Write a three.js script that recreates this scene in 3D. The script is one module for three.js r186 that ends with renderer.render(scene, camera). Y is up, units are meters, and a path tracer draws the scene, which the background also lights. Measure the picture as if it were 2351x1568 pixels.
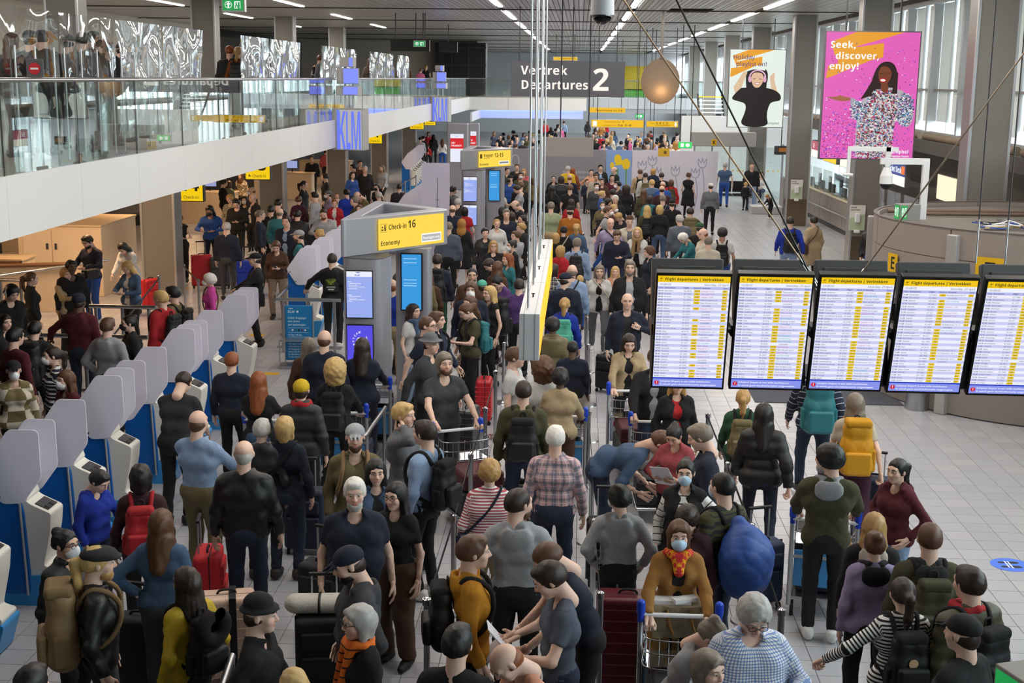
import * as THREE from 'three';
import { mergeGeometries } from 'three/addons/utils/BufferGeometryUtils.js';
import { RoundedBoxGeometry } from 'three/addons/geometries/RoundedBoxGeometry.js';
import { RectAreaLightUniformsLib } from 'three/addons/lights/RectAreaLightUniformsLib.js';

// ---------- camera, sky, exposure, daylight ----------
const W = 2351, HH = 1568, F = 3016.18, EYE = 5.066, PITCH = -0.198455, YAW = 0.0490011, ROLL = 0.01122655;
const scene = new THREE.Scene();
const camera = new THREE.PerspectiveCamera(2 * Math.atan(HH / 2 / F) * 180 / Math.PI, W / HH, 0.1, 400);
camera.rotation.order = 'YXZ';
camera.position.set(0, EYE, 0);
camera.rotation.set(PITCH, YAW, ROLL);
camera.updateMatrixWorld();
const renderer = new THREE.WebGLRenderer({ antialias: true });
renderer.toneMapping = THREE.LinearToneMapping;
renderer.toneMappingExposure = 1.27;
renderer.shadowMap.enabled = true;
RectAreaLightUniformsLib.init();
scene.background = new THREE.Color(0.86, 0.93, 1.0);
scene.backgroundIntensity = 9.5;
const TUBE_POWER = 44, TUBE_COLOR = 0xfff6ec;

// ---------- helpers ----------
let seedState = 7;
const rnd = () => { seedState = (seedState * 1664525 + 1013904223) >>> 0; return seedState / 4294967296; };
const V = (x, y, z) => new THREE.Vector3(x, y, z);
const ray = (x, y) => V((x - W / 2) / F, -(y - HH / 2) / F, -1).applyEuler(camera.rotation);
const onY = (x, y, h = 0) => { const d = ray(x, y); return d.multiplyScalar((h - EYE) / d.y).add(camera.position); };
const onZ = (x, y, z) => { const d = ray(x, y); return d.multiplyScalar(z / d.z).add(camera.position); };
const onX = (x, y, X) => { const d = ray(x, y); return d.multiplyScalar(X / d.x).add(camera.position); };
const used = new Map();
const numbered = (n) => { const k = used.get(n) || 0; used.set(n, k + 1); return k ? n + '_' + String(k).padStart(3, '0') : n; };
const shadowed = (o) => { o.castShadow = o.receiveShadow = true; return o; };
function thing(name, label, category, at = [0, 0, 0], turn = 0, group, kind) {
  const o = new THREE.Group(); o.name = numbered(name); scene.add(o);
  o.position.set(at[0], at[1], at[2]); o.rotation.y = turn;
  o.userData = { label, category }; if (group) o.userData.group = group; if (kind) o.userData.kind = kind;
  return o;
}
function part(parent, name, geo, material, label) {
  const m = shadowed(new THREE.Mesh(Array.isArray(geo) ? merge(geo) : geo, material)); m.name = name; parent.add(m);
  if (label) m.userData.label = label;
  return m;
}
function solo(name, label, category, geo, material, group, kind) {
  const m = shadowed(new THREE.Mesh(Array.isArray(geo) ? merge(geo) : geo, material)); m.name = numbered(name); scene.add(m);
  m.userData = { label, category }; if (group) m.userData.group = group; if (kind) m.userData.kind = kind;
  return m;
}
const structure = (name, label, category, geo, material) => solo(name, label, category, geo, material, undefined, 'structure');
function copyOf(o, at, turn = 0, label, group) {
  const c = o.clone(); c.name = numbered(o.name.replace(/_\d{3}$/, '')); c.userData = { ...o.userData }; scene.add(c);
  c.position.set(at[0], at[1], at[2]); c.rotation.y = turn;
  if (label) c.userData.label = label; if (group) c.userData.group = group;
  return c;
}
const merge = (a) => { const l = a.map((g) => { const q = g.index ? g.toNonIndexed() : g; for (const k of Object.keys(q.attributes)) if (!['position', 'normal', 'uv'].includes(k)) q.deleteAttribute(k); return q; }); return l.length > 1 ? mergeGeometries(l) : l[0]; };
const box = (w, h, d, x = 0, y = 0, z = 0, ry = 0) => { const g = new THREE.BoxGeometry(w, h, d); if (ry) g.rotateY(ry); return g.translate(x, y, z); };
const span = (x0, x1, y0, y1, z0, z1) => box(Math.abs(x1 - x0), Math.abs(y1 - y0), Math.abs(z1 - z0), (x0 + x1) / 2, (y0 + y1) / 2, (z0 + z1) / 2);
const rbox = (w, h, d, r, x = 0, y = 0, z = 0, s = 2) => new RoundedBoxGeometry(w, h, d, s, r).translate(x, y, z);
const cyl = (r0, r1, h, x = 0, y = 0, z = 0, n = 14) => new THREE.CylinderGeometry(r1, r0, h, n).translate(x, y + h / 2, z);
function bar(a, b, r, n = 8, r2 = r) {
  const A = Array.isArray(a) ? V(...a) : a, B = Array.isArray(b) ? V(...b) : b, d = B.clone().sub(A), L = d.length();
  const g = new THREE.CylinderGeometry(r2, r, L, n);
  g.applyQuaternion(new THREE.Quaternion().setFromUnitVectors(V(0, 1, 0), d.normalize()));
  return g.translate((A.x + B.x) / 2, (A.y + B.y) / 2, (A.z + B.z) / 2);
}
const tube = (pts, r, seg = 24, n = 8, closed = false) => new THREE.TubeGeometry(new THREE.CatmullRomCurve3(pts.map((p) => Array.isArray(p) ? V(...p) : p), closed, 'centripetal'), seg, r, n, closed);
function slab(pts, depth, bevel = 0) {            // outline in x,y pushed along +z
  const s = new THREE.Shape(pts.map((p) => new THREE.Vector2(p[0], p[1])));
  return new THREE.ExtrudeGeometry(s, { depth, bevelEnabled: bevel > 0, bevelThickness: bevel, bevelSize: bevel, bevelSegments: 2, curveSegments: 8 });
}
function rounded(pts, r) {                        // outline with rounded corners
  const s = new THREE.Shape(), n = pts.length, P = (i) => new THREE.Vector2(...pts[(i + n) % n]);
  for (let i = 0; i < n; i++) {
    const p = P(i), a = P(i - 1).sub(p), b = P(i + 1).sub(p), q = Math.min(r, a.length() / 2.1, b.length() / 2.1);
    a.setLength(q).add(p); b.setLength(q).add(p);
    if (i) s.lineTo(a.x, a.y); else s.moveTo(a.x, a.y);
    s.quadraticCurveTo(p.x, p.y, b.x, b.y);
  }
  s.closePath(); return s;
}
const plate = (pts, r, depth, bevel = 0.003) => new THREE.ExtrudeGeometry(rounded(pts, r), { depth, bevelEnabled: bevel > 0, bevelThickness: bevel, bevelSize: bevel, bevelSegments: 1, curveSegments: 5 });
const mats = new Map();
function mat(color, roughness = 0.6, metalness = 0, more) {
  const key = JSON.stringify([color, roughness, metalness, more && Object.keys(more).map((k) => [k, more[k]?.uuid ?? more[k]])]);
  if (!mats.has(key)) {
    const phys = more && ['transmission', 'clearcoat', 'sheen', 'ior', 'thickness'].some((k) => k in more);
    mats.set(key, new (phys ? THREE.MeshPhysicalMaterial : THREE.MeshStandardMaterial)({ color, roughness, metalness, ...more }));
  }
  return mats.get(key);
}
function canvasTexture(w, h, draw) {
  const c = document.createElement('canvas'); c.width = w; c.height = h;
  draw(c.getContext('2d'), w, h);
  const t = new THREE.CanvasTexture(c); t.colorSpace = THREE.SRGBColorSpace; t.anisotropy = 4; return t;
}
const litFace = (tex, power = 1) => new THREE.MeshStandardMaterial({ color: 0x111111, roughness: 0.35, emissive: 0xffffff, emissiveMap: tex, emissiveIntensity: power * 0.79 });
const printed = (tex, roughness = 0.6) => new THREE.MeshStandardMaterial({ map: tex, roughness });
function noiseTexture(n, fn, srgb) {               // fn(u, v, random) gives 0..1 or [r, g, b]
  const d = new Uint8Array(n * n * 4);
  for (let y = 0; y < n; y++) for (let x = 0; x < n; x++) { const v = fn(x / n, y / n, x, y), k = (y * n + x) * 4; const c = Array.isArray(v) ? v : [v, v, v]; for (let i = 0; i < 3; i++) d[k + i] = Math.max(0, Math.min(255, c[i] * 255)); d[k + 3] = 255; }
  const t = new THREE.DataTexture(d, n, n); t.wrapS = t.wrapT = THREE.RepeatWrapping; t.magFilter = THREE.LinearFilter; t.minFilter = THREE.LinearMipmapLinearFilter; t.generateMipmaps = true; if (srgb) t.colorSpace = THREE.SRGBColorSpace; t.needsUpdate = true; return t;
}
const hash = (x, y, s = 0) => { const v = Math.sin(x * 127.1 + y * 311.7 + s * 74.7) * 43758.5453; return v - Math.floor(v); };
function vnoise(u, v, n, s) { const x = u * n, y = v * n, i = Math.floor(x), j = Math.floor(y), f = x - i, g = y - j, a = f * f * (3 - 2 * f), b = g * g * (3 - 2 * g), h = (p, q) => hash((p + n) % n, (q + n) % n, s); return (h(i, j) * (1 - a) + h(i + 1, j) * a) * (1 - b) + (h(i, j + 1) * (1 - a) + h(i + 1, j + 1) * a) * b; }
const speckle = noiseTexture(256, (u, v) => 0.45 * vnoise(u, v, 64, 1) + 0.35 * vnoise(u, v, 16, 2) + 0.2 * vnoise(u, v, 128, 3));
const weave = noiseTexture(128, (u, v) => 0.5 + 0.2 * Math.sin(u * 128 * Math.PI / 2) + 0.2 * Math.sin(v * 128 * Math.PI / 2) + 0.1 * vnoise(u, v, 32, 5));
const C = { steel: mat(0xb9bbbe, 0.28, 0.95), chrome: mat(0xcfd0d2, 0.16, 1), alu: mat(0xc4c6c9, 0.4, 0.8), black: mat(0x141416, 0.5), rubber: mat(0x1b1b1d, 0.8), darkgrey: mat(0x3a3b3e, 0.55), white: mat(0xe9e9ea, 0.4), grey: mat(0x8f8d8b, 0.6), plastic: mat(0xd8d8d6, 0.35), concrete: mat(0x8b8782, 0.75, 0, { bumpMap: speckle, bumpScale: 0.002 }), yellow: mat(0xf6c80e, 0.45), blue: mat(0x0d6fc0, 0.4) };
const glassPane = new THREE.MeshPhysicalMaterial({ color: 0xf2f8f6, roughness: 0.0, transmission: 1, ior: 1.75, specularIntensity: 1 });

// ---------- the hall ----------
const CEIL = 7.28, MEZ = 3.87, RAIL = 4.97, FASCIA = 3.13, MX = -6.65, FAR = -125;
{ // floor: grout bed and tiles, 0.3 m, laid along the hall
  const X0 = 4.2615, Z0 = -15.5407, S = 0.3;
  const floor = structure('floor', 'pale grey square floor tiles with thin dark joints across the departure hall', 'floor', span(-24, 14, -0.3, -0.004, 8, FAR), mat(0x55545a, 0.9));
  const geo = new RoundedBoxGeometry(0.2945, 0.02, 0.2945, 1, 0.002).translate(0, -0.01, 0);
  const tone = [[0.44, 0.44, 0.468], [0.41, 0.41, 0.437], [0.47, 0.465, 0.488], [0.43, 0.433, 0.466]].map((c) => { const m = new THREE.MeshStandardMaterial({ roughness: 0.3, bumpMap: speckle, bumpScale: 0.0006 }); m.color.setRGB(...c); return m; });
  const list = [];
  for (let i = -64; i <= 30; i++) for (let j = -170; j <= 26; j++) {
    const x = X0 + S * (i + 0.5), z = Z0 + S * (j + 0.5); if (z > -9 || x < -15 || x > 13) continue;
    const p = V(x, 0, z).applyMatrix4(camera.matrixWorldInverse), u = W / 2 + F * p.x / -p.z, v = HH / 2 - F * p.y / -p.z;
    if (u < -40 || u > W + 40 || v > HH + 60) continue;
    const clear = (u > 1930 && v > 930 && v < 1330) || (u > 560 && u < 640 && v > 760 && v < 900) || (u < 90 && v > 1330) || (u > 640 && u < 760 && v > 1150 && v < 1420);
    list.push({ x, z, i, j, rank: (clear ? 0 : 1000) - z });
  }
  list.sort((a, b) => a.rank - b.rank);
  for (const t of list.slice(0, 300)) { const m = part(floor, 'tile', geo, tone[Math.floor(hash(t.i, t.j) * 4)]); m.position.set(t.x, 0, t.z); }
  const rest = list.slice(300), im = new THREE.InstancedMesh(geo, new THREE.MeshStandardMaterial({ roughness: 0.3 }), rest.length), M = new THREE.Matrix4(), c = new THREE.Color();
  rest.forEach((t, k) => { im.setMatrixAt(k, M.makeTranslation(t.x, 0, t.z)); im.setColorAt(k, c.copy(tone[Math.floor(hash(t.i, t.j) * 4)].color)); });
  im.name = 'floor_tiles'; im.userData.kind = 'stuff'; shadowed(im); floor.add(im);
  const runway = part(floor, 'far_floor', span(-24, 14, -0.003, 0, -66.5, FAR), (() => { const m = new THREE.MeshStandardMaterial({ roughness: 0.3 }); m.color.setRGB(0.44, 0.44, 0.468); return m; })()); runway.userData.label = 'far stretch of the pale floor';
}
{ // ceiling of long metal slats under a dark void
  const ceiling = structure('ceiling', 'metal slat ceiling of the hall with one panel missing', 'ceiling', span(-24, 9.4, CEIL + 0.22, CEIL + 0.5, 8, FAR), mat(0x8a8784, 0.9));
  const geo = box(0.135, 0.03, 130, 0, 0, -60), nearGeo = span(-0.0675, 0.0675, -0.015, 0.015, 5, -43.5), farGeo = span(-0.0675, 0.0675, -0.015, 0.015, -46.2, -125), m = [mat(0xbdb9b5, 0.3, 0.35), mat(0xb1ada9, 0.36, 0.35)];
  for (let k = 0; k < 175; k++) { const x = -18 + 0.155 * k; if ([-2.6, 1.63, 5.8].some((q) => Math.abs(x - q) < 0.1)) continue; for (const q of x > 2.9 && x < 4.3 ? [nearGeo, farGeo] : [geo]) part(ceiling, 'slat', q, m[k % 2]).position.set(x, CEIL + 0.015, 0); }
  for (let z = -7.6; z > -120; z -= 9.3) part(ceiling, 'cross_channel', box(27, 0.035, 0.12, -4.5, CEIL - 0.012, z), mat(0x3b3836, 0.6));
}
const tubeGlow = new THREE.MeshStandardMaterial({ color: 0xffffff, emissive: TUBE_COLOR, emissiveIntensity: 11 });
function ceilingTube(x, z, len, i, light = true) {
  const t = thing('ceiling_light', 'long white ceiling light tube set between the metal slats', 'ceiling light', [x, CEIL, z], 0, 'rows of ceiling lights');
  part(t, 'housing', span(-0.11, 0.11, 0.03, 0.12, -len / 2 - 0.05, len / 2 + 0.05), C.white);
  const n = Math.max(1, Math.round(len / 3));
  for (let k = 0; k < n; k++) part(t, 'light_diffuser', box(0.13, 0.05, len / n - 0.25, 0, 0.0, (k + 0.5) * len / n - len / 2), tubeGlow);
  if (light) { const l = new THREE.RectAreaLight(TUBE_COLOR, TUBE_POWER, 0.13, len); l.position.set(0, -0.04, 0); l.rotation.x = -Math.PI / 2; t.add(l); }
}
for (let b = 0; b < 12; b++) { const z = -3 - 9.3 * b; for (const x of [-2.6, 1.63, 5.8]) if (b > 0) ceilingTube(x, z, 6.2, b); if (b < 7) for (const x of [-9.2, -13.2]) ceilingTube(x, z - 2, 4.2, b); }

{ // closed shell
  const pale = mat(0xb9b5b0, 0.7, 0, { bumpMap: speckle, bumpScale: 0.001 });
  structure('wall_left', 'plain grey brown wall behind the check-in desks under the walkway', 'wall', span(-24.3, -24, 0, CEIL + 0.4, 8, FAR), mat(0x6d6259, 0.8));
  structure('wall_back', 'plain pale wall closing the near end of the hall', 'wall', span(-24.3, 14, 0, CEIL + 0.4, 8, 8.3), pale);
  const far = structure('wall_far', 'pale distant wall at the far end of the hall', 'wall', span(-24.3, 14, 0, CEIL + 0.4, FAR, FAR - 0.3), mat(0xcfd2d6, 0.7));
  for (const [x0, x1, y0, y1, c] of [[3.5, 6, 4, 6.2, 0xe9c93a], [3.6, 6, 3.4, 4.1, 0x6cc04a], [-14, -10, 3.9, 6.6, 0x8f9aa0], [-4, 1, 4.1, 6.5, 0xe6e9ec]]) part(far, 'panel', span(x0, x1, y0, y1, FAR, FAR + 0.05), mat(c, 0.6));
  structure('wall_right', 'grey brown wall behind the ticket desks', 'wall', [span(13.7, 14, 0, 3.6, 8, -49), span(13.7, 14, 0, 3.6, -112, FAR), span(9.4, 14, 3.45, 3.6, 8, FAR), span(9.4, 9.7, 7.2, CEIL + 0.5, 8, FAR)], mat(0x8d857e, 0.8));
}
{ // window wall on the right: mullions, translucent blinds, glass
  const win = structure('window_1', 'tall row of windows with translucent white blinds along the hall', 'window', [span(9.35, 9.6, 3.6, 3.78, 8, FAR), span(9.35, 9.6, 7.1, 7.22, 8, FAR)], C.alu);
  const blind = new THREE.MeshPhysicalMaterial({ color: 0xcfcfcc, roughness: 1, transmission: 0.42, bumpMap: weave, bumpScale: 0.0004, side: THREE.DoubleSide });
  const pane = box(0.012, 3.32, 1.26, 0, 0, 0), bl = box(0.004, 1, 1.22), mul = span(-0.2, 0.08, 3.78, 7.1, -0.075, 0.075), thin = span(-0.06, 0.04, 3.78, 7.1, -0.02, 0.02);
  for (let k = 0; k < 92; k++) {
    const z = 6 - 1.4 * k;
    const m = part(win, 'mullion', k % 2 ? thin : mul, C.alu); m.position.set(9.42, 0, z);
    const g = part(win, 'pane', pane, glassPane); g.position.set(9.55, 5.44, z - 0.7);
    const drop = z > -17 || z < -62 ? 0.5 + 0.2 * hash(k, 3) : 2.95 + 0.25 * hash(k, 3), b = part(win, 'blind', bl, blind); b.scale.y = drop; b.position.set(9.46, 7.08 - drop / 2, z - 0.7);
  }
  part(win, 'transom', span(9.36, 9.5, 4.83, 4.89, 8, FAR), C.grey);
  const low = structure('window_2', 'tall street level windows beyond the entrance vestibule', 'window', [span(13.6, 13.8, 0, 0.25, -49, -112), span(13.6, 13.8, 3.2, 3.45, -49, -112)], C.alu);
  for (let k = 0; k < 42; k++) { const m = part(low, 'mullion', box(0.16, 3, 0.09), C.alu); m.position.set(13.7, 1.72, -49 - 1.5 * k); const g = part(low, 'pane', box(0.012, 2.95, 1.4), glassPane); g.position.set(13.72, 1.72, -49.75 - 1.5 * k); }
  structure('street', 'pale pavement outside the street level windows', 'pavement', span(14, 60, -0.3, -0.02, 10, -140), mat(0x9a9a98, 0.9));
  structure('building_opposite', 'plain grey building across the street', 'building', span(42, 48, 0, 9, -20, -150), mat(0x8b8f94, 0.9));
  const ledge = structure('trim_1', 'grey ledge under the windows carrying rolled brown pipes', 'ledge', [span(8.75, 9.5, 3.42, 3.56, 4, -56), span(8.7, 8.78, 3.3, 3.62, 4, -56)], mat(0x55504c, 0.7));
  for (let k = 0; k < 9; k++) part(ledge, 'pipe', bar([9.0, 3.68, -20 - 3.9 * k], [9.0, 3.68, -23.4 - 3.9 * k], 0.1, 12), mat(0x8c7a66, 0.6));
}
// columns
function column(x0, x1, z, tag, label, top = CEIL, plinth = false) {
  const t = thing('column', label, 'column', [(x0 + x1) / 2, 0, z], 0, tag, 'structure'), w = x1 - x0, d = 0.62;
  part(t, 'shaft', box(w, top, d, 0, top / 2, 0), mat(0x8a8680, 0.42, 0.25));
  if (plinth) part(t, 'steel_base', box(w + 0.015, 0.95, d + 0.015, 0, 0.475, 0), mat(0x8d7c66, 0.25, 0.9), 'brushed steel plinth');
  for (const s of [-1, 1]) part(t, 'corner_trim', box(0.05, top, 0.05, s * (w / 2), top / 2, d / 2), C.alu);
  return t;
}
for (const z of [-25.5, -35.8, -47, -58.2, -69.4, -80.6, -92]) column(7.36, 8.1, z - 0.3, 'columns by the windows', 'tall grey metal column with steel plinth beside the windows', CEIL, true);
for (const z of [-29.5, -40.7, -51.9, -63.1, -74.3]) column(-9.95, -9.2, z - 0.3, 'columns under the walkway', 'square grey column with pale edge carrying the upper walkway', FASCIA);
for (const z of [-29.5, -40.7, -51.9, -63.1]) { const c = column(-11.9, -11.2, z - 0.3, 'columns on the walkway', 'square grey brown column standing on the upper walkway', CEIL - MEZ); c.position.y = MEZ; }
{ // upper walkway with white fascia and glass balustrade
  const w = structure('trim_2', 'white panelled fascia along the edge of the upper walkway', 'fascia', [span(-24, MX - 0.06, FASCIA + 0.05, MEZ - 0.02, 4, -80), span(-24, 0.4, FASCIA + 0.05, MEZ - 0.02, -80.06, -88)], mat(0x94908b, 0.7));
  const white = mat(0xe6e5e3, 0.4), len = 2.33;
  for (let k = 0; k < 36; k++) { const z = 3.6 - len * k; if (z < -78) break; part(w, 'fascia_panel', span(MX - 0.05, MX, FASCIA, MEZ, z, z - len + 0.006), white); }
  for (let k = 0; k < 3; k++) part(w, 'fascia_panel', span(MX + 2.35 * k, MX + 2.35 * (k + 1) - 0.02, FASCIA, MEZ, -80, -80.06), white);
  part(w, 'walkway_floor', span(-24, MX - 0.1, MEZ - 0.02, MEZ + 0.01, 4, -80), mat(0x9a958f, 0.5));
  part(w, 'soffit_band', [span(MX + 0.6, 0.2, 2.62, FASCIA, -80.9, -81), span(MX + 0.55, MX + 0.65, 2.62, FASCIA, -74, -81)], mat(0xdedfe2, 0.4));
  part(w, 'blue_light_strip', span(MX + 0.7, 0.2, 3.06, 3.1, -80.3, -80.36), new THREE.MeshStandardMaterial({ color: 0x222244, emissive: 0x6f86ff, emissiveIntensity: 3 })); { const l = new THREE.RectAreaLight(0x6f86ff, 14, 6, 0.12); l.position.set(-3, 3.05, -80.4); l.lookAt(-3, 2.7, -81); scene.add(l); }
  const rail = structure('trim_3', 'long glass balustrade with steel handrail on the walkway edge', 'balustrade', [bar([MX - 0.02, RAIL, 4], [MX - 0.02, RAIL, -80], 0.03, 10), bar([MX, RAIL, -80], [0.4, RAIL, -80], 0.03, 10)], C.steel);
  const pane = box(0.014, RAIL - MEZ + 0.02, len - 0.02), clip = box(0.02, RAIL - MEZ, 0.012);
  for (let k = 0; k < 36; k++) { const z = 3.6 - len * k; if (z < -78) break; const g = part(rail, 'glass_pane', pane, glassPane); g.position.set(MX - 0.02, (RAIL + MEZ) / 2, z - len / 2); const c = part(rail, 'joint', clip, C.darkgrey); c.position.set(MX - 0.02, (RAIL + MEZ) / 2, z); }
  const pane2 = box(1.15, RAIL - MEZ, 0.014);
  for (let k = 0; k < 6; k++) { const g = part(rail, 'glass_pane', pane2, glassPane); g.position.set(MX + 0.6 + 1.17 * k, (RAIL + MEZ) / 2, -80); }
  const bridge = structure('trim_4', 'pale grey footbridge fascia crossing the far end of the hall', 'fascia', [span(0.6, 9, 2.95, 3.86, -84, -87)], mat(0xa7abb0, 0.5));
  for (let k = 0; k < 7; k++) part(bridge, 'fascia_panel', span(0.6 + 1.2 * k, 0.6 + 1.2 * (k + 1) - 0.02, 3.2, 3.86, -83.95, -84), mat(0xc9cdd2, 0.45));
  for (let k = 0; k < 7; k++) part(bridge, 'glass_pane', span(0.6 + 1.2 * k, 0.6 + 1.2 * (k + 1) - 0.03, 3.86, 4.9, -83.97, -83.985), glassPane);
  part(bridge, 'handrail', bar([0.6, 4.92, -83.97], [9, 4.92, -83.97], 0.03), C.steel);
  structure('wall_walkway', 'cream wall with brown doors behind the upper walkway', 'wall', [span(-18.3, -18, MEZ, CEIL, 4, -62), span(-18, -6.65, MEZ, CEIL, -86, -86.3)], mat(0xd2cabf, 0.75));
}

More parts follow.
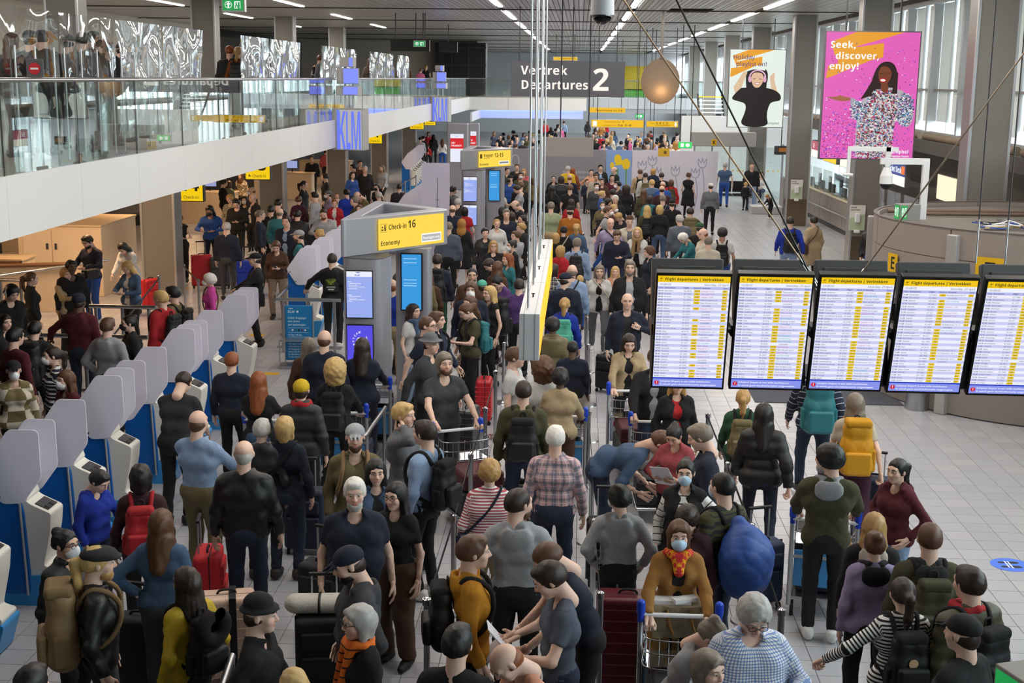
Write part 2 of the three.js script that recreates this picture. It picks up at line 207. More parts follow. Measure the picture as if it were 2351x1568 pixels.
// ---------- departure boards ----------
const FONT = '"Droid Sans", sans-serif';
const BOARD_ROWS = [
`0815|Aberdeen|DL 9624|12-15|Delayed 10:30|D6
0830|Antalya|XC 1952|29|Gate gaat dicht|G2
0845|Bremen|KL 1753|6-8|Delayed 10:00|B2
0850|Budapest|KL 1973|6-8|Naar de gate a.u.b.|C12
0905|Oporto|KL 1711|6-8|Naar de gate a.u.b.|C18
0910|Venice|DL 9388||Cancelled|B7
0915|Bilbao|KL 1685|6-8|Delayed 10:30|B2
0920|Krakow|KL 1993||Cancelled|
0920|Antalya|PC 5970||Cancelled|E4
0925|London City|AF 5197||Cancelled|D6
0925|Bordeaux|AF 8293|6-8|Delayed 09:58|B26
0925|Glasgow|AF 8333||Cancelled|
0925|Hanover|CZ 7675|6-8|Delayed 10:30|B4
0930|Paris de Gaulle|AM 5803|6-8|Delayed 10:43|C13
0930|Nice|AF 3173|6-8|First/Business 10-11|B30
0935|Dublin|EI 603|17|Please go to gate|D18
0935|Aberdeen|DL 9302||Cancelled|D6
0935|Turin|DL 9543|6-8|Delayed 10:30|B18
0935|Rome|CZ 7641|6-8|Nu instappen|D24
0935|Munich|CZ 7672|6-8|Gate closed|C14
0940|Marseille|AF 1807|6-8|Delayed 10:15|B2
0940|Florence|CZ 1359||Cancelled|B2
0940|Belgrade|KL 1905|6-8|Delayed 10:15|D6
0940|Gdansk|KL 1917|6-8|Delayed 10:15|B36
0940|Geneva|DL 9616||Cancelled|
0940|Zurich|KL 1957||Cancelled|
0945|Helsinki|AF 3242|6-8|Gate gaat dicht|D71
0945|Dublin|KL 0945||Cancelled|D6
0945|Paris-Orly|TO 4371|2,3|Please go to gate|C16
0950|Tallinn|BT 858|4|Gate closing|B17
0950|Zurich|LX 725|2,3|Gate closing|B15`,
`0950|Los Angeles|KL 0601|12-15|Please go to gate|F8
0950|Nantes|AF 5693|6-8|Delayed 10:30|B17
0950|San Francisco|KL 0605|12-15|Naar de gate a.u.b.|E4
0950|Frankfurt|CZ 7642|6-8|Delayed 10:15|B4
0950|Gothenburg|DL 9290||Cancelled|B18
0950|Split|KL 1945||Cancelled|
0955|Vienna|OS 372|2,3|Naar de gate a.u.b.|B31
0955|London Gatwick|BA 2825|17|Gate closing|D26
0955|New York JFK|DL 0047|12-15|Gate closing|E3
1000|Liverpool|EZY 7902|28|Nu instappen|H2
1000|Riga|BT 618|4|Please go to gate|B27
1000|London Heathrow|BA 429||Cancelled|D16
1000|Quito|KL 0751|12-15|Delayed 11:00|
1000|Sao Paulo|KL 0791|12-15|First/Business 10-11|
1000|Nuremberg|KL 1881|6-8|Delayed 10:30|B26
1005|Edinburgh|EZY 6922|28|Nu instappen|H1
1005|Antalya|PC 5016|30|Now boarding|D24
1005|Salt L. City|DL 0057|12-15|Now boarding|E24
1005|Billund|AF 8326||Cancelled|B28
1005|Manchester|BT 6012|12-15|Gate closing|D47
1010|Manchester|EZY 1832|28|Naar de gate a.u.b.|H3
1010|Antalya|XC 5624|29|Gate closing|D25
1010|Cape Town|KL 0597|12-15|Now boarding|F7
1010|Bogota|KL 0749|12-15|Naar de gate a.u.b.|E5
1015|Sofia|FB 462|18|Now boarding|D31
1015|Rome|VY 6291|19|Please go to gate|C8
1015|Detroit|DL 0135|12-15|Naar de gate a.u.b.|E7
1015|London Heathrow|CJ 9365|12-15|Naar de gate a.u.b.|D5
1015|Berlin Brandenburg|CZ 7610|6-8|Please go to gate|C7
1020|Vilnius|BT 962|4|Gate closing|B21
1020|Antalya|XQ 541|24||D23`,
`1020|Dalaman|XQ 545|24|Gate closing|G6
1020|Paramaribo|PY 993|32|Now boarding|G8
1020|Milan Malpensa|CZ 7677|6-8|Please go to gate|C10
1020|Barcelona|CJ 9499|6-8|Naar de gate a.u.b.|D78
1025|Belgrade|JU 361||Cancelled|
1025|Dublin|FR 3101|31|Delayed 11:00|M
1025|Warsaw|LO 266|2,3|Please go to gate|D73
1025|Copenhagen|SK 552|2|Delayed 10:50|C8
1025|Las Palmas de Gran|VY 8448|19|Now boarding|C22
1025|Bologna|CZ 7619|6-8|First/Business 10-11|C5
1030|Seattle|DL 0143|12-15|Delayed 11:25|D57
1030|Hamburg|CZ 7777|6-8|Delayed 11:00|C27
1035|Izmir|XQ 845|20|Please go to gate|D29
1035|Paramaribo|KL 0713|12-15|Delayed 11:05|E1
1035|Paris de Gaulle|AM 6003|6-8|First/Business 10-11|C5
1035|Malaga|KL 1037|6-8|First/Business 10-11|D62
1035|Dubrovnik|KL 1803||Cancelled|
1040|London Stansted|EJU 7917|24|Delayed 11:00|H
1040|Oslo|SK 822|2|Delayed 11:00|B35
1040|Tbilisi|A9 0652|29|Please go to gate|E4
1040|Atlanta|DL 0073|12-15|Naar de gate a.u.b.|E9
1040|Minneapolis|DL 0161|12-15|Now boarding|E18
1045|Bodrum|XC 6262|29|Now boarding|D26
1045|Kilimanjaro|KL 0569|12-15|First/Business 10-11|D3
1045|Johannesburg|KL 0591|12-15|First/Business 10-11|E8
1050|London Heathrow|BA 433|17||D16
1055|Philadelphia|BA 1626|27|Please go to gate|G9
1055|New York JFK|DL 0049|12-15|Now boarding|D57
1055|Curacao|KL 0735|5|Please go to gate|E19
1100|Chicago|UA 908|26|Please go to gate|D10
1100|Kigali|KL 0537|12-15|Please go to gate|E6`,
`1100|Stockholm|CZ 7662|6-8|First/Business 10-11|C11
1100|Dusseldorf|CZ 7634||Cancelled|
1100|Madrid|AM 6040|6-8|Now boarding|D67
1110|Bucharest|0B 200|31||D26
1110|Munich|LH 2303|2,3|Delayed 11:25|B15
1115|Singapore|SQ 323|31||G7
1115|Houston|UA 021|26|Delayed 14:30|D10
1115|Frankfurt|LH 989|2,3|Delayed 11:35|B11
1120|Zagreb|OU 451|18||D28
1120|Boston|DL 0259|12-15|First/Business 10-11|E17
1120|Toronto|KL 0691|12-15|First/Business 10-11|E2
1120|Budapest|KL 1975||Cancelled|
1130|Istanbul Airport|TK 1952|25|Now boarding|G4
1130|London City|KL 0995|12-15|First/Business 10-11|D6
1135|London Heathrow|BA 431|17||D24
1140|Abu Dhabi|UL 2378|21||G5
1140|Alicante|EJU 7943|28||M
1140|Bucharest|RO 362|21||D31
1140|Bari|HV 5819|2,3||C7
1140|Istanbul Airport|KL 1613|12-15|First/Business 10-11|D56
1140|Genoa|KL 1565|6-8|First/Business 10-11|B32
1145|Tenerife|EJU 7941|28||M
1145|Lyon|DL 9406|6-8|First/Business 10-11|B18
1145|Vienna|CZ 6789||Cancelled|
1150|Malta|KM 395|17||B27
1150|Alicante|HV 6147|2,3||C9
1150|Milan Linate|AZ 0121|6-8|First/Business 10-11|C10
1155|Helsinki|AY 1302|5||D79
1155|Nice|EJU 7925|28||M
1155|Rome|DL 6603|6-8|First/Business 10-11|C13
1155|Dublin|DL 9683|6-8|First/Business 10-11|D6`,
`1155|Oslo|CZ 7684|6-8||C5
1155|Kristiansand|KL 1247|6-8||B6
1155|Wroclaw|KL 1271|6-8||B4
1200|Washington|UA 947|26||D10
1200|Inverness|KL 0927|6-8||D6
1205|Jakarta|GA 089|12-15||E6
1205|Athens|A3 625|24||D31
1205|Prague|CJ 9399|6-8||C11
1210|Cancun|OR 821|29||D23
1210|Madrid|I2 3723|24||D67
1210|Geneva|CZ 7650|6-8||C5
1215|Toronto|AC 827|26||E2
1215|Curacao|OR 351|29||E19
1215|Gothenburg|DL 9688|6-8||B18
1215|Edinburgh|BT 6021|12-15||D47
1215|Stavanger|AF 8217|6-8||B26
1215|Birmingham|BT 6031|12-15||D44
1220|Tenerife|OR 1665|22,23||D25
1220|Ibiza|HV 5679|2,3||C7
1220|Aalborg|AZ 3807|6-8||B2
1220|Athens|CZ 7604|6-8||D24
1220|Zurich|DL 9568|6-8||B15
1225|Barcelona|HV 5135||Cancelled|
1225|Chicago|KL 0611|12-15||E18
1225|Frankfurt|CZ 1361|6-8||B4
1225|Paris de Gaulle|AF 8233|6-8||C5
1230|Istanbul Sabiha|TK 7709|25||G4
1230|London Luton|EZY 2158|28||H2
1230|Newcastle|CZ 7680|6-8||D44
1230|Stuttgart|CZ 7687|6-8||B31
1235|Las Vegas|KL 0635|12-15||E9`];
function boardTexture(rows, k) {
  return canvasTexture(640, 1130, (g, w, h) => {
    g.fillStyle = '#f4f5ff'; g.fillRect(0, 0, w, h);
    g.fillStyle = '#f2c811'; g.fillRect(0, 0, w, 62);
    g.fillStyle = '#2a2410'; g.font = `bold 38px ${FONT}`; g.fillText('Flight departures | Vertrekken', 62, 45, 520);
    g.save(); g.translate(30, 26); g.rotate(-0.15); g.fillRect(-14, -2, 28, 4); g.beginPath(); g.moveTo(4, 0); g.lineTo(-6, -13); g.lineTo(-2, 0); g.lineTo(-6, 13); g.closePath(); g.fill(); g.restore(); g.fillRect(14, 46, 26, 3);
    g.font = `italic 27px ${FONT}`; g.fillStyle = '#5e6a8c'; g.fillText('10:08:0' + (k % 2 ? 3 : 3 - (k > 1)), 12, 93); g.textAlign = 'right'; g.fillText('Saturday, 23 April', w - 16, 93); g.textAlign = 'left';
    g.fillStyle = '#b9bdf0'; g.fillRect(0, 103, w, 27);
    g.fillStyle = '#474c78'; g.font = `bold 17px ${FONT}`; for (const [s, x] of [['Time', 10], ['Destination', 62], ['Flight', 232], ['Check in', 318], ['Remarks', 396], ['Gate', 582]]) g.fillText(s, x, 123);
    rows.split('\n').forEach((r, i) => {
      const y = 132 + i * 29.1, [t, d, f, c, rem, gate] = r.split('|');
      g.fillStyle = i % 2 ? '#cdd0f7' : '#f2f3ff'; g.fillRect(0, y, w, 29.1);
      g.font = `bold 18px ${FONT}`; g.fillStyle = '#454a63'; g.fillText(t.slice(0, 2) + ':' + t.slice(2), 8, y + 21); g.font = `18px ${FONT}`; g.fillText(d, 62, y + 21, 168); g.fillStyle = '#3a3f58'; g.fillText(f, 236, y + 21, 84);
      if (c) { g.fillStyle = '#e8c51a'; g.fillRect(326, y + 3, 54, 23); g.fillStyle = '#3d3510'; g.textAlign = 'center'; g.fillText(c, 353, y + 21); g.textAlign = 'left'; }
      g.fillStyle = /Delayed|Gate/.test(rem) ? '#c05aa0' : /board|instap/.test(rem) ? '#3fb0c0' : '#4a506c'; g.fillText(rem, rem === 'Cancelled' ? 402 : 388, y + 21, 180);
      if (gate) { g.fillStyle = '#e8c51a'; g.fillRect(578, y + 3, 44, 23); g.fillStyle = '#3d3510'; g.fillText(gate, 584, y + 21, 34); }
    });
    g.fillStyle = '#2740c8'; g.fillRect(0, 1034, w, 14); g.fillStyle = '#8b97ee'; g.fillRect(0, 1048, w, 82);
    g.fillStyle = '#d01830'; g.beginPath(); g.arc(36, 1090, 21, 0, 7); g.fill(); g.fillStyle = '#fff'; g.fillRect(33, 1076, 6, 17); g.fillRect(33, 1097, 6, 6);
    g.font = `bold 24px ${FONT}`; g.fillStyle = '#f4f5ff'; g.fillText('Schiphol Airport is een stille luchthaven.', 66, 1083, 470); g.fillText('Er wordt geen vluchtinformatie omgeroepen.', 66, 1116, 545);
  });
}
{
  const names = ['first', 'second', 'third', 'fourth', 'fifth'];
  const frame = rbox(0.6, 1.052, 0.075, 0.008), face = new THREE.PlaneGeometry(0.568, 1.003), cover = rbox(0.6, 1.05, 0.1, 0.012), vent = rbox(0.46, 0.3, 0.02, 0.006), grill = box(0.4, 0.05, 0.012);
  const lefts = [[1507, 626], [1695, 628], [1883, 630], [2073, 635], [2266, 640]];
  lefts.forEach(([px, py], i) => {
    const a = onZ(px, py, -10.3), t = thing('departure_board', `hanging screen listing departing flights, ${names[i]} of the row from the walkway side`, 'screen', [a.x + 0.3, a.y, -10.3], 0, 'hanging departure boards');
    t.rotation.x = 0.29;
    const f = part(t, 'frame', frame, C.black); f.position.set(0, -0.526, -0.04);
    const s = part(t, 'screen', face, litFace(boardTexture(BOARD_ROWS[i], i), 0.96)); s.position.set(0, -0.526, 0.0015);
    const b = onZ(px - 10, py - 34, -10.98), u = thing('rear_screen', `dark grey back of a flight screen facing away, behind the ${names[i]} departure board`, 'screen', [b.x + 0.3, b.y, -11.0], 0, 'backs of the far departure screens');
    u.rotation.x = -0.29;
    const q = part(u, 'cover', cover, mat(0x46474a, 0.55)); q.position.set(0, -0.525, -0.05);
    const v = part(u, 'vent_plate', vent, mat(0x3c3d40, 0.6)); v.position.set(0, -0.22, 0.008); const v2 = part(u, 'vent_grille', grill, C.black); v2.position.set(0, -0.12, 0.018);
  });
  const beam = thing('board_carrier', 'black steel beam carrying the hanging departure boards', 'beam', [0, 0, 0]);
  part(beam, 'beam', span(0.62, 3.75, 3.06, 3.09, -10.5, -10.92), C.black);
  for (let i = 0; i < 6; i++) part(beam, 'bracket', span(0.615 + 0.64 * i, 0.655 + 0.64 * i, 3.03, 3.12, -10.5, -10.92), mat(0x26262a, 0.45));
  const hook = onZ(1868, 640, -10.65), hook2 = onZ(1985, 640, -10.65);
  const cables = [[onZ(1842, 602, -10.65), onZ(1432, 0, -10.65), 0xb09a80, 'tan'], [onZ(1872, 655, -10.5), onZ(1553, 0, -10.5), 0x3a3836, 'dark'], [onZ(1980, 625, -10.65), onZ(2351, 122, -10.65), 0x7c6d5e, 'brown']];
  for (const [a, b, c, n] of cables) {
    const e = b.clone().add(b.clone().sub(a).multiplyScalar(Math.min(1.6, (CEIL - b.y) / (b.y - a.y))));
    const t = thing('stay_cable', `slanting ${n} stay rod from the ceiling to the departure boards`, 'cable', [0, 0, 0]);
    part(t, 'rod', bar(a, e, 0.0075, 8), mat(c, 0.4, 0.6));
    const d = b.clone().sub(a).normalize(), p = a.clone().sub(d.clone().multiplyScalar(0.02)), q = a.clone().sub(d.clone().multiplyScalar(0.17)), s = V(0.012, 0, 0.006);
    part(t, 'turnbuckle', [bar(p.clone().add(s), q.clone().add(s), 0.005), bar(p.clone().sub(s), q.clone().sub(s), 0.005), bar(p.clone().add(d.clone().multiplyScalar(0.05)), p, 0.014), bar(q, q.clone().sub(d.clone().multiplyScalar(0.05)), 0.014)], C.steel);
  }
  for (const [x, y, x2, n] of [[2240, 604, 2268, 'beside'], [2307, 606, 2337, 'past']]) { const a = onZ(x, y, -10.75), b = onZ(x2, 250, -10.75), e = b.clone().add(b.clone().sub(a).multiplyScalar(2.2)); const t = thing('hanger_wire', 'thin upright wire from the ceiling to the departure boards', 'cable', [0, 0, 0], 0, 'hanger wires of the boards'); part(t, 'wire', bar(a, e, 0.006, 8), C.darkgrey); part(t, 'sleeve', bar(a, a.clone().lerp(e, 0.09), 0.0085, 8), C.alu); }
}
{ // long white hanging sign box seen from its end
  const t = thing('hanging_sign', 'long white hanging sign box with yellow lit side above the queue', 'sign', [-0.371, 2.82, -12.88]);
  for (let k = 0; k < 3; k++) {
    part(t, 'sign_case', rbox(0.165, 0.385, 1.655, 0.006, 0, 0.1925, 1.67 - 1.67 * k), mat(0xd9d9dc, 0.5));
    part(t, 'sign_face', box(0.004, 0.33, 1.56, 0.0835, 0.1925, 1.67 - 1.67 * k), new THREE.MeshStandardMaterial({ color: 0xf2b418, roughness: 0.4, emissive: 0xf0a408, emissiveIntensity: 0.75 }), 'orange yellow lit face');
    part(t, 'seam', box(0.003, 0.003, 1.655, -0.045, 0.385, 1.67 - 1.67 * k), C.grey); part(t, 'seam', box(0.003, 0.003, 1.655, 0.045, 0.385, 1.67 - 1.67 * k), C.grey);
    part(t, 'lug', [box(0.012, 0.03, 0.03, -0.0, 0.4, 1.67 - 1.67 * k), box(0.03, 0.006, 0.02, 0, 0.415, 1.67 - 1.67 * k)], C.black);
    for (const q of [0.62, -0.62]) { part(t, 'hanger_rod', bar([-0.02, 0.385, 1.67 - 1.67 * k + q], [-0.02, 4.5, 1.67 - 1.67 * k + q], 0.0085, 8), C.alu); part(t, 'collar', cyl(0.02, 0.012, 0.012, -0.02, 0.385, 1.67 - 1.67 * k + q), C.white); }
  }
  part(t, 'end_seam', [box(0.003, 0.385, 0.003, -0.04, 0.1925, 2.5), box(0.003, 0.385, 0.003, 0.045, 0.1925, 2.5)], C.grey);
}
// ---------- lit hall signs ----------
function hungSign(name, label, px, z, depth, tex, power, caseMat, rods = [0.12, 0.88], frame = 0.04) {   // px: left, top, right, bottom
  const a = onZ(px[0], px[1], z), b = onZ(px[2], px[3], z), w = b.x - a.x, h = a.y - b.y;
  const t = thing(name, label, 'sign', [(a.x + b.x) / 2, b.y, z]);
  part(t, 'sign_case', box(w, h, depth, 0, h / 2, -depth / 2), caseMat);
  if (tex) { const p = part(t, 'sign_face', new THREE.PlaneGeometry(w - frame, h - frame), power ? litFace(tex, power) : printed(tex)); p.position.set(0, h / 2, 0.006); }
  for (const r of rods) part(t, 'hanger_rod', bar([w * (r - 0.5), h, -depth / 2], [w * (r - 0.5), CEIL - b.y, -depth / 2], 0.02, 6), C.darkgrey);
  return t;
}
hungSign('departures_sign', 'dark grey hanging sign reading Vertrek Departures 2 in lit letters', [1174, 139, 1433, 224], -43, 0.25, canvasTexture(1036, 340, (g, w, h) => {
  g.fillStyle = '#57555a'; g.fillRect(0, 0, w, h); g.fillStyle = '#fffaf0'; g.font = `bold 118px ${FONT}`; g.fillText('Vertrek', 84, 130, 455); g.fillText('Departures', 84, 270, 625);
  g.font = `bold 300px ${FONT}`; g.fillText('2', 738, 280, 180);
}), 0.95, mat(0x4c4a4e, 0.5), [0.07, 0.54, 0.93], 0.02);
const yellowSign = (draw, w = 512, h = 128) => canvasTexture(w, h, (g) => { g.fillStyle = '#f6c21c'; g.fillRect(0, 0, w, h); g.fillStyle = '#7a5200'; draw(g, w, h); });
hungSign('wayfinding_sign', 'long yellow hanging sign pointing to check-in 1a and 1-8', [1357, 274, 1478, 294], -58, 0.2, yellowSign((g) => { g.font = `30px ${FONT}`; g.fillText('Departures', 130, 42); g.font = `bold 44px ${FONT}`; g.fillText('1', 300, 44); g.font = `32px ${FONT}`; g.fillText('Check-in', 120, 108); g.font = `bold 50px ${FONT}`; g.fillText('1a 1-8', 255, 110); g.fillStyle = '#fff'; g.fillRect(14, 20, 40, 92); }), 0.95, C.alu);
hungSign('wayfinding_sign', 'yellow hanging sign pointing to gates A B C D', [1484, 277, 1557, 293], -60, 0.2, yellowSign((g) => { g.font = `bold 60px ${FONT}`; g.fillText('A B C D', 150, 66); g.font = `30px ${FONT}`; g.fillText('Gates', 60, 62); g.fillRect(150, 88, 230, 10); g.fillStyle = '#fff'; g.fillRect(460, 18, 34, 92); }), 0.9, C.alu);
hungSign('wayfinding_sign', 'yellow hanging sign for halls 1a and 1-8, far down the hall', [1352, 246, 1436, 260], -78, 0.2, yellowSign((g) => { g.font = `bold 60px ${FONT}`; g.fillText('Departures 1a 1-8', 90, 90, 380); }), 0.9, C.alu);
hungSign('wayfinding_sign', 'yellow hanging strip sign for gates A to G above the grey sign', [1270, 130, 1326, 139.5], -70, 0.2, yellowSign((g) => { g.font = `bold 70px ${FONT}`; g.fillText('ABCDEFG', 190, 92, 300); g.font = `40px ${FONT}`; g.fillText('Gates', 70, 88); }), 0.9, C.alu);
hungSign('sign_back', 'plain beige grey back of a hanging sign above the crowd', [1243, 315, 1362, 360], -37, 0.16, null, 0, mat(0xa29c97, 0.55), [0.36, 0.9]);
for (const [x, y, s, z, l] of [[1488, 350, 1, -62, 'green lit escape route sign hanging over the far crowd'], [1573, 332, 1.15, -56, 'green lit escape route sign hanging beside the printed partition'], [1468, 266, 0.7, -85, 'small green lit escape sign at the far end']]) hungSign('exit_sign', l, [x - 14 * s, y - 6 * s - 20, x + 14 * s, y + 8 * s - 20].map((q, i) => i % 2 ? q + 20 : q), z, 0.1, canvasTexture(128, 64, (g) => { g.fillStyle = '#35c95c'; g.fillRect(0, 0, 128, 64); g.fillStyle = '#f4fff4'; g.fillRect(22, 12, 30, 40); g.beginPath(); g.arc(88, 32, 20, 0, 7); g.fill(); }), 1.3, C.alu);
const exitTex = canvasTexture(160, 88, (g) => { g.fillStyle = '#1f9a4c'; g.fillRect(0, 0, 160, 88); g.strokeStyle = '#fff'; g.lineWidth = 5; g.beginPath(); g.arc(44, 42, 26, 0, 7); g.stroke(); g.fillStyle = '#fff'; g.beginPath(); g.moveTo(44, 18); g.lineTo(64, 42); g.lineTo(50, 40); g.lineTo(50, 64); g.lineTo(38, 64); g.lineTo(38, 40); g.lineTo(24, 42); g.fill(); g.fillRect(90, 14, 48, 58); g.fillStyle = '#1f9a4c'; g.fillRect(118, 20, 14, 52); g.beginPath(); g.arc(106, 26, 6, 0, 7); g.fill(); g.fillRect(100, 32, 12, 18); g.fillRect(96, 48, 8, 20); g.fillRect(110, 46, 7, 20); });
hungSign('exit_sign', 'green lit arrow and door escape sign hung from the slat ceiling over the walkway', [508, -4, 562, 27], -22, 0.12, exitTex, 1.0, C.alu);
hungSign('black_sign', 'black hanging sign panel above the far walkway', [897, 91, 986, 118], -48, 0.18, null, 0, mat(0x0d0d0f, 0.4));
hungSign('exit_sign', 'green lit escape sign on the black hanging panel', [949, 93, 977, 108], -47.9, 0.08, exitTex, 1.0, C.alu, [0.2, 0.8]);
hungSign('black_sign', 'second black hanging panel beside the glass lift shaft', [1008, 96, 1050, 120], -58, 0.18, null, 0, mat(0x0d0d0f, 0.4), [0.5]);
// ---------- wrapped round clock ----------
{
  const c = onZ(1516, 187, -45), t = thing('wrapped_clock', 'round hanging clock wrapped in crumpled beige translucent cloth', 'clock', [c.x, c.y, c.z]);
  const g = new THREE.SphereGeometry(0.66, 40, 28), p = g.attributes.position;
  for (let i = 0; i < p.count; i++) { const x = p.getX(i), y = p.getY(i), z = p.getZ(i), a = Math.atan2(y, x), r = 1 + 0.02 * Math.sin(a * 17) * Math.abs(z) + 0.012 * Math.sin(a * 29 + 2); p.setXYZ(i, x * r * 0.98, y * r * 1.13, z * 0.42 * r); }
  g.computeVertexNormals();
  part(t, 'cloth_cover', g, new THREE.MeshPhysicalMaterial({ color: 0x978b7d, roughness: 0.9, transmission: 0.35, side: THREE.DoubleSide }));
  part(t, 'lamp_bulb', new THREE.SphereGeometry(0.12, 16, 12).scale(1.4, 0.9, 0.8).translate(0.02, -0.28, 0.05), new THREE.MeshStandardMaterial({ color: 0xffffff, emissive: 0xffc888, emissiveIntensity: 5 }));
  const l = new THREE.PointLight(0xffc888, 0.9, 0); l.position.set(0.02, -0.28, 0.05); l.castShadow = true; t.add(l);
  part(t, 'hanger_pole', bar([0.02, 0.7, 0], [0.02, CEIL - c.y, 0], 0.05, 12), mat(0x9b958c, 0.3, 0.8));
  part(t, 'tie', new THREE.TorusGeometry(0.07, 0.025, 6, 14).rotateX(Math.PI / 2).translate(0.02, 0.75, 0), mat(0x8a705a, 0.9));
}
// ---------- cameras ----------
function domeCamera(label, x, y, z, s, mount) {
  const c = onZ(x, y, z), t = thing('dome_camera', label, 'camera', [c.x, c.y, c.z]);
  part(t, 'housing', [new THREE.CylinderGeometry(0.082, 0.088, 0.13, 24).translate(0, 0.06, 0), new THREE.CylinderGeometry(0.05, 0.082, 0.03, 24).translate(0, 0.14, 0)].map((g) => g.scale(s, s, s)), C.white);
  part(t, 'dome', new THREE.SphereGeometry(0.074, 20, 12, 0, 7, Math.PI / 2, Math.PI / 2).scale(s, s * 0.95, s).translate(0, -0.004, 0), mat(0x101014, 0.08, 0, { clearcoat: 1 }));
  part(t, 'ring', new THREE.TorusGeometry(0.078, 0.006, 6, 24).rotateX(Math.PI / 2).scale(s, s, s), C.grey);
  part(t, 'mount', mount(s), C.white);
}
domeCamera('white dome camera hanging from the ceiling above the grey departures sign', 1383, 33, -9.4, 0.95, () => bar([0, 0.14, 0], [0, 3, 0], 0.02));
// ---------- posters ----------
function poster(label, px, z, tex) {
  const t = hungSign('poster', label, px, z, 0.16, tex, 0.92, mat(0x77757a, 0.5, 0.4), [0.22, 0.78], 0.05); t.userData.category = 'poster';
}
const confetti = (g, n, box4, seed, cols) => { for (let i = 0; i < n; i++) { g.save(); g.translate(box4[0] + hash(i, seed) * box4[2], box4[1] + Math.pow(hash(i, seed + 1), 0.8) * box4[3]); g.rotate(hash(i, seed + 2) * 6); g.fillStyle = cols[Math.floor(hash(i, seed + 3) * cols.length)]; g.fillRect(-4, -2, 4 + hash(i, seed + 4) * 7, 3 + hash(i, seed + 5) * 3); g.restore(); } };
const blob = (g, pts, fill) => { g.fillStyle = fill; g.beginPath(); g.moveTo(pts[0][0], pts[0][1]); for (let i = 1; i < pts.length; i++) { const p = pts[i], q = pts[(i + 1) % pts.length]; g.quadraticCurveTo(p[0], p[1], (p[0] + q[0]) / 2, (p[1] + q[1]) / 2); } g.closePath(); g.fill(); };
poster('pink hanging poster of a laughing dancer in sequins reading Seek, discover, enjoy!', [1896, 70, 2096, 368], -30, canvasTexture(600, 895, (g, w, h) => {
  g.fillStyle = '#ea62c0'; g.fillRect(0, 0, w, h);
  g.fillStyle = '#f0a528'; for (const q of [[[30, 70], [190, 0], [500, 0], [200, 100], [60, 165]], [[70, 130], [370, 75], [370, 175], [90, 260]], [[20, 240], [220, 175], [370, 160], [10, 330]]]) { g.beginPath(); q.forEach((p, i) => i ? g.lineTo(...p) : g.moveTo(...p)); g.fill(); }
  confetti(g, 620, [10, 560, 330, 330], 3, ['#7b3fd0', '#b02050', '#e8e8ff', '#4050d0', '#c03070', '#8a2a8a']); confetti(g, 160, [20, 60, 560, 500], 13, ['#8a2a6a', '#e8e8ff', '#b02050', '#5a50d0']); confetti(g, 60, [450, 560, 140, 320], 23, ['#7b3fd0', '#b02050', '#4050d0']);
  blob(g, [[330, 260], [350, 215], [410, 200], [455, 230], [475, 320], [470, 420], [420, 430], [330, 440], [250, 480], [300, 400], [310, 320]], '#2a1512');
  blob(g, [[225, 640], [215, 520], [300, 425], [400, 380], [500, 400], [560, 480], [590, 560], [585, 640], [520, 660], [470, 600], [460, 760], [450, 890], [220, 890], [225, 780]], '#b9b4bc');
  blob(g, [[180, 460], [215, 470], [290, 560], [270, 640], [220, 600], [175, 520]], '#a9a4b4'); blob(g, [[500, 400], [570, 480], [592, 600], [560, 680], [500, 640], [470, 540]], '#b4aab0');
  for (let i = 0; i < 2600; i++) { const u = hash(i, 50), v = hash(i, 51), y = 400 + v * 490, half = v < 0.2 ? 60 + v * 300 : 118, x = 345 + (u - 0.5) * 2 * half + (v < 0.45 ? 40 : 0); g.fillStyle = ['#e9e4e4', '#c22436', '#4aa0c0', '#2a2428', '#8a3a90', '#f4f0ea', '#5a4038', '#d8d0c8'][Math.floor(hash(i, 52) * 8)]; g.fillRect(x, y, 5 + hash(i, 53) * 7, 5 + hash(i, 54) * 5); }
  for (let i = 0; i < 1500; i++) { const l = i % 2, u = hash(i, 60), v = hash(i, 61), a = hash(i, 62) * 6.3, r = Math.sqrt(u), x = l ? 532 + Math.cos(a) * r * 44 + (v - 0.5) * 30 : 228 + Math.cos(a) * r * 34 + (v - 0.5) * 46, y = l ? 540 + Math.sin(a) * r * 118 : 550 + Math.sin(a) * r * 66; g.fillStyle = ['#e9e4e4', '#4aa0c0', '#2a2428', '#8a3a90', '#f4f0ea', '#3a6a9a', '#c8c0c0'][Math.floor(hash(i, 63) * 7)]; g.fillRect(x, y, 5 + hash(i, 64) * 6, 4 + hash(i, 65) * 5); }
  blob(g, [[345, 285], [355, 240], [400, 235], [432, 270], [430, 320], [405, 370], [370, 372], [350, 330]], '#7a3d24'); blob(g, [[370, 360], [410, 350], [420, 400], [395, 430], [365, 400]], '#7a3d24'); blob(g, [[20, 455], [80, 462], [110, 440], [130, 455], [180, 460], [175, 485], [110, 488], [60, 475]], '#a86848');
  g.fillStyle = '#f7f2ee'; g.beginPath(); g.ellipse(378, 336, 20, 12, 0.1, 0, 7); g.fill(); g.strokeStyle = '#c01828'; g.lineWidth = 6; g.stroke(); g.strokeStyle = '#3a1a10'; g.lineWidth = 5; g.beginPath(); g.moveTo(355, 292); g.lineTo(378, 286); g.moveTo(395, 284); g.lineTo(420, 288); g.stroke();
  g.strokeStyle = '#2a1512'; g.lineWidth = 7; for (let i = 0; i < 9; i++) { g.beginPath(); g.moveTo(430 + i * 5, 235 + i * 6); g.quadraticCurveTo(470, 330 + i * 8, 440 + i * 4, 430); g.stroke(); g.beginPath(); g.moveTo(345 - i, 260 + i * 5); g.quadraticCurveTo(300 + i, 380, 245 + i * 8, 470 - i * 3); g.stroke(); }
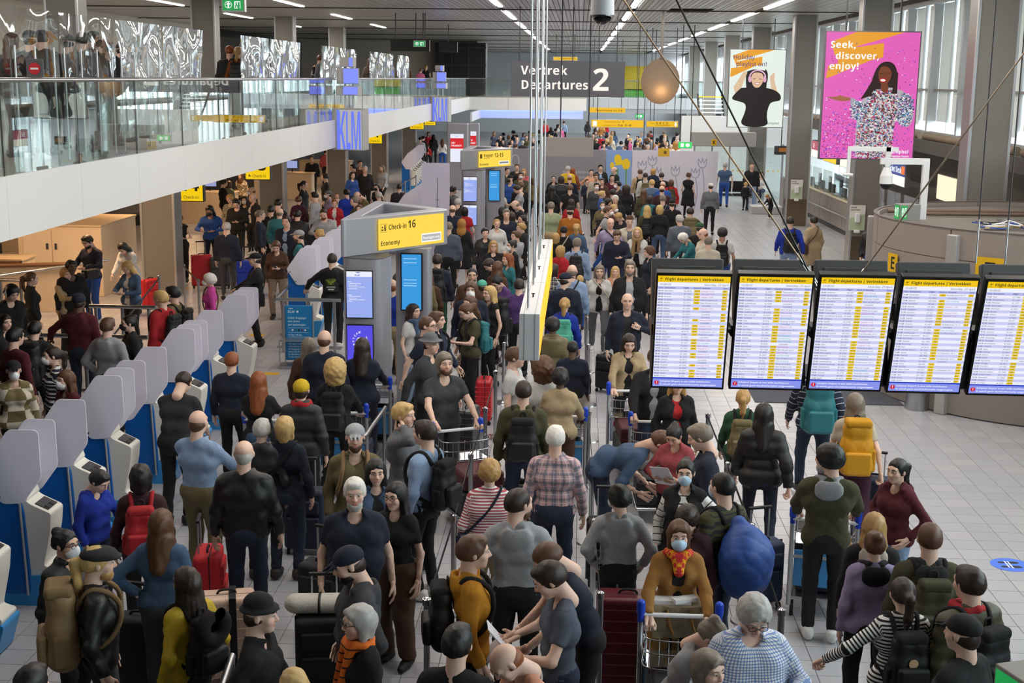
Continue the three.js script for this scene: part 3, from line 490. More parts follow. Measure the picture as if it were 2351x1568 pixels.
  g.fillStyle = '#fff'; g.font = `bold 66px ${FONT}`; g.fillText('Seek,', 26, 112); g.fillText('discover,', 62, 190); g.fillText('enjoy!', 26, 262); g.font = `bold 34px ${FONT}`; g.fillText('Schiphol', 452, 855, 122); g.font = `bold 17px ${FONT}`; g.fillText('Amsterdam Airport', 448, 882, 130);
}));
poster('white hanging poster of a smiling headphone wearer reading Holiday playlist on!', [1676, 112, 1797, 294], -50, canvasTexture(500, 750, (g, w, h) => {
  g.fillStyle = '#eef8ee'; g.fillRect(0, 0, w, h);
  g.fillStyle = '#f0a528'; for (const q of [[[20, 60], [170, 0], [400, 0], [60, 110], [50, 135]], [[45, 120], [290, 65], [290, 150], [60, 160]], [[10, 180], [280, 130], [20, 262], [5, 262]]]) { g.beginPath(); q.forEach((p, i) => i ? g.lineTo(...p) : g.moveTo(...p)); g.fill(); }
  blob(g, [[150, 215], [200, 190], [250, 190], [330, 200], [340, 240], [340, 430], [170, 430], [150, 330]], '#191517'); blob(g, [[320, 185], [345, 200], [350, 300], [330, 330]], '#191517');
  blob(g, [[40, 360], [110, 240], [130, 205], [165, 215], [150, 250], [110, 380], [60, 440]], '#e6c6a4'); blob(g, [[365, 260], [395, 215], [415, 230], [405, 290], [450, 430], [420, 470], [390, 420]], '#e6c6a4');
  blob(g, [[110, 370], [250, 360], [380, 370], [470, 420], [480, 490], [400, 500], [370, 530], [350, 640], [380, 750], [100, 750], [160, 600], [160, 520], [90, 500], [20, 480], [60, 420]], '#1d1819');
  blob(g, [[195, 270], [205, 225], [255, 215], [305, 230], [310, 300], [285, 355], [250, 372], [215, 350]], '#e9c2a0');
  g.strokeStyle = '#e7b6d4'; g.lineWidth = 14; g.beginPath(); g.arc(255, 270, 72, Math.PI * 1.02, Math.PI * 1.98); g.stroke(); blob(g, [[170, 270], [195, 250], [205, 300], [190, 320], [172, 305]], '#e4a9cc'); blob(g, [[312, 250], [338, 270], [336, 305], [318, 320], [305, 300]], '#e4a9cc');
  g.strokeStyle = '#4a2a22'; g.lineWidth = 5; g.beginPath(); g.moveTo(215, 282); g.lineTo(238, 280); g.moveTo(270, 280); g.lineTo(294, 284); g.stroke(); g.fillStyle = '#fff'; g.beginPath(); g.ellipse(254, 326, 22, 9, 0, 0, 7); g.fill(); g.strokeStyle = '#c84a60'; g.lineWidth = 4; g.stroke();
  g.fillStyle = '#3c2a86'; g.font = `58px ${FONT}`; g.fillText('Holiday', 26, 92, 215); g.fillText('playlist on!', 54, 158, 300); g.font = `30px ${FONT}`; g.fillStyle = '#3d4668'; g.fillText('Schiphol', 360, 722, 110);
}));

// ---------- walkway details ----------
const foil = new THREE.MeshPhysicalMaterial({ color: 0xdde2e6, roughness: 0.03, metalness: 0.55, transmission: 0.75, ior: 1.9, side: THREE.DoubleSide });
const ORD = ['first', 'second', 'third', 'fourth', 'fifth', 'sixth', 'seventh', 'eighth', 'ninth', 'tenth', 'eleventh', 'twelfth'];
const clearSheet = new THREE.MeshPhysicalMaterial({ color: 0xf0f2f2, roughness: 0.02, transmission: 1, ior: 1.6, side: THREE.DoubleSide });
function wavyScreen(z0, z1, top, amp, seed, label, clear) {
  const L = z0 - z1, g = new THREE.PlaneGeometry(L, top - RAIL + 0.9, 26, 12), p = g.attributes.position;
  for (let i = 0; i < p.count; i++) { const x = p.getX(i), y = p.getY(i); p.setZ(i, amp * (Math.sin(x * 7 + y * 2.3 + seed) * 0.6 + Math.sin(x * 3.1 - y * 4.4 + seed * 2) + 0.5 * Math.sin(y * 9 + x * 4 + seed * 3))); }
  g.computeVertexNormals(); g.rotateY(Math.PI / 2).translate(0, (top + RAIL - 0.9) / 2, 0);
  const t = thing('clear_screen', label, 'screen', [MX - 0.42, 0, (z0 + z1) / 2], 0, 'clear plastic screens along the walkway');
  part(t, 'sheet', g, clear ? clearSheet : foil);
  for (let z = -L / 2 + 0.25; z < L / 2; z += 0.62) part(t, 'post', bar([0.03, MEZ, z], [0.03, RAIL + 0.42, z], 0.014, 6), C.alu);
}
const zAt = (x, y = 183) => onX(x, y, MX).z;
for (const [a, b, n, s] of [[-40, 208, 1, 0.004], [212, 330, 2, 0.006], [336, 430, 3, 0.02], [432, 516, 4, 0.022], [601, 663, 5, 0.02], [664, 727, 6, 0.02], [772, 848, 7, 0.018], [877, 930, 8, 0.02], [938, 962, 9, 0.02]]) wavyScreen(zAt(a), zAt(b), 5.86, s, n, `${n < 3 ? 'smooth' : 'rippled reflective'} clear plastic screen on the walkway, ${ORD[9 - n]} before the far end`, n < 3);
{
  const c = onX(228, 178, MX), t = thing('litter_bin', 'small round steel litter bin standing on the upper walkway', 'bin', [c.x - 0.75, MEZ, c.z - 2.0]); part(t, 'body', [cyl(0.17, 0.17, 1.05, 0, 0, 0, 24)], C.steel); part(t, 'lid', new THREE.SphereGeometry(0.17, 20, 8, 0, 7, 0, Math.PI / 2).scale(1, 0.45, 1).translate(0, 1.05, 0), C.chrome);
  const s = onX(125, 158, MX), u = thing('no_entry_sign', 'grey panel with red no entry disc beside the walkway handrail', 'sign', [s.x - 0.25, s.y, s.z]); part(u, 'panel', rbox(0.22, 0.24, 0.03, 0.01), mat(0x55565a, 0.5)); part(u, 'disc', new THREE.CylinderGeometry(0.075, 0.075, 0.006, 24).rotateX(Math.PI / 2).translate(0, 0, 0.018), mat(0xc01f2e, 0.5)); part(u, 'bar', box(0.1, 0.024, 0.008, 0, 0, 0.02), C.white); part(u, 'stem', bar([0, -0.12, 0], [0, MEZ - s.y, 0], 0.015), C.alu);
}
// ---------- blue crown pylons on the fascia ----------
const klmTex = canvasTexture(256, 400, (g, w, h) => { g.fillStyle = '#b6b4b8'; g.fillRect(0, 0, w, h); g.fillStyle = '#6b80ff'; g.fillRect(0, 0, 26, h); g.save(); g.font = `bold 300px ${FONT}`; g.scale(0.52, 1.8); g.fillText('K', 0, 222, 170); g.fillText('L', 165, 222, 110); g.fillText('M', 262, 222, 230); g.restore(); });
function crownPylon(z, n, lights) {
  const t = thing('crown_pylon', n ? 'distant grey and blue lit crown and KLM letter block on the far fascia' : 'grey and blue lit crown and KLM letter block on the walkway fascia', 'sign', [MX + 0.34, 0, z], -0.12);
  part(t, 'block', rbox(0.86, 1.12, 0.62, 0.01, 0, 3.62, -0.3), mat(0xa9a7a6, 0.5));
  const f = part(t, 'sign_face', new THREE.PlaneGeometry(0.7, 1.06), litFace(klmTex, 0.9)); f.position.set(0.06, 3.62, 0.015);
  const glow = new THREE.MeshStandardMaterial({ color: 0x334, emissive: 0x7f8cff, emissiveIntensity: 0.9 });
  part(t, 'crown_base', rbox(0.62, 0.26, 0.4, 0.01, 0, 4.66, -0.2), mat(0xb0aeac, 0.5)); part(t, 'crown_base_light', box(0.4, 0.2, 0.02, 0.1, 4.66, 0.01), glow);
  part(t, 'crown_band', [0, 1, 2, 3].map((k) => cyl(0.1, 0.1, 0.42, -0.21 + 0.14 * k, 4.84, -0.12, 16)), mat(0xb0aeac, 0.5)); part(t, 'crown_band_light', [0, 1, 2].map((k) => cyl(0.075, 0.075, 0.38, -0.03 + 0.13 * k, 4.86, -0.05, 14)), glow);
  part(t, 'crown_top', rbox(0.36, 0.26, 0.3, 0.01, 0, 5.42, -0.15), mat(0xb0aeac, 0.5)); part(t, 'crown_top_light', box(0.1, 0.22, 0.02, 0.12, 5.42, 0.01), glow);
  part(t, 'stem', [bar([-0.1, 4.2, -0.2], [-0.1, 5.4, -0.2], 0.03), bar([0.12, 4.2, -0.2], [0.12, 5.4, -0.2], 0.03)], C.alu);
}
crownPylon(-35.9, 0); crownPylon(-59.5, 1);
// ---------- yellow check-in numbers under the walkway ----------
function numberSign(num, x, yb, z, label) {
  const c = onZ(x, yb, z), t = thing('check_in_sign', label, 'sign', [c.x, c.y, z]);
  part(t, 'sign_case', rbox(0.74, 0.86, 0.2, 0.008, 0, 0.43, -0.1), mat(0x3a352c, 0.5));
  const f = part(t, 'sign_face', new THREE.PlaneGeometry(0.7, 0.82), litFace(canvasTexture(128, 150, (g, w, h) => { g.fillStyle = '#f7cd0c'; g.fillRect(0, 0, w, h); g.fillStyle = '#161208'; g.textAlign = 'center'; g.font = `bold 84px ${FONT}`; g.fillText(num, 66, 104); g.font = `19px ${FONT}`; g.fillText('Check-in', 72, 140); g.fillRect(14, 132, 14, 4); g.fillRect(18, 124, 4, 8); }), 0.95)); f.position.set(0, 0.43, 0.006);
  part(t, 'hanger_rod', bar([0.2, 0.86, -0.1], [0.2, FASCIA + 0.1 - c.y, -0.1], 0.02), C.darkgrey);
}
[['14', 435, 463, -33], ['13', 592, 413, -37.6], ['12', 795, 346, -50], ['11', 858, 330, -56], ['10', 957, 297, -68], ['9', 985, 288, -72]].forEach(([n, x, y, z]) => numberSign(n, x, y, z, `yellow lit sign over the check-in row numbered ${{ 14: 'fourteen', 13: 'thirteen', 12: 'twelve', 11: 'eleven', 10: 'ten', 9: 'nine' }[n]}`));
// ---------- check-in pylons ----------
const klmScreen = canvasTexture(256, 448, (g, w, h) => { g.fillStyle = '#9db0f4'; g.fillRect(0, 0, w, h); g.fillStyle = '#eef2ff'; g.fillRect(0, 0, w, 52); g.fillStyle = '#5a74c8'; g.font = `bold 24px ${FONT}`; g.fillText('KLM', 84, 46); g.fillRect(96, 8, 40, 6); g.fillRect(112, 4, 8, 12); g.fillStyle = '#f4f6ff'; g.font = `12px ${FONT}`; for (const [y, n] of [[100, 1], [116, 3], [132, 2], [148, 4], [166, 2], [226, 1], [240, 3], [256, 2], [272, 4], [288, 1]]) g.fillRect(n > 1 ? 24 : 12, y, 40 * n, 5); });
const skyScreen = canvasTexture(256, 300, (g, w, h) => { g.fillStyle = '#5a50e6'; g.fillRect(0, 0, w, h); g.strokeStyle = '#f2f2ff'; g.lineWidth = 7; g.beginPath(); g.arc(138, 128, 66, -0.7, 2.6); g.stroke(); g.lineWidth = 9; for (const k of [0, 1, 2]) { g.beginPath(); g.moveTo(84 + k * 20, 140); g.bezierCurveTo(120 + k * 18, 60, 150 + k * 14, 110, 120 + k * 16, 150); g.stroke(); } g.fillStyle = '#f2f2ff'; g.font = `bold 26px ${FONT}`; 'SKYTEAM'.split('').forEach((s, i) => { g.save(); g.translate(138, 128); g.rotate(-2.2 + i * 0.33); g.fillText(s, -9, -66); g.restore(); }); });
const redScreen = canvasTexture(192, 400, (g, w, h) => { g.fillStyle = '#eef0ff'; g.fillRect(0, 0, w, h); g.fillStyle = '#d8232c'; g.fillRect(0, 60, w, 150); g.fillStyle = '#fff'; g.font = `bold 34px ${FONT}`; g.fillText('SKY', 14, 140); g.fillText('PRIORITY', 14, 180, 165); g.fillStyle = '#4a5ad0'; g.font = `20px ${FONT}`; g.fillText('KLM', 70, 40); });
const shellMat = mat(0xa9aab2, 0.35, 0.35);
function pylon(at, label, signTex, s1, s2, s3) {
  const t = thing('check_in_pylon', label, 'pylon', [at.x, 0, at.z]);
  const P = [[0, 0], [1.42, -1.85], [0.06, -3.1]], ring = rounded(P.map(([x, z]) => [x, -z]), 0.16), inner = rounded([[0.2, -0.55], [1.1, -1.82], [0.24, -2.65]].map(([x, z]) => [x, -z]), 0.08);
  ring.holes.push(inner);
  const cap = new THREE.ExtrudeGeometry(ring, { depth: 0.53, bevelEnabled: true, bevelThickness: 0.012, bevelSize: 0.012, bevelSegments: 1, curveSegments: 6 }).rotateX(-Math.PI / 2).translate(0, 2.47, 0);
  part(t, 'sign_wings', cap, shellMat);
  const dx = 1.42, dz = -1.85, L = Math.hypot(dx, dz), ang = Math.atan2(-dz, dx);
  const face = part(t, 'sign_face', new THREE.PlaneGeometry(1.42, 0.46), litFace(signTex, 1.0)); face.position.set(dx * 0.62 + 0.03, 2.735, dz * 0.62 + 0.035); face.rotation.y = ang;
  const body = new THREE.ExtrudeGeometry(rounded([[0, 0.02], [0.6, -0.12], [0.72, 0.5], [0.06, 0.62]], 0.2), { depth: 2.46, bevelEnabled: false, curveSegments: 8 }).rotateX(-Math.PI / 2);
  part(t, 'column', body, shellMat);
  part(t, 'second_column', new THREE.ExtrudeGeometry(rounded([[0.62, 1.2], [1.2, 1.15], [1.15, 1.8], [0.7, 1.8]], 0.12), { depth: 2.46, bevelEnabled: false }).rotateX(-Math.PI / 2), shellMat);
  part(t, 'joint', new THREE.ExtrudeGeometry(rounded([[-0.004, 0.016], [0.602, -0.126], [0.724, 0.504], [0.056, 0.624]], 0.2), { depth: 0.008, bevelEnabled: false, curveSegments: 8 }).rotateX(-Math.PI / 2).translate(0, 2.455, 0), C.darkgrey);
  const ry = -0.22 * -1;
  for (const [tex, y, h, n] of [[s1, 1.94, 0.68, 'screen'], [s2, 1.2, 0.56, 'lower_screen']]) { const f = part(t, n + '_frame', rbox(0.4, h + 0.03, 0.05, 0.004), C.black); f.position.set(0.29, y, 0.068); f.rotation.y = ry * 0.1; const s = part(t, n, new THREE.PlaneGeometry(0.375, h), litFace(tex, 0.95)); s.position.set(0.29, y, 0.097); s.rotation.y = ry * 0.1; }
  const f3 = part(t, 'side_screen_frame', rbox(0.34, 0.9, 0.05, 0.004), C.black); f3.position.set(0.9, 1.95, -1.13); const s3m = part(t, 'side_screen', new THREE.PlaneGeometry(0.3, 0.86), litFace(s3, 0.9)); s3m.position.set(0.9, 1.95, -1.1);
  return t;
}
const cyanScreen = canvasTexture(160, 420, (g, w, h) => { g.fillStyle = '#3aa0e8'; g.fillRect(0, 0, w, h); g.fillStyle = '#a8dcff'; for (const y of [30, 60, 190, 215, 235]) g.fillRect(14, y, 110, 6); });
const desk16 = canvasTexture(700, 226, (g, w, h) => { g.fillStyle = '#ffd84a'; g.fillRect(0, 0, w, h); g.fillStyle = '#4a3a06'; g.font = `bold 52px ${FONT}`; g.fillText('Check-in', 104, 82, 190); g.font = `bold 78px ${FONT}`; g.fillText('16', 306, 84); g.font = `bold 46px ${FONT}`; g.fillText('Economy', 22, 196); g.strokeStyle = '#4a3a06'; g.lineWidth = 2; g.strokeRect(24, 36, 60, 60); g.fillRect(32, 74, 18, 12); g.beginPath(); g.arc(42, 60, 7, 0, 7); g.arc(68, 50, 7, 0, 7); g.fill(); g.fillRect(60, 58, 16, 30); g.fillStyle = '#fff'; g.fillRect(452, 140, 218, 66); g.fillStyle = '#b0b0b0'; g.fillRect(460, 150, 202, 46); g.fillStyle = '#fff'; g.font = `bold 28px ${FONT}`; g.fillText('Passengers only', 468, 184, 186); });
const desk12 = canvasTexture(700, 226, (g, w, h) => { g.fillStyle = '#ffd84a'; g.fillRect(0, 0, w, h); g.fillStyle = '#4a3a06'; g.font = `bold 50px ${FONT}`; g.fillText('Baggage', 110, 76); g.font = `34px ${FONT}`; g.fillText('drop-off', 110, 112); g.font = `bold 78px ${FONT}`; g.fillText('12-15', 340, 92); g.font = `bold 44px ${FONT}`; g.fillText('Economy', 22, 200); g.fillRect(30, 40, 44, 60); g.fillStyle = '#fff'; g.fillRect(440, 150, 220, 50); g.fillStyle = '#888'; g.fillRect(452, 162, 196, 26); });
pylon(onY(780, 507, 3), 'grey check-in pylon with yellow sign reading Check-in 16 Economy', desk16, klmScreen, skyScreen, cyanScreen);
pylon(onY(1057, 347, 3), 'grey pylon with yellow sign reading Baggage 12-15 Economy', desk12, klmScreen, klmScreen, cyanScreen);
{ const c = onY(1035, 283, 3), t = thing('check_in_pylon', 'far grey pylon with red Sky Priority screens', 'pylon', [c.x, 0, c.z]); part(t, 'column', rbox(0.95, 3, 0.6, 0.05, 0.3, 1.5, -0.3), shellMat); const s = part(t, 'screen', new THREE.PlaneGeometry(0.6, 1.25), litFace(redScreen, 0.95)); s.position.set(0.28, 1.9, 0.01); part(t, 'wing', rbox(0.5, 3, 0.3, 0.05, 1.0, 1.5, -0.7), shellMat); const u = part(t, 'side_screen', new THREE.PlaneGeometry(0.26, 1.25), litFace(redScreen, 0.95)); u.position.set(0.98, 2.0, -0.54); }
// ---------- self-service kiosks ----------
const acrylic = new THREE.MeshPhysicalMaterial({ color: 0xf3f1fc, roughness: 0.7, transmission: 0.3, side: THREE.DoubleSide }), kioskBlue = mat(0x0a63b8, 0.38), kioskBlue2 = mat(0x2f8ed0, 0.4), kioskWhite = mat(0xe2dfd6, 0.4);
const panelShape = plate([[-0.02, 0.31], [0.28, 0.735], [0.57, 0.735], [0.575, 0.27], [0.385, 0.015], [0.18, 0.0]], 0.05, 0.008, 0.002);
const kioskParts = (() => {
  const side = plate([[0, 0.12], [0.0, 1.3], [0.12, 1.34], [0.36, 1.02], [0.4, 0.12]], 0.09, 0.34, 0.006);
  const front = plate([[0.37, 0.35], [0.3, 1.12], [0.42, 1.02], [0.62, 0.93], [0.6, 0.75], [0.52, 0.4], [0.64, 0.36], [0.62, 0.3], [0.4, 0.28]], 0.03, 0.3, 0.004);
  const foot = plate([[0.0, 0.0], [0.0, 0.12], [0.4, 0.3], [0.66, 0.32], [0.56, 0.0]], 0.04, 0.34, 0.005);
  const head = plate([[0.05, 1.28], [0.16, 1.62], [0.2, 1.6], [0.4, 1.06], [0.33, 1.03]], 0.02, 0.3, 0.004);
  return { side, front, foot, head };
})();
function kiosk(z, panels, label, group, dx = 0) {
  const X = -5.02 - 0.57 + dx, t = thing('check_in_kiosk', label, 'kiosk', [X, 0, z], 0, group);
  const mv = (m, dz) => { m.position.z = dz; return m; };
  mv(part(t, 'body', kioskParts.side, kioskBlue), -0.36); mv(part(t, 'front', kioskParts.front, kioskWhite), -0.34); mv(part(t, 'base', kioskParts.foot, kioskBlue2), -0.36); mv(part(t, 'screen_head', kioskParts.head, kioskWhite), -0.34);
  part(t, 'edge_strip', bar([0.375, 0.12, 0.012], [0.345, 1.04, 0.012], 0.014), C.alu);
  const s = part(t, 'screen', new THREE.PlaneGeometry(0.24, 0.34), mat(0xd8dade, 0.2)); s.position.set(0.288, 1.34, -0.19); s.rotation.set(0, Math.PI / 2, 0); s.rotateX(-0.36); s.position.x += 0.02;
  const tray = part(t, 'scanner_tray', box(0.14, 0.012, 0.22), mat(0x2a2b2e, 0.4)); tray.position.set(0.52, 0.985, -0.19); tray.rotation.z = -0.42;
  const slot = part(t, 'card_slot', [box(0.05, 0.014, 0.07, 0, 0, 0.05), box(0.05, 0.014, 0.07, 0, 0, -0.05)], C.black); slot.position.set(0.56, 0.972, -0.19); slot.rotation.z = -0.42;
  part(t, 'card_mark', box(0.004, 0.07, 0.03, 0.585, 0.72, -0.15), mat(0x3a9a5a, 0.5));
  part(t, 'floor_bar', bar([-0.2, 0.03, -0.1], [0.1, 0.03, 0.02], 0.022), C.alu);
  for (const p of panels) { const a = part(t, 'privacy_panel', panelShape, acrylic); a.position.set(-0.005, 1.03, p - z); if (p === z) part(a, 'bolt', [bar([0.05, 0.26, 0.008], [0.05, 0.26, 0.02], 0.012, 8), bar([0.16, 0.07, 0.008], [0.16, 0.07, 0.02], 0.012, 8)], C.darkgrey); }
}
const near = 'self-service kiosks in the nearest row';
[[-10.5, [-10.5]], [-11.7, [-11.7, -12.1]], [-12.9, [-12.9]], [-14, [-14, -14.4, -14.8]], [-15.6, [-15.6]], [-16.8, [-16.8, -17.1, -17.4]], [-18.2, [-18.2]], [-19.6, [-19.6, -20, -20.3]]].forEach(([z, p], i) => kiosk(z, p, `blue and white check-in kiosk with pale privacy panels, ${ORD[7 - i]} from the cabin baggage notice`, near));
[-25.2, -26.6, -28, -29.4].forEach((z) => kiosk(z, [z, z - 0.4], 'blue self-service kiosk with pale panels behind the Check-in 16 pylon', 'kiosks behind the check-in 16 pylon', -0.05));
[-37.6, -38.8, -40, -41.2].forEach((z) => kiosk(z, [z, z - 0.4], 'blue self-service kiosk with pale panels beside the Baggage 12-15 pylon', 'kiosks beside the baggage pylon', 0.35));
for (let k = 0; k < 7; k++) kiosk(-58 - 1.1 * k, [-58 - 1.1 * k], 'far blue and white kiosk in the row under the KLM block', 'kiosks far under the walkway', -2.2 - 0.06 * k);
// ---------- baggage notice and steel barriers ----------
{
  const c = onZ(685, 700, -22.6), t = thing('baggage_notice', 'blue cabin baggage notice stand with white writing beside the kiosks', 'sign', [c.x, 0, -22.6], 0.05);
  part(t, 'panel', rbox(0.47, 0.98, 0.05, 0.01, 0, c.y - 0.5, 0), mat(0x1584c8, 0.4));
  const f = part(t, 'print', new THREE.PlaneGeometry(0.45, 0.96), printed(canvasTexture(256, 540, (g, w, h) => { g.fillStyle = '#1a8ad0'; g.fillRect(0, 0, w, h); g.fillStyle = '#e8f6ff'; g.font = `bold 34px ${FONT}`; g.fillText('KLM', 22, 66); g.fillRect(34, 20, 40, 8); g.beginPath(); g.arc(120, 54, 12, 0, 7); g.fill(); g.font = `bold 26px ${FONT}`; ['Cabin Baggage', 'one piece', 'per passenger.'].forEach((s, i) => g.fillText(s, 22, 126 + i * 34)); g.fillRect(22, 216, 212, 3); for (let i = 0; i < 5; i++) { g.fillStyle = ['#fff', '#1f7a60', '#222', '#8a2a40', '#fff'][i]; g.beginPath(); g.arc(66 + i * 32, 240, 10, 0, 7); g.fill(); } g.fillStyle = '#e8f6ff'; g.fillRect(22, 262, 212, 3); g.font = `bold 22px ${FONT}`; g.fillText('12 kg / 26 lbs', 22, 296); g.fillRect(22, 308, 212, 3); g.fillText('55 x 35 x 25 cm', 22, 338); g.fillRect(22, 350, 212, 3); g.font = `bold 21px ${FONT}`; ['For your comfort', 'and safety on board', 'all baggage that', 'does not fit', 'in this box needs', 'to be checked in.'].forEach((s, i) => g.fillText(s, 22, 386 + i * 27)); }))); f.position.set(0, c.y - 0.5, 0.03);
  part(t, 'post', [bar([-0.25, 0, 0], [-0.25, c.y + 0.02, 0], 0.015), bar([0.25, 0, 0], [0.25, c.y + 0.02, 0], 0.015)], C.alu);
  part(t, 'size_cage', [span(-0.3, 0.3, 0.5, 0.512, 0, 0.3), bar([-0.3, 0.05, 0.3], [-0.3, 0.5, 0.3], 0.01), bar([0.3, 0.05, 0.3], [0.3, 0.5, 0.3], 0.01), bar([-0.3, 0.5, 0.3], [0.3, 0.5, 0.3], 0.01), span(-0.32, 0.32, 0, 0.05, -0.05, 0.32)], C.steel);
}
function barrier(label, x0, x1, y, z, h, extra = []) {
  const a = onZ(x0, y, z), b = onZ(x1, y, z), t = thing('steel_barrier', label, 'barrier', [a.x, 0, z]), L = b.x - a.x;
  part(t, 'top_rail', bar([0, h, 0], [L, h, 0], 0.035, 12), C.steel);
  for (let k = 0; k <= 2; k++) part(t, 'post', bar([0.12 + (L - 0.24) * k / 2, 0, 0], [0.12 + (L - 0.24) * k / 2, h, 0], 0.03, 10), C.steel);
  part(t, 'foot_rail', bar([0, 0.1, 0], [L, 0.1, 0], 0.03, 10), C.steel);
  for (const e of extra) part(t, 'side_rail', bar(...e, 0.03, 10), C.steel);
}
barrier('steel tube barrier beside the blue cabin baggage notice', 634, 782, 686, -23.7, 1.0, [[[0, 1, 0], [-0.1, 1, -1.6]]]);
barrier('steel tube barrier by the column at the check-in desks', 204, 356, 694, -22.3, 1.05);
barrier('steel tube barrier behind the first kiosk row', 60, 338, 752, -20, 0.98);
barrier('sloping steel handrail in front of the cream desk wall', -60, 60, 628, -25, 1.05, [[[0, 1.05, 0], [1.6, 1.05, -3]]]);
barrier('far steel tube barrier before the distant kiosk row', 890, 990, 385, -43, 0.95);
for (const [a, b, l] of [[onY(836, 1004, 1), onY(884, 936, 1), 'short slanting steel hand rail behind the grey cap in the front queue'], [onY(508, 1580, 1), onY(533, 1506, 1), 'short steel hand rail beside the pink suitcase']]) { const t = thing('hand_rail', l, 'rail', [a.x, 0, a.z]), d = b.clone().sub(a); part(t, 'top_rail', bar([0, 1, 0], [d.x, 1, d.z], 0.026, 12), C.steel); part(t, 'post', bar([d.x * 0.95, 0, d.z * 0.95], [d.x * 0.95, 1, d.z * 0.95], 0.022, 10), C.steel); part(t, 'foot', cyl(0.12, 0.1, 0.015, d.x * 0.95, 0, d.z * 0.95, 18), C.steel); }
// ---------- check-in desks under the walkway ----------
{
  const cream = mat(0xe3cdae, 0.5), wood = mat(0x6b4a30, 0.6), top = mat(0xd9c19c, 0.4);
  const cab = thing('storage_cabinet', 'cream two-door cabinet behind the check-in desk', 'cabinet', [-11.85, 0, -29.4]);
  part(cab, 'body', rbox(1.95, 1.62, 2.4, 0.015, 0.0, 0.81, -1.2), cream);
  for (const s of [-0.52, 0.16]) { const d = part(cab, 'door', rbox(0.66, 1.42, 0.02, 0.006, s, 0.8, 0.01), mat(0xe8d4b6, 0.45)); part(d, 'handle', rbox(0.05, 0.14, 0.03, 0.01, s + (s < 0 ? 0.24 : -0.24), 1.15, 0.03), C.darkgrey); }
  part(cab, 'top_shelf', box(1.98, 0.04, 2.45, 0, 1.63, -1.2), top);
  const low = thing('desk_wall', 'low cream side wall of the check-in desk with wooden cap', 'counter', [-11.9, 0, -27.2], 0.35);
  part(low, 'panel', rbox(2.2, 1.0, 0.14, 0.01, 0, 0.5, 0), cream); part(low, 'cap', rbox(2.25, 0.05, 0.3, 0.01, 0, 1.02, 0), wood);
  for (const [x, z, l] of [[-13.2, -27.6, 'long brown check-in counter beside the arched rail'], [-14.5, -35, 'check-in counter under the sign numbered fourteen'], [-13, -44.5, 'check-in counter under the sign numbered thirteen'], [-12.2, -54, 'cream check-in counter past the third column'], [-12, -62, 'far check-in counter under the sign numbered eleven']]) {
    const d = thing('check_in_counter', l, 'counter', [x, 0, z]);
    part(d, 'front', rbox(2.4, 1.05, 0.12, 0.01, 0, 0.525, 0), z > -30 ? wood : cream); part(d, 'worktop', rbox(2.5, 0.05, 0.8, 0.01, 0, 1.08, -0.35), top); part(d, 'side', rbox(0.1, 1.05, 0.75, 0.01, 1.15, 0.525, -0.38), cream);
    part(d, 'conveyor', rbox(0.9, 0.35, 2.2, 0.02, -1.75, 0.18, -0.4), C.darkgrey); const m = part(d, 'monitor', rbox(0.5, 0.34, 0.04, 0.01, 0.3, 1.42, -0.4), C.black); part(m, 'stand', bar([0.3, 1.1, -0.42], [0.3, 1.3, -0.42], 0.02), C.black);
    part(d, 'display', new THREE.PlaneGeometry(0.46, 0.3).translate(0.3, 1.42, -0.378), new THREE.MeshStandardMaterial({ color: 0x222222, emissive: 0xaab4e8, emissiveIntensity: 0.6 }));
  }
  const arch = thing('arched_rail', 'bent steel tube guard rail beside the brown counter', 'rail', [-12.75, 0, -26.8]); part(arch, 'tube', tube([[-0.4, 0, 0], [-0.4, 1.2, 0], [-0.3, 1.4, 0], [0.3, 1.4, 0], [0.4, 1.2, 0], [0.4, 0, 0]], 0.03, 40), C.steel);
  const ch = thing('office_chair', 'black office chair behind the brown counter', 'chair', [-13.35, 0, -25.4]); part(ch, 'seat', rbox(0.46, 0.08, 0.46, 0.03, 0, 0.48, 0), C.rubber); part(ch, 'backrest', rbox(0.44, 0.5, 0.07, 0.03, -0.22, 0.85, 0), C.rubber); for (const s of [-1, 1]) part(ch, 'armrest', [rbox(0.25, 0.03, 0.06, 0.01, 0.02, 0.72, 0.24 * s), bar([0, 0.5, 0.24 * s], [0, 0.72, 0.24 * s], 0.015)], C.black); part(ch, 'stem', bar([0, 0.06, 0], [0, 0.45, 0], 0.025), C.steel); for (let k = 0; k < 5; k++) part(ch, 'leg', bar([0, 0.09, 0], [0.27 * Math.cos(k * 1.2566), 0.05, 0.27 * Math.sin(k * 1.2566)], 0.02), C.black);
  for (const [x, z] of [[-10.2, -27], [-14.5, -27], [-11, -33], [-15, -36], [-11, -44], [-15, -50], [-11, -56], [-12, -66], [-12.5, -21]]) {
    const t = thing('downlight', 'warm square downlight set under the walkway', 'ceiling light', [x, FASCIA + 0.04, z], 0, 'downlights under the walkway');
    part(t, 'light_plate', box(0.9, 0.03, 0.9), new THREE.MeshStandardMaterial({ color: 0xffffff, emissive: 0xffd0a0, emissiveIntensity: 5 }));
    const l = new THREE.RectAreaLight(0xffd0a0, 30, 0.9, 0.9); l.position.y = -0.03; l.rotation.x = -Math.PI / 2; t.add(l);
  }
}
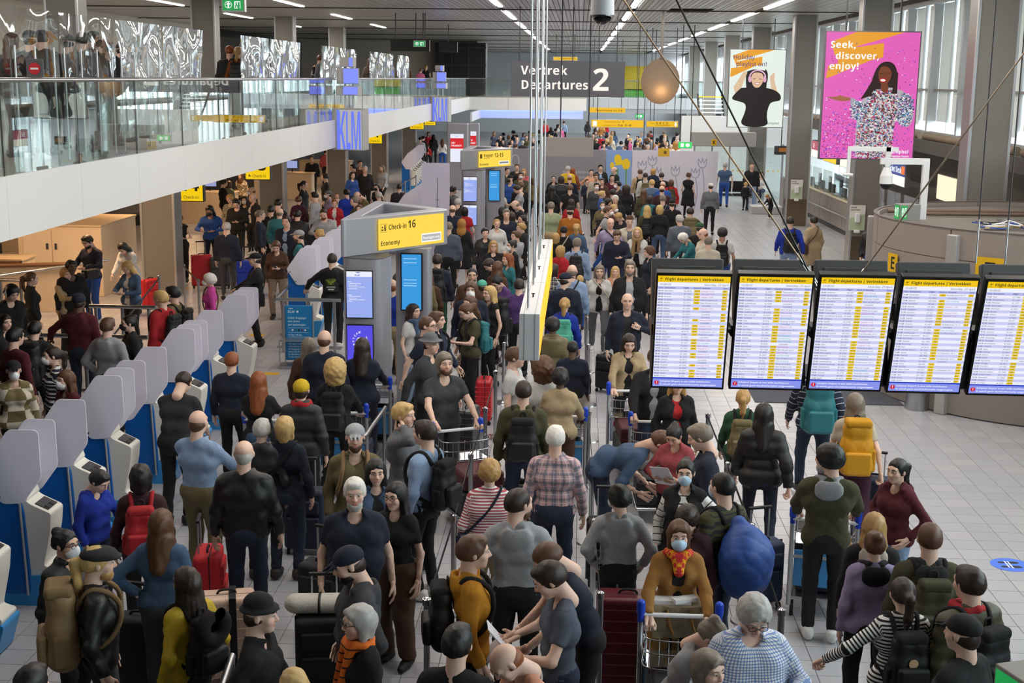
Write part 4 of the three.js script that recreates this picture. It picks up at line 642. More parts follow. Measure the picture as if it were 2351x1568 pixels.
// ---------- round information pavilion ----------
{
  const cx = 7.95, cz = -22.15, R = 2.95, top = 2.87, clad = mat(0x9c9088, 0.55), t = thing('information_pavilion', 'round grey brown pavilion with letter E and cluttered flat roof', 'pavilion', [cx, 0, cz]);
  const arc = (r, a0, a1, y0, y1, th = 0.08, n = 14) => { const s = new THREE.Shape(); s.absarc(0, 0, r, a0, a1, false); s.absarc(0, 0, r - th, a1, a0, true); return new THREE.ExtrudeGeometry(s, { depth: y1 - y0, bevelEnabled: false, curveSegments: n }).rotateX(-Math.PI / 2).translate(0, y0, 0); };
  const A0 = -2.9, A1 = -1.2;   // shape angle: x = cos, z = -sin
  part(t, 'roof', new THREE.CylinderGeometry(R - 0.1, R - 0.1, 0.1, 48).translate(0, top - 0.12, 0), mat(0x77706a, 0.8));
  for (let k = 0; k < 9; k++) { const a = -Math.PI + 0.698 * k; for (const [y0, y1] of [[2.42, top], [1.95, 2.41]]) part(t, 'fascia_panel', arc(R, a, a + 0.69, y0, y1), clad); part(t, 'desk_panel', arc(R, a, a + 0.69, 0.02, 1.12, 0.1), mat(0x8d857f, 0.5)); }
  part(t, 'rim', [arc(R + 0.012, -Math.PI, Math.PI - 0.001, top, top + 0.02, 0.06, 60)], mat(0x6a625c, 0.6));
  part(t, 'counter_edge', arc(R + 0.02, -Math.PI, Math.PI - 0.001, 1.12, 1.15, 0.3, 60), C.black);
  part(t, 'inner_core', cyl(1.7, 1.7, 2.7, 0, 0, 0, 28), mat(0x55504c, 0.8));
  for (const a of [-2.42, -1.5, 2.9]) { const p = part(t, 'pillar', rbox(0.16, 2.8, 0.18, 0.02), mat(0xb4b1ae, 0.4, 0.3)); p.position.set(Math.cos(a) * (R + 0.02), 1.4, -Math.sin(a) * (R + 0.02)); p.rotation.y = a; }
  for (const [px, py, s] of [[2271, 608, 0.42], [2052, 592, 0.3]]) { const a = px > 2200 ? -2.22 : -2.86, m = part(t, 'letter_plate', new THREE.PlaneGeometry(s, s), printed(canvasTexture(128, 128, (g) => { g.fillStyle = '#e8b800'; g.fillRect(0, 0, 128, 128); g.fillStyle = '#141414'; g.font = `bold 120px ${FONT}`; g.fillText(px > 2200 ? 'E' : 'E', 32, 108, 64); }))); m.position.set(Math.cos(a) * (R + 0.03), px > 2200 ? 2.3 : 2.2, -Math.sin(a) * (R + 0.03)); m.rotation.y = a + Math.PI / 2; }
  const roofY = top - 0.06;
  part(t, 'roof_hatch', [box(1.5, 0.05, 0.05, 0, roofY, 0.4), box(1.5, 0.05, 0.05, -0.2, roofY, -0.2), box(0.05, 0.05, 0.7, 0.7, roofY, 0.1), box(0.05, 0.05, 0.7, -0.85, roofY, 0.1)], mat(0x8f8a84, 0.6));
  part(t, 'roof_pipe', [bar([-2.6, roofY + 0.06, -0.9], [2.6, roofY + 0.06, -1.1], 0.04), bar([-2.4, roofY + 0.04, -0.7], [2.6, roofY + 0.04, -0.85], 0.03)], mat(0x6f5a4c, 0.6));
  for (let k = 0; k < 9; k++) { const P = []; for (let i = 0; i < 6; i++) P.push([-1.75 + 0.22 * i + 0.3 * hash(k, i), roofY + 0.03 + 0.08 * hash(i, k, 2), 1.0 + 0.5 * (hash(k, i, 4) - 0.5) + 0.03 * k]); part(t, 'loose_cable', tube(P, 0.012, 30, 5), [mat(0x3a5ab0, 0.5), C.black, C.white, mat(0xb9a070, 0.6)][k % 4]); }
  part(t, 'junction_box', [rbox(0.16, 0.12, 0.14, 0.01, -0.55, roofY + 0.06, 1.15), rbox(0.34, 0.06, 0.16, 0.01, -1.4, roofY + 0.03, 1.2)], C.plastic);
  const e = onY(2082, 505, top), g = thing('exit_sign_box', 'grey box with green lit escape sign on the pavilion roof edge', 'sign', [e.x, top, e.z], 0.1); part(g, 'box', rbox(0.34, 0.26, 0.26, 0.008, 0, 0.13, 0), C.grey); part(g, 'sign_face', new THREE.PlaneGeometry(0.22, 0.22).rotateY(-Math.PI / 2).translate(-0.176, 0.13, 0), litFace(exitTex, 1.2)); part(g, 'sign_front', new THREE.PlaneGeometry(0.1, 0.22).translate(-0.1, 0.13, 0.133), litFace(exitTex, 1.2));
  // camera gantry on the pavilion roof
  const b = onZ(2117, 500, e.z - 0.2), q = thing('camera_gantry', 'white steel gantry on the pavilion roof holding dome cameras', 'gantry', [b.x, top, e.z - 0.2]); q.position.x = b.x;
  part(q, 'upright', box(0.1, 0.95, 0.1, 0, 0.47, 0), C.white); part(q, 'arm', box(0.78, 0.1, 0.08, -0.34, 0.93, 0), C.white); part(q, 'side_arm', [box(0.8, 0.07, 0.07, -0.86, 1.12, 0), box(0.05, 0.4, 0.05, -1.24, 0.92, 0), box(0.07, 0.32, 0.07, -0.62, 1.0, 0)], C.white); part(q, 'sensor', rbox(0.16, 0.05, 0.1, 0.02, -1.24, 0.7, 0), C.plastic);
  const d = thing('dome_camera', 'white dome camera hanging from the gantry above the pavilion', 'camera', [b.x - 0.62, top + 0.6, e.z - 0.2]); part(d, 'housing', [new THREE.CylinderGeometry(0.05, 0.1, 0.14, 20).translate(0, 0.16, 0), new THREE.CylinderGeometry(0.1, 0.105, 0.13, 20).translate(0, 0.03, 0)], C.white); part(d, 'dome', new THREE.SphereGeometry(0.095, 20, 10, 0, 7, Math.PI / 2, Math.PI / 2).translate(0, -0.035, 0), C.black); part(d, 'stem', bar([0, 0.2, 0], [0, 0.3, 0], 0.03), C.white);
}
{ // big bin, mats, floor marks
  const c = onY(2104, 938), t = thing('litter_bin', 'tapered brushed steel bin beside the pavilion', 'bin', [c.x, 0, c.z]); part(t, 'body', cyl(0.19, 0.15, 0.75, 0, 0, 0, 28), C.steel); part(t, 'rim', new THREE.TorusGeometry(0.15, 0.012, 8, 28).rotateX(Math.PI / 2).translate(0, 0.75, 0), C.chrome);
  solo('entrance_mat', 'dark grey entrance mat on the tiles beside the pavilion', 'mat', span(2.9, 5.25, 0, 0.012, -20.62, -23.6), mat(0x4c4e58, 0.95, 0, { bumpMap: speckle, bumpScale: 0.003 }));
  const o = onY(2320, 1297); solo('floor_sticker', 'blue oval floor sticker with footprints on the grey tiles', 'sticker', new THREE.CylinderGeometry(0.2, 0.2, 0.002, 40).scale(1.05, 1, 1).translate(o.x, 0.002, o.z), printed(canvasTexture(128, 128, (g) => { g.fillStyle = '#4f7be6'; g.fillRect(0, 0, 128, 128); g.fillStyle = '#20232c'; for (const x of [44, 84]) { g.beginPath(); g.ellipse(x, 52, 11, 20, 0, 0, 7); g.ellipse(x, 88, 9, 12, 0, 0, 7); g.fill(); } g.fillStyle = '#e8eeff'; g.fillRect(30, 62, 68, 5); g.fillRect(30, 72, 60, 5); })));
  for (const [x, y] of [[548, 806], [622, 858], [256, 1078], [132, 805], [420, 660], [590, 770]]) { const p = onY(x, y); solo('floor_sticker', 'small yellow keep-distance floor sticker', 'sticker', span(p.x - 0.14, p.x + 0.14, 0, 0.002, p.z - 0.09, p.z + 0.09), mat(0xe0b020, 0.5), 'yellow floor stickers'); }
  const s = onY(2258, 1505, 2.86), g = thing('exit_sign_box', 'beige topped hanging box with green lit escape sign facing the hall floor', 'sign', [s.x + 0.26, 2.56, s.z - 0.02], 0.35); part(g, 'box', rbox(0.5, 0.3, 0.2, 0.006, 0, 0.15, 0.1), mat(0xa8a29c, 0.5)); part(g, 'sign_face', new THREE.PlaneGeometry(0.18, 0.27).rotateY(-Math.PI / 2).translate(-0.252, 0.15, 0.1), litFace(exitTex, 0.9)); part(g, 'hanger', bar([0.1, 0.3, 0.1], [0.1, 4.7, 0.1], 0.012), C.darkgrey);
}
// ---------- right side: ticket desks, partition, entrance ----------
{
  const t = thing('ticket_counter', 'long grey ticket desk counter with clear screens and steel kick plate', 'counter', [8.95, 0, -44], 0.035);
  for (let k = 0; k < 9; k++) { const z = 8 - 1.75 * k - 0.87; part(t, 'panel', rbox(0.08, 0.93, 1.72, 0.01, 0, 0.63, z), mat(0x9d948b, 0.4, 0.3)); part(t, 'clear_screen', span(-0.02, 0.0, 1.15, 1.95, z - 0.7, z + 0.7), glassPane); part(t, 'leaflet_rack', [rbox(0.1, 0.3, 0.5, 0.01, 0.2, 1.32, z), rbox(0.06, 0.5, 0.3, 0.01, 0.4, 1.4, z + 0.4)], mat(0x6f6f78, 0.5)); }
  part(t, 'worktop', rbox(0.5, 0.05, 15.8, 0.01, 0.18, 1.12, 0.1), mat(0xd8c9a8, 0.35)); part(t, 'kick_plate', box(0.06, 0.18, 15.8, 0.02, 0.09, 0.1), C.darkgrey); part(t, 'bag_rail', [bar([-0.12, 0.62, 7.5], [-0.12, 0.62, 1], 0.03), bar([-0.12, 0.62, 0.4], [-0.12, 0.62, -7], 0.03)], C.steel);
  for (const [z, w, a, txt, l] of [[-39.2, 2.4, '#2c3d86', 'Ticket Desk', 'blue and white lit sign reading Ticket Desk'], [-41.9, 2.2, '#2c3d86', 'Ticket Desk', 'second blue lit Ticket Desk sign towards the column'], [-46, 3, '#fff4dc', '', 'bright white lit panel above the ticket counter'], [-49.5, 2.6, '#f2c811', '', 'yellow lit panel above the far ticket counter'], [-52.4, 2, '#a8445a', 'E-E', 'dark red lit panel above the far ticket counter'], [-33, 3.2, '#ffe8c4', '', 'glowing cream shop front panel behind the pavilion']]) {
    const u = thing('fascia_sign', l, 'sign', [9.25, 2.1, z]); part(u, 'sign_case', rbox(0.14, 0.66, w, 0.01, 0.08, 0.33, 0), C.grey);
    part(u, 'sign_face', new THREE.PlaneGeometry(w - 0.05, 0.62).rotateY(-Math.PI / 2).translate(-0.002, 0.33, 0), litFace(canvasTexture(256, 80, (g) => { g.fillStyle = '#fff6e4'; g.fillRect(0, 0, 256, 80); g.fillStyle = a; g.fillRect(0, 0, 256, txt ? 44 : 80); g.fillStyle = '#fff'; g.font = `bold 30px ${FONT}`; g.fillText(txt, 40, 34); if (txt === 'Ticket Desk') { g.fillStyle = '#e8702a'; g.fillRect(206, 6, 44, 30); g.fillStyle = '#4a58a0'; g.fillRect(60, 54, 20, 14); } }), 1.15));
    part(u, 'bracket', bar([0.08, 0.66, 0], [0.08, 1.35, 0], 0.03), C.darkgrey);
  }
  structure('wall_desk', 'back wall of the ticket desk area', 'wall', span(11.6, 11.8, 0, 3.45, -20, -53), mat(0x8d857e, 0.8));
  for (const [x, y, z, l] of [[1829, 435, -46.9, 'white hand sanitizer dispenser board on the farther column'], [1968, 500, -35.75, 'white hand sanitizer dispenser board on the nearer column']]) {
    const c = onZ(x, y, z + 0.33), u = thing('sanitizer_dispenser', l, 'dispenser', [c.x, c.y, z + 0.36]);
    u.position.z = z - 0.3 + 0.33; const d = onZ(x, y, u.position.z); u.position.x = d.x; u.position.y = d.y;
    part(u, 'board', rbox(0.42, 0.68, 0.016, 0.004), mat(0xdedcd6, 0.5)); part(u, 'print', new THREE.PlaneGeometry(0.41, 0.67).translate(0, 0, 0.009), printed(canvasTexture(128, 208, (g) => { g.fillStyle = '#e3e1da'; g.fillRect(0, 0, 128, 208); g.fillStyle = '#b9c8a8'; g.beginPath(); g.moveTo(0, 110); g.lineTo(128, 70); g.lineTo(128, 208); g.lineTo(0, 208); g.fill(); g.fillStyle = '#2a2a2a'; g.font = `bold 19px ${FONT}`; g.fillText('Hand', 8, 24); g.fillText('Sanitizer', 8, 44); })));
    part(u, 'dispenser', rbox(0.15, 0.26, 0.1, 0.04, 0, 0.0, 0.06), C.white); part(u, 'drip_tray', rbox(0.16, 0.09, 0.12, 0.03, 0, -0.36, 0.06), C.white);
  }
  // printed partition
  const pw = thing('printed_partition', 'long lilac partition wall with drawn tulips and a yellow tulip photo', 'partition', [0, 0, -52]);
  const x0 = onZ(1112, 340, -52).x, x1 = onZ(1392, 340, -52).x, x2 = onZ(1452, 340, -52).x, x3 = onZ(1650, 340, -52).x, hgt = 2.32;
  const panel = (name, a, b, tex) => { part(pw, name, span(a, b - 0.01, 0, hgt, -0.06, 0), mat(0xb5b3bd, 0.6)); const m = part(pw, name + '_print', new THREE.PlaneGeometry(b - a - 0.02, hgt), printed(tex)); m.position.set((a + b) / 2, hgt / 2, 0.012); };
  panel('grey_panel', x0, x1, canvasTexture(512, 230, (g, w, h) => { g.fillStyle = '#8e8c94'; g.fillRect(0, 0, w, h); g.fillStyle = '#c9c8d0'; g.font = `15px ${FONT}`; ['We apologise for the inconvenience.', 'Construction works, halls 2 and 3.', 'Our check-in areas are being', 'improved for you.'].forEach((s, i) => g.fillText(s, 330, 92 + i * 20, 175)); g.strokeStyle = '#b9b8c0'; g.lineWidth = 4; for (const x of [60, 130]) { g.beginPath(); g.moveTo(x, 220); g.quadraticCurveTo(x + 14, 120, x, 60); g.stroke(); g.beginPath(); g.ellipse(x, 46, 16, 22, 0, 0, 7); g.stroke(); } }));
  panel('photo_panel', x1, x2, canvasTexture(128, 256, (g, w, h) => { g.fillStyle = '#86a8dc'; g.fillRect(0, 0, w, h); g.fillStyle = '#f4d020'; g.beginPath(); g.ellipse(58, 40, 18, 22, 0, 0, 7); g.ellipse(100, 60, 20, 24, 0, 0, 7); g.ellipse(30, 66, 10, 14, 0, 0, 7); g.fill(); g.fillStyle = '#5a9a4a'; for (const x of [56, 98, 28]) g.fillRect(x, 80, 6, 170); }));
  panel('drawn_panel', x2, x3, canvasTexture(512, 360, (g, w, h) => { g.fillStyle = '#d5d3e2'; g.fillRect(0, 0, w, h); g.strokeStyle = '#9c9ab0'; g.lineWidth = 5; for (const [x, y] of [[60, 90], [150, 130], [120, 60], [420, 70], [380, 130], [260, 120]]) { g.beginPath(); g.moveTo(x, 350); g.quadraticCurveTo(x + 30, 240, x, y + 30); g.stroke(); g.beginPath(); g.moveTo(x - 24, y - 22); g.quadraticCurveTo(x - 30, y + 30, x, y + 30); g.quadraticCurveTo(x + 30, y + 30, x + 24, y - 22); g.lineTo(x + 8, y); g.lineTo(x, y - 26); g.lineTo(x - 8, y); g.closePath(); g.stroke(); } }));
  const ys = onZ(1524, 350, -50.5), yu = thing('notice_board', 'small yellow notice on a thin white post before the partition', 'sign', [ys.x, 0, -50.5]); part(yu, 'board', rbox(0.42, 0.3, 0.03, 0.006, 0, ys.y, 0), mat(0xe2b52a, 0.5)); part(yu, 'icon', box(0.1, 0.1, 0.01, 0.05, ys.y, 0.016), mat(0x5a4a14, 0.6)); part(yu, 'post', bar([0, 0, -0.03], [0, ys.y, -0.03], 0.02), C.white); part(yu, 'foot', cyl(0.2, 0.2, 0.02, 0, 0, -0.03, 20), C.white);
  // entrance vestibule
  const v = thing('entrance_vestibule', 'bright glass entrance vestibule under grey fascia with letter K', 'entrance', [7.25, 0, -57]);
  const e0 = onZ(1585, 300, -57).x - 7.25, e1 = onZ(1735, 300, -57).x - 7.25;
  part(v, 'fascia', rbox(e1 - e0, 0.62, 0.4, 0.05, (e0 + e1) / 2, 2.58, 0.1), mat(0xb0aca8, 0.5)); part(v, 'back_wall', span(e0, 4.6, 0, 3.4, -5.2, -5), mat(0xf2f4f6, 0.6));
  part(v, 'letter_plate', new THREE.PlaneGeometry(0.22, 0.26).translate(onZ(1638, 317, -57).x - 7.25, 2.45, 0.32), printed(canvasTexture(64, 76, (g) => { g.fillStyle = '#e8b800'; g.fillRect(0, 0, 64, 76); g.fillStyle = '#141414'; g.font = `bold 60px ${FONT}`; g.fillText('K', 12, 60); })));
  for (let k = 0; k <= 6; k++) { part(v, 'mullion', box(0.07, 2.4, 0.1, e0 + 0.2 + k * 0.75, 1.2, 0), C.alu); if (k < 6) part(v, 'door_pane', box(0.66, 2.2, 0.012, e0 + 0.575 + k * 0.75, 1.15, 0), glassPane); for (let i = 0; i < 3; i++) if (k < 6) part(v, 'yellow_dot', new THREE.CircleGeometry(0.035, 10).translate(e0 + 0.36 + k * 0.75 + i * 0.22, 1.25, 0.012), C.yellow); }
  const hs = onZ(1793, 345, -54), hu = thing('hanging_sign', 'small grey box sign with orange print hanging by the entrance', 'sign', [hs.x, hs.y, -54], 0.5); part(hu, 'box', rbox(0.5, 0.34, 0.24, 0.01), C.darkgrey); part(hu, 'face', box(0.4, 0.16, 0.01, 0, 0.02, 0.125), mat(0xe08a1a, 0.5)); part(hu, 'hanger', bar([0, 0.17, 0], [0, 3.46 - hs.y, 0], 0.02), C.darkgrey);
  // seat platform
  const sp = thing('seating_platform', 'low grey platform with upright side slab near the entrance', 'platform', [7.3, 0, -51.4]); part(sp, 'base', rbox(1.25, 0.28, 0.9, 0.02, 0, 0.14, 0), mat(0xb5b4b6, 0.4)); part(sp, 'side_slab', rbox(0.12, 1.4, 0.9, 0.01, 0.6, 0.7, 0), mat(0x8e8c8c, 0.5)); part(sp, 'top_plate', rbox(1.15, 0.02, 0.85, 0.004, -0.04, 0.29, 0), C.white);
  const bn = thing('waiting_bench', 'row of black waiting seats against the glass entrance', 'bench', [6.6, 0, -54.6]); for (let k = 0; k < 3; k++) { part(bn, 'seat', rbox(0.5, 0.06, 0.46, 0.02, k * 0.55 - 0.55, 0.44, 0), C.rubber); part(bn, 'backrest', rbox(0.5, 0.45, 0.05, 0.02, k * 0.55 - 0.55, 0.75, -0.22), C.rubber); } part(bn, 'frame', [span(-0.85, 0.85, 0.36, 0.41, -0.05, 0.05), bar([-0.7, 0, 0], [-0.7, 0.38, 0], 0.03), bar([0.7, 0, 0], [0.7, 0.38, 0], 0.03)], C.steel);
  // glass lift shaft far left above
  const lf = onZ(1000, 180, -76), lt = thing('lift_shaft', 'dark glass lift shaft behind the far walkway', 'lift', [lf.x + 0.6, MEZ, -85]); part(lt, 'core', box(3.2, 3.3, 1.6, 0, 1.65, -0.9), mat(0x23262a, 0.4)); for (let k = 0; k < 4; k++) part(lt, 'frame_bar', box(0.08, 3.3, 0.08, -1.6 + k * 1.06, 1.65, 0.05), C.darkgrey); for (let k = 0; k < 3; k++) part(lt, 'cross_bar', box(3.3, 0.08, 0.08, 0, 0.8 + k * 1.1, 0.06), C.darkgrey);
  const st = onZ(1650, 250, -64.5), stair = thing('staircase', 'dark steel stairs with pale tread edges rising beyond the entrance', 'stairs', [st.x, 0, -63.5]); for (let k = 0; k < 22; k++) part(stair, 'step', box(1.2, 0.05, 0.3, 0, 0.2 + k * 0.19, -k * 0.26), k % 8 === 5 ? C.yellow : C.white); part(stair, 'stringer', [bar([-0.62, 0.1, 0.1], [-0.62, 4.3, -5.7], 0.06), bar([0.62, 0.1, 0.1], [0.62, 4.3, -5.7], 0.06)], C.black);
}
{ const a = onZ(968, 374, -36.5), b = onZ(1032, 470, -36.5), t = thing('display_wall', 'tall lilac display wall with a drawn scale beside the Baggage 12-15 kiosks', 'partition', [(a.x + b.x) / 2, 0, -36.5]); part(t, 'board', span(-(b.x - a.x) / 2, (b.x - a.x) / 2, 0.05, a.y, -0.05, 0.03), mat(0xc3bfd6, 0.6)); part(t, 'scale', [box(0.012, a.y * 0.7, 0.004, 0.05, a.y * 0.5, 0.033), ...[...Array(8)].map((_, i) => box(0.12, 0.008, 0.004, 0.05, 0.3 + i * 0.2, 0.033))], C.darkgrey); part(t, 'foot', span(-0.3, 0.3, 0, 0.05, -0.2, 0.2), C.grey); }
// ---------- belt posts ----------
const postParts = { post: cyl(0.027, 0.027, 0.93, 0, 0.02, 0, 14), cap: merge([cyl(0.034, 0.034, 0.05, 0, 0.93, 0, 14), cyl(0.03, 0.012, 0.012, 0, 0.98, 0, 14)]), foot: merge([cyl(0.16, 0.15, 0.018, 0, 0, 0, 20), cyl(0.06, 0.03, 0.02, 0, 0.018, 0, 14)]) };
function beltLine(tops, label, group, belts = true) {
  const P = tops.map(([x, y]) => onY(x, y, 0.99));
  P.forEach((p, i) => {
    const t = thing('belt_post', `${label}, ${ORD[P.length - 1 - i]} from its far end`, 'belt post', [p.x, 0, p.z], 0, group);
    part(t, 'post', postParts.post, C.steel); part(t, 'cap', postParts.cap, C.chrome); part(t, 'foot', postParts.foot, C.steel);
    if (belts && i + 1 < P.length) { const q = P[i + 1], d = V(q.x - p.x, 0, q.z - p.z), L = d.length(); const b = part(t, 'belt', box(L - 0.07, 0.045, 0.004, L / 2, 0.93, 0), C.black); b.rotation.y = Math.atan2(-d.z, d.x); }
  });
}
beltLine([[1379, 1357], [1364, 1190], [1360, 1049], [1352, 942], [1353, 856], [1351, 789], [1348, 727], [1346, 676], [1343, 632], [1341, 595], [1340, 562], [1339, 535]], 'chrome belt post in the line beside the open lane', 'posts along the open lane');
beltLine([[980, 1372], [1042, 1180], [1081, 1040], [1114, 935], [1138, 850], [1157, 785], [1172, 730], [1185, 685]], 'chrome belt post slanting through the middle queue', 'posts through the middle queue');
beltLine([[1626, 948], [1672, 1060], [1726, 1200], [1795, 1396]], 'chrome belt post beside the trolleys', 'posts beside the trolleys');
beltLine([[422, 606], [455, 640]], 'belt post in front of the number 14 desk', 'posts before desk 14');
beltLine([[365, 632], [198, 838]], 'belt post with black tape by the check-in column', 'posts by the check-in column');
beltLine([[905, 430], [930, 415], [955, 402]], 'far belt post beside the distant kiosks', 'posts by the distant kiosks');

// ---------- people: smooth-blended distance fields meshed with surface nets ----------
// primitive: [ax, ay, az, bx, by, bz, ra, rb, k, capA, capB, sub] a tapered capsule, or { c, r, k, sub } an ellipsoid
function meshField(prims, cell, o = {}) {
  let lo = [9, 9, 9], hi = [-9, -9, -9];
  for (const p of prims) { if (p.sub || p[11]) continue; const B = p.c ? [[p.c, Math.max(...p.r)]] : [[[p[0], p[1], p[2]], p[6]], [[p[3], p[4], p[5]], p[7]]]; for (const [q, r] of B) for (let i = 0; i < 3; i++) { lo[i] = Math.min(lo[i], q[i] - r); hi[i] = Math.max(hi[i], q[i] + r); } }
  const pad = 2.5 * cell + 0.01; lo = lo.map((v) => v - pad); const n = hi.map((v, i) => Math.ceil((v + pad - lo[i]) / cell) + 1), [nx, ny, nz] = n, f = new Float32Array(nx * ny * nz).fill(9), sx = nx, sy = nx * ny;
  for (const p of prims) {
    const sub = p.sub || p[11], k = p.c ? p.k : p[8], ell = !!p.c, m = k + 2.2 * cell;
    const a = ell ? p.c : [p[0], p[1], p[2]], b = ell ? p.c : [p[3], p[4], p[5]], ra = ell ? Math.max(...p.r) : p[6], rb = ell ? ra : p[7];
    const i0 = [], i1 = []; for (let i = 0; i < 3; i++) { i0[i] = Math.max(0, Math.floor((Math.min(a[i] - ra, b[i] - rb) - m - lo[i]) / cell)); i1[i] = Math.min(n[i] - 1, Math.ceil((Math.max(a[i] + ra, b[i] + rb) + m - lo[i]) / cell)); }
    const dx = b[0] - a[0], dy = b[1] - a[1], dz = b[2] - a[2], L2 = dx * dx + dy * dy + dz * dz || 1e-9, L = Math.sqrt(L2);
    for (let z = i0[2]; z <= i1[2]; z++) for (let y = i0[1]; y <= i1[1]; y++) for (let x = i0[0]; x <= i1[0]; x++) {
      const px = lo[0] + x * cell - a[0], py = lo[1] + y * cell - a[1], pz = lo[2] + z * cell - a[2]; let d;
      if (ell) { const ux = px / p.r[0], uy = py / p.r[1], uz = pz / p.r[2], k0 = Math.sqrt(ux * ux + uy * uy + uz * uz), vx = ux / p.r[0], vy = uy / p.r[1], vz = uz / p.r[2], k1 = Math.sqrt(vx * vx + vy * vy + vz * vz); d = k1 > 1e-6 ? k0 * (k0 - 1) / k1 : -Math.min(...p.r); }
      else { const t = (px * dx + py * dy + pz * dz) / L2, h = t < 0 ? 0 : t > 1 ? 1 : t, qx = px - dx * h, qy = py - dy * h, qz = pz - dz * h; d = Math.sqrt(qx * qx + qy * qy + qz * qz) - (ra + (rb - ra) * h); if (p[9] && -t * L > d) d = -t * L; if (p[10] && (t - 1) * L > d) d = (t - 1) * L; }
      const q = x + y * sx + z * sy, e = f[q];
      if (sub) { const h = Math.max(k - Math.abs(e + d), 0) / (k || 1); f[q] = Math.max(e, -d) + h * h * k * 0.25; }
      else { const h = Math.max(k - Math.abs(e - d), 0) / (k || 1); f[q] = Math.min(e, d) - h * h * k * 0.25; }
    }
  }
  if (o.cuts || o.fold) for (let z = 0, q = 0; z < nz; z++) for (let y = 0; y < ny; y++) for (let x = 0; x < nx; x++, q++) {
    if (f[q] > 3 * cell && f[q] < 5) { if (!o.cuts) continue; }
    const X = lo[0] + x * cell, Y = lo[1] + y * cell, Z = lo[2] + z * cell;
    if (o.fold && f[q] < 3 * cell) f[q] += o.fold(X, Y, Z);
    if (o.cuts) for (const c of o.cuts) { const d = c[0] * X + c[1] * Y + c[2] * Z - c[3]; if (d > f[q]) f[q] = d; }
  }
  const vid = new Int32Array(nx * ny * nz).fill(-1), pos = [], idx = [];
  const E = [[0, 1], [0, 2], [0, 4], [1, 3], [1, 5], [2, 3], [2, 6], [3, 7], [4, 5], [4, 6], [5, 7], [6, 7]], g = new Float32Array(8);
  for (let z = 0; z < nz - 1; z++) for (let y = 0; y < ny - 1; y++) for (let x = 0; x < nx - 1; x++) {
    const q = x + y * sx + z * sy; let mask = 0;
    for (let c = 0; c < 8; c++) { const v = f[q + (c & 1) + ((c >> 1) & 1) * sx + (c >> 2) * sy]; g[c] = v; if (v < 0) mask |= 1 << c; }
    if (mask === 0 || mask === 255) continue;
    let X = 0, Y = 0, Z = 0, m = 0;
    for (const [i, j] of E) { if ((g[i] < 0) === (g[j] < 0)) continue; const t = g[i] / (g[i] - g[j]); X += (i & 1) + ((j & 1) - (i & 1)) * t; Y += ((i >> 1) & 1) + (((j >> 1) & 1) - ((i >> 1) & 1)) * t; Z += (i >> 2) + ((j >> 2) - (i >> 2)) * t; m++; }
    vid[q] = pos.length / 3; pos.push(lo[0] + (x + X / m) * cell, lo[1] + (y + Y / m) * cell, lo[2] + (z + Z / m) * cell);
  }
  const quad = (a, b, c, d, flip) => { if (a < 0 || b < 0 || c < 0 || d < 0) return; flip ? idx.push(a, c, b, a, d, c) : idx.push(a, b, c, a, c, d); };
  for (let z = 1; z < nz - 1; z++) for (let y = 1; y < ny - 1; y++) for (let x = 1; x < nx - 1; x++) {
    const q = x + y * sx + z * sy, s = f[q] < 0;
    if (s !== f[q + 1] < 0) quad(vid[q - sx - sy], vid[q - sy], vid[q], vid[q - sx], !s);
    if (s !== f[q + sx] < 0) quad(vid[q - 1 - sy], vid[q - 1], vid[q], vid[q - sy], !s);
    if (s !== f[q + sy] < 0) quad(vid[q - 1 - sx], vid[q - sx], vid[q], vid[q - 1], !s);
  }
  const geo = new THREE.BufferGeometry(); geo.setAttribute('position', new THREE.Float32BufferAttribute(pos, 3)); geo.setIndex(idx); geo.computeVertexNormals();
  if (o.uv) {
    const uv = [];
    for (let i = 0; i < pos.length; i += 3) {
      const x = pos[i], y = pos[i + 1], z = pos[i + 2]; let best = 9, bu = 0, bv = 0;
      for (const p of prims) { if (p.c || p.sub || p[11]) continue; const dx = p[3] - p[0], dy = p[4] - p[1], dz = p[5] - p[2], L2 = dx * dx + dy * dy + dz * dz || 1e-9, t = Math.max(0, Math.min(1, ((x - p[0]) * dx + (y - p[1]) * dy + (z - p[2]) * dz) / L2)), d = Math.hypot(x - p[0] - dx * t, y - p[1] - dy * t, z - p[2] - dz * t) - (p[6] + (p[7] - p[6]) * t); if (d < best) { best = d; const arm = p[12]; if (arm) { const L = Math.sqrt(L2); bv = arm - t * L; bu = Math.abs(Math.atan2(x - p[0] - dx * t, z - p[2] - dz * t)) * 0.06; } else { bv = y; bu = Math.abs(Math.atan2(x, z)) * 0.17; } } }
      uv.push(bu, bv);
    }
    geo.setAttribute('uv', new THREE.Float32BufferAttribute(uv, 2));
  }
  return geo;
}
const flip = (g) => { g.scale(-1, 1, 1); const a = g.index.array; for (let i = 0; i < a.length; i += 3) { const t = a[i]; a[i] = a[i + 1]; a[i + 1] = t; } return g; };
const cacheOf = new Map(), cached = (key, make) => { if (!cacheOf.has(key)) cacheOf.set(key, make()); return cacheOf.get(key); };
const tint = (g, fn) => { const p = g.attributes.position, c = new Float32Array(p.count * 3); for (let i = 0; i < p.count; i++) { const v = fn ? fn(p.getX(i), p.getY(i), p.getZ(i)) : 1; const w = Array.isArray(v) ? v : [v, v, v]; c.set(w, i * 3); } g.setAttribute('color', new THREE.BufferAttribute(c, 3)); return g; };
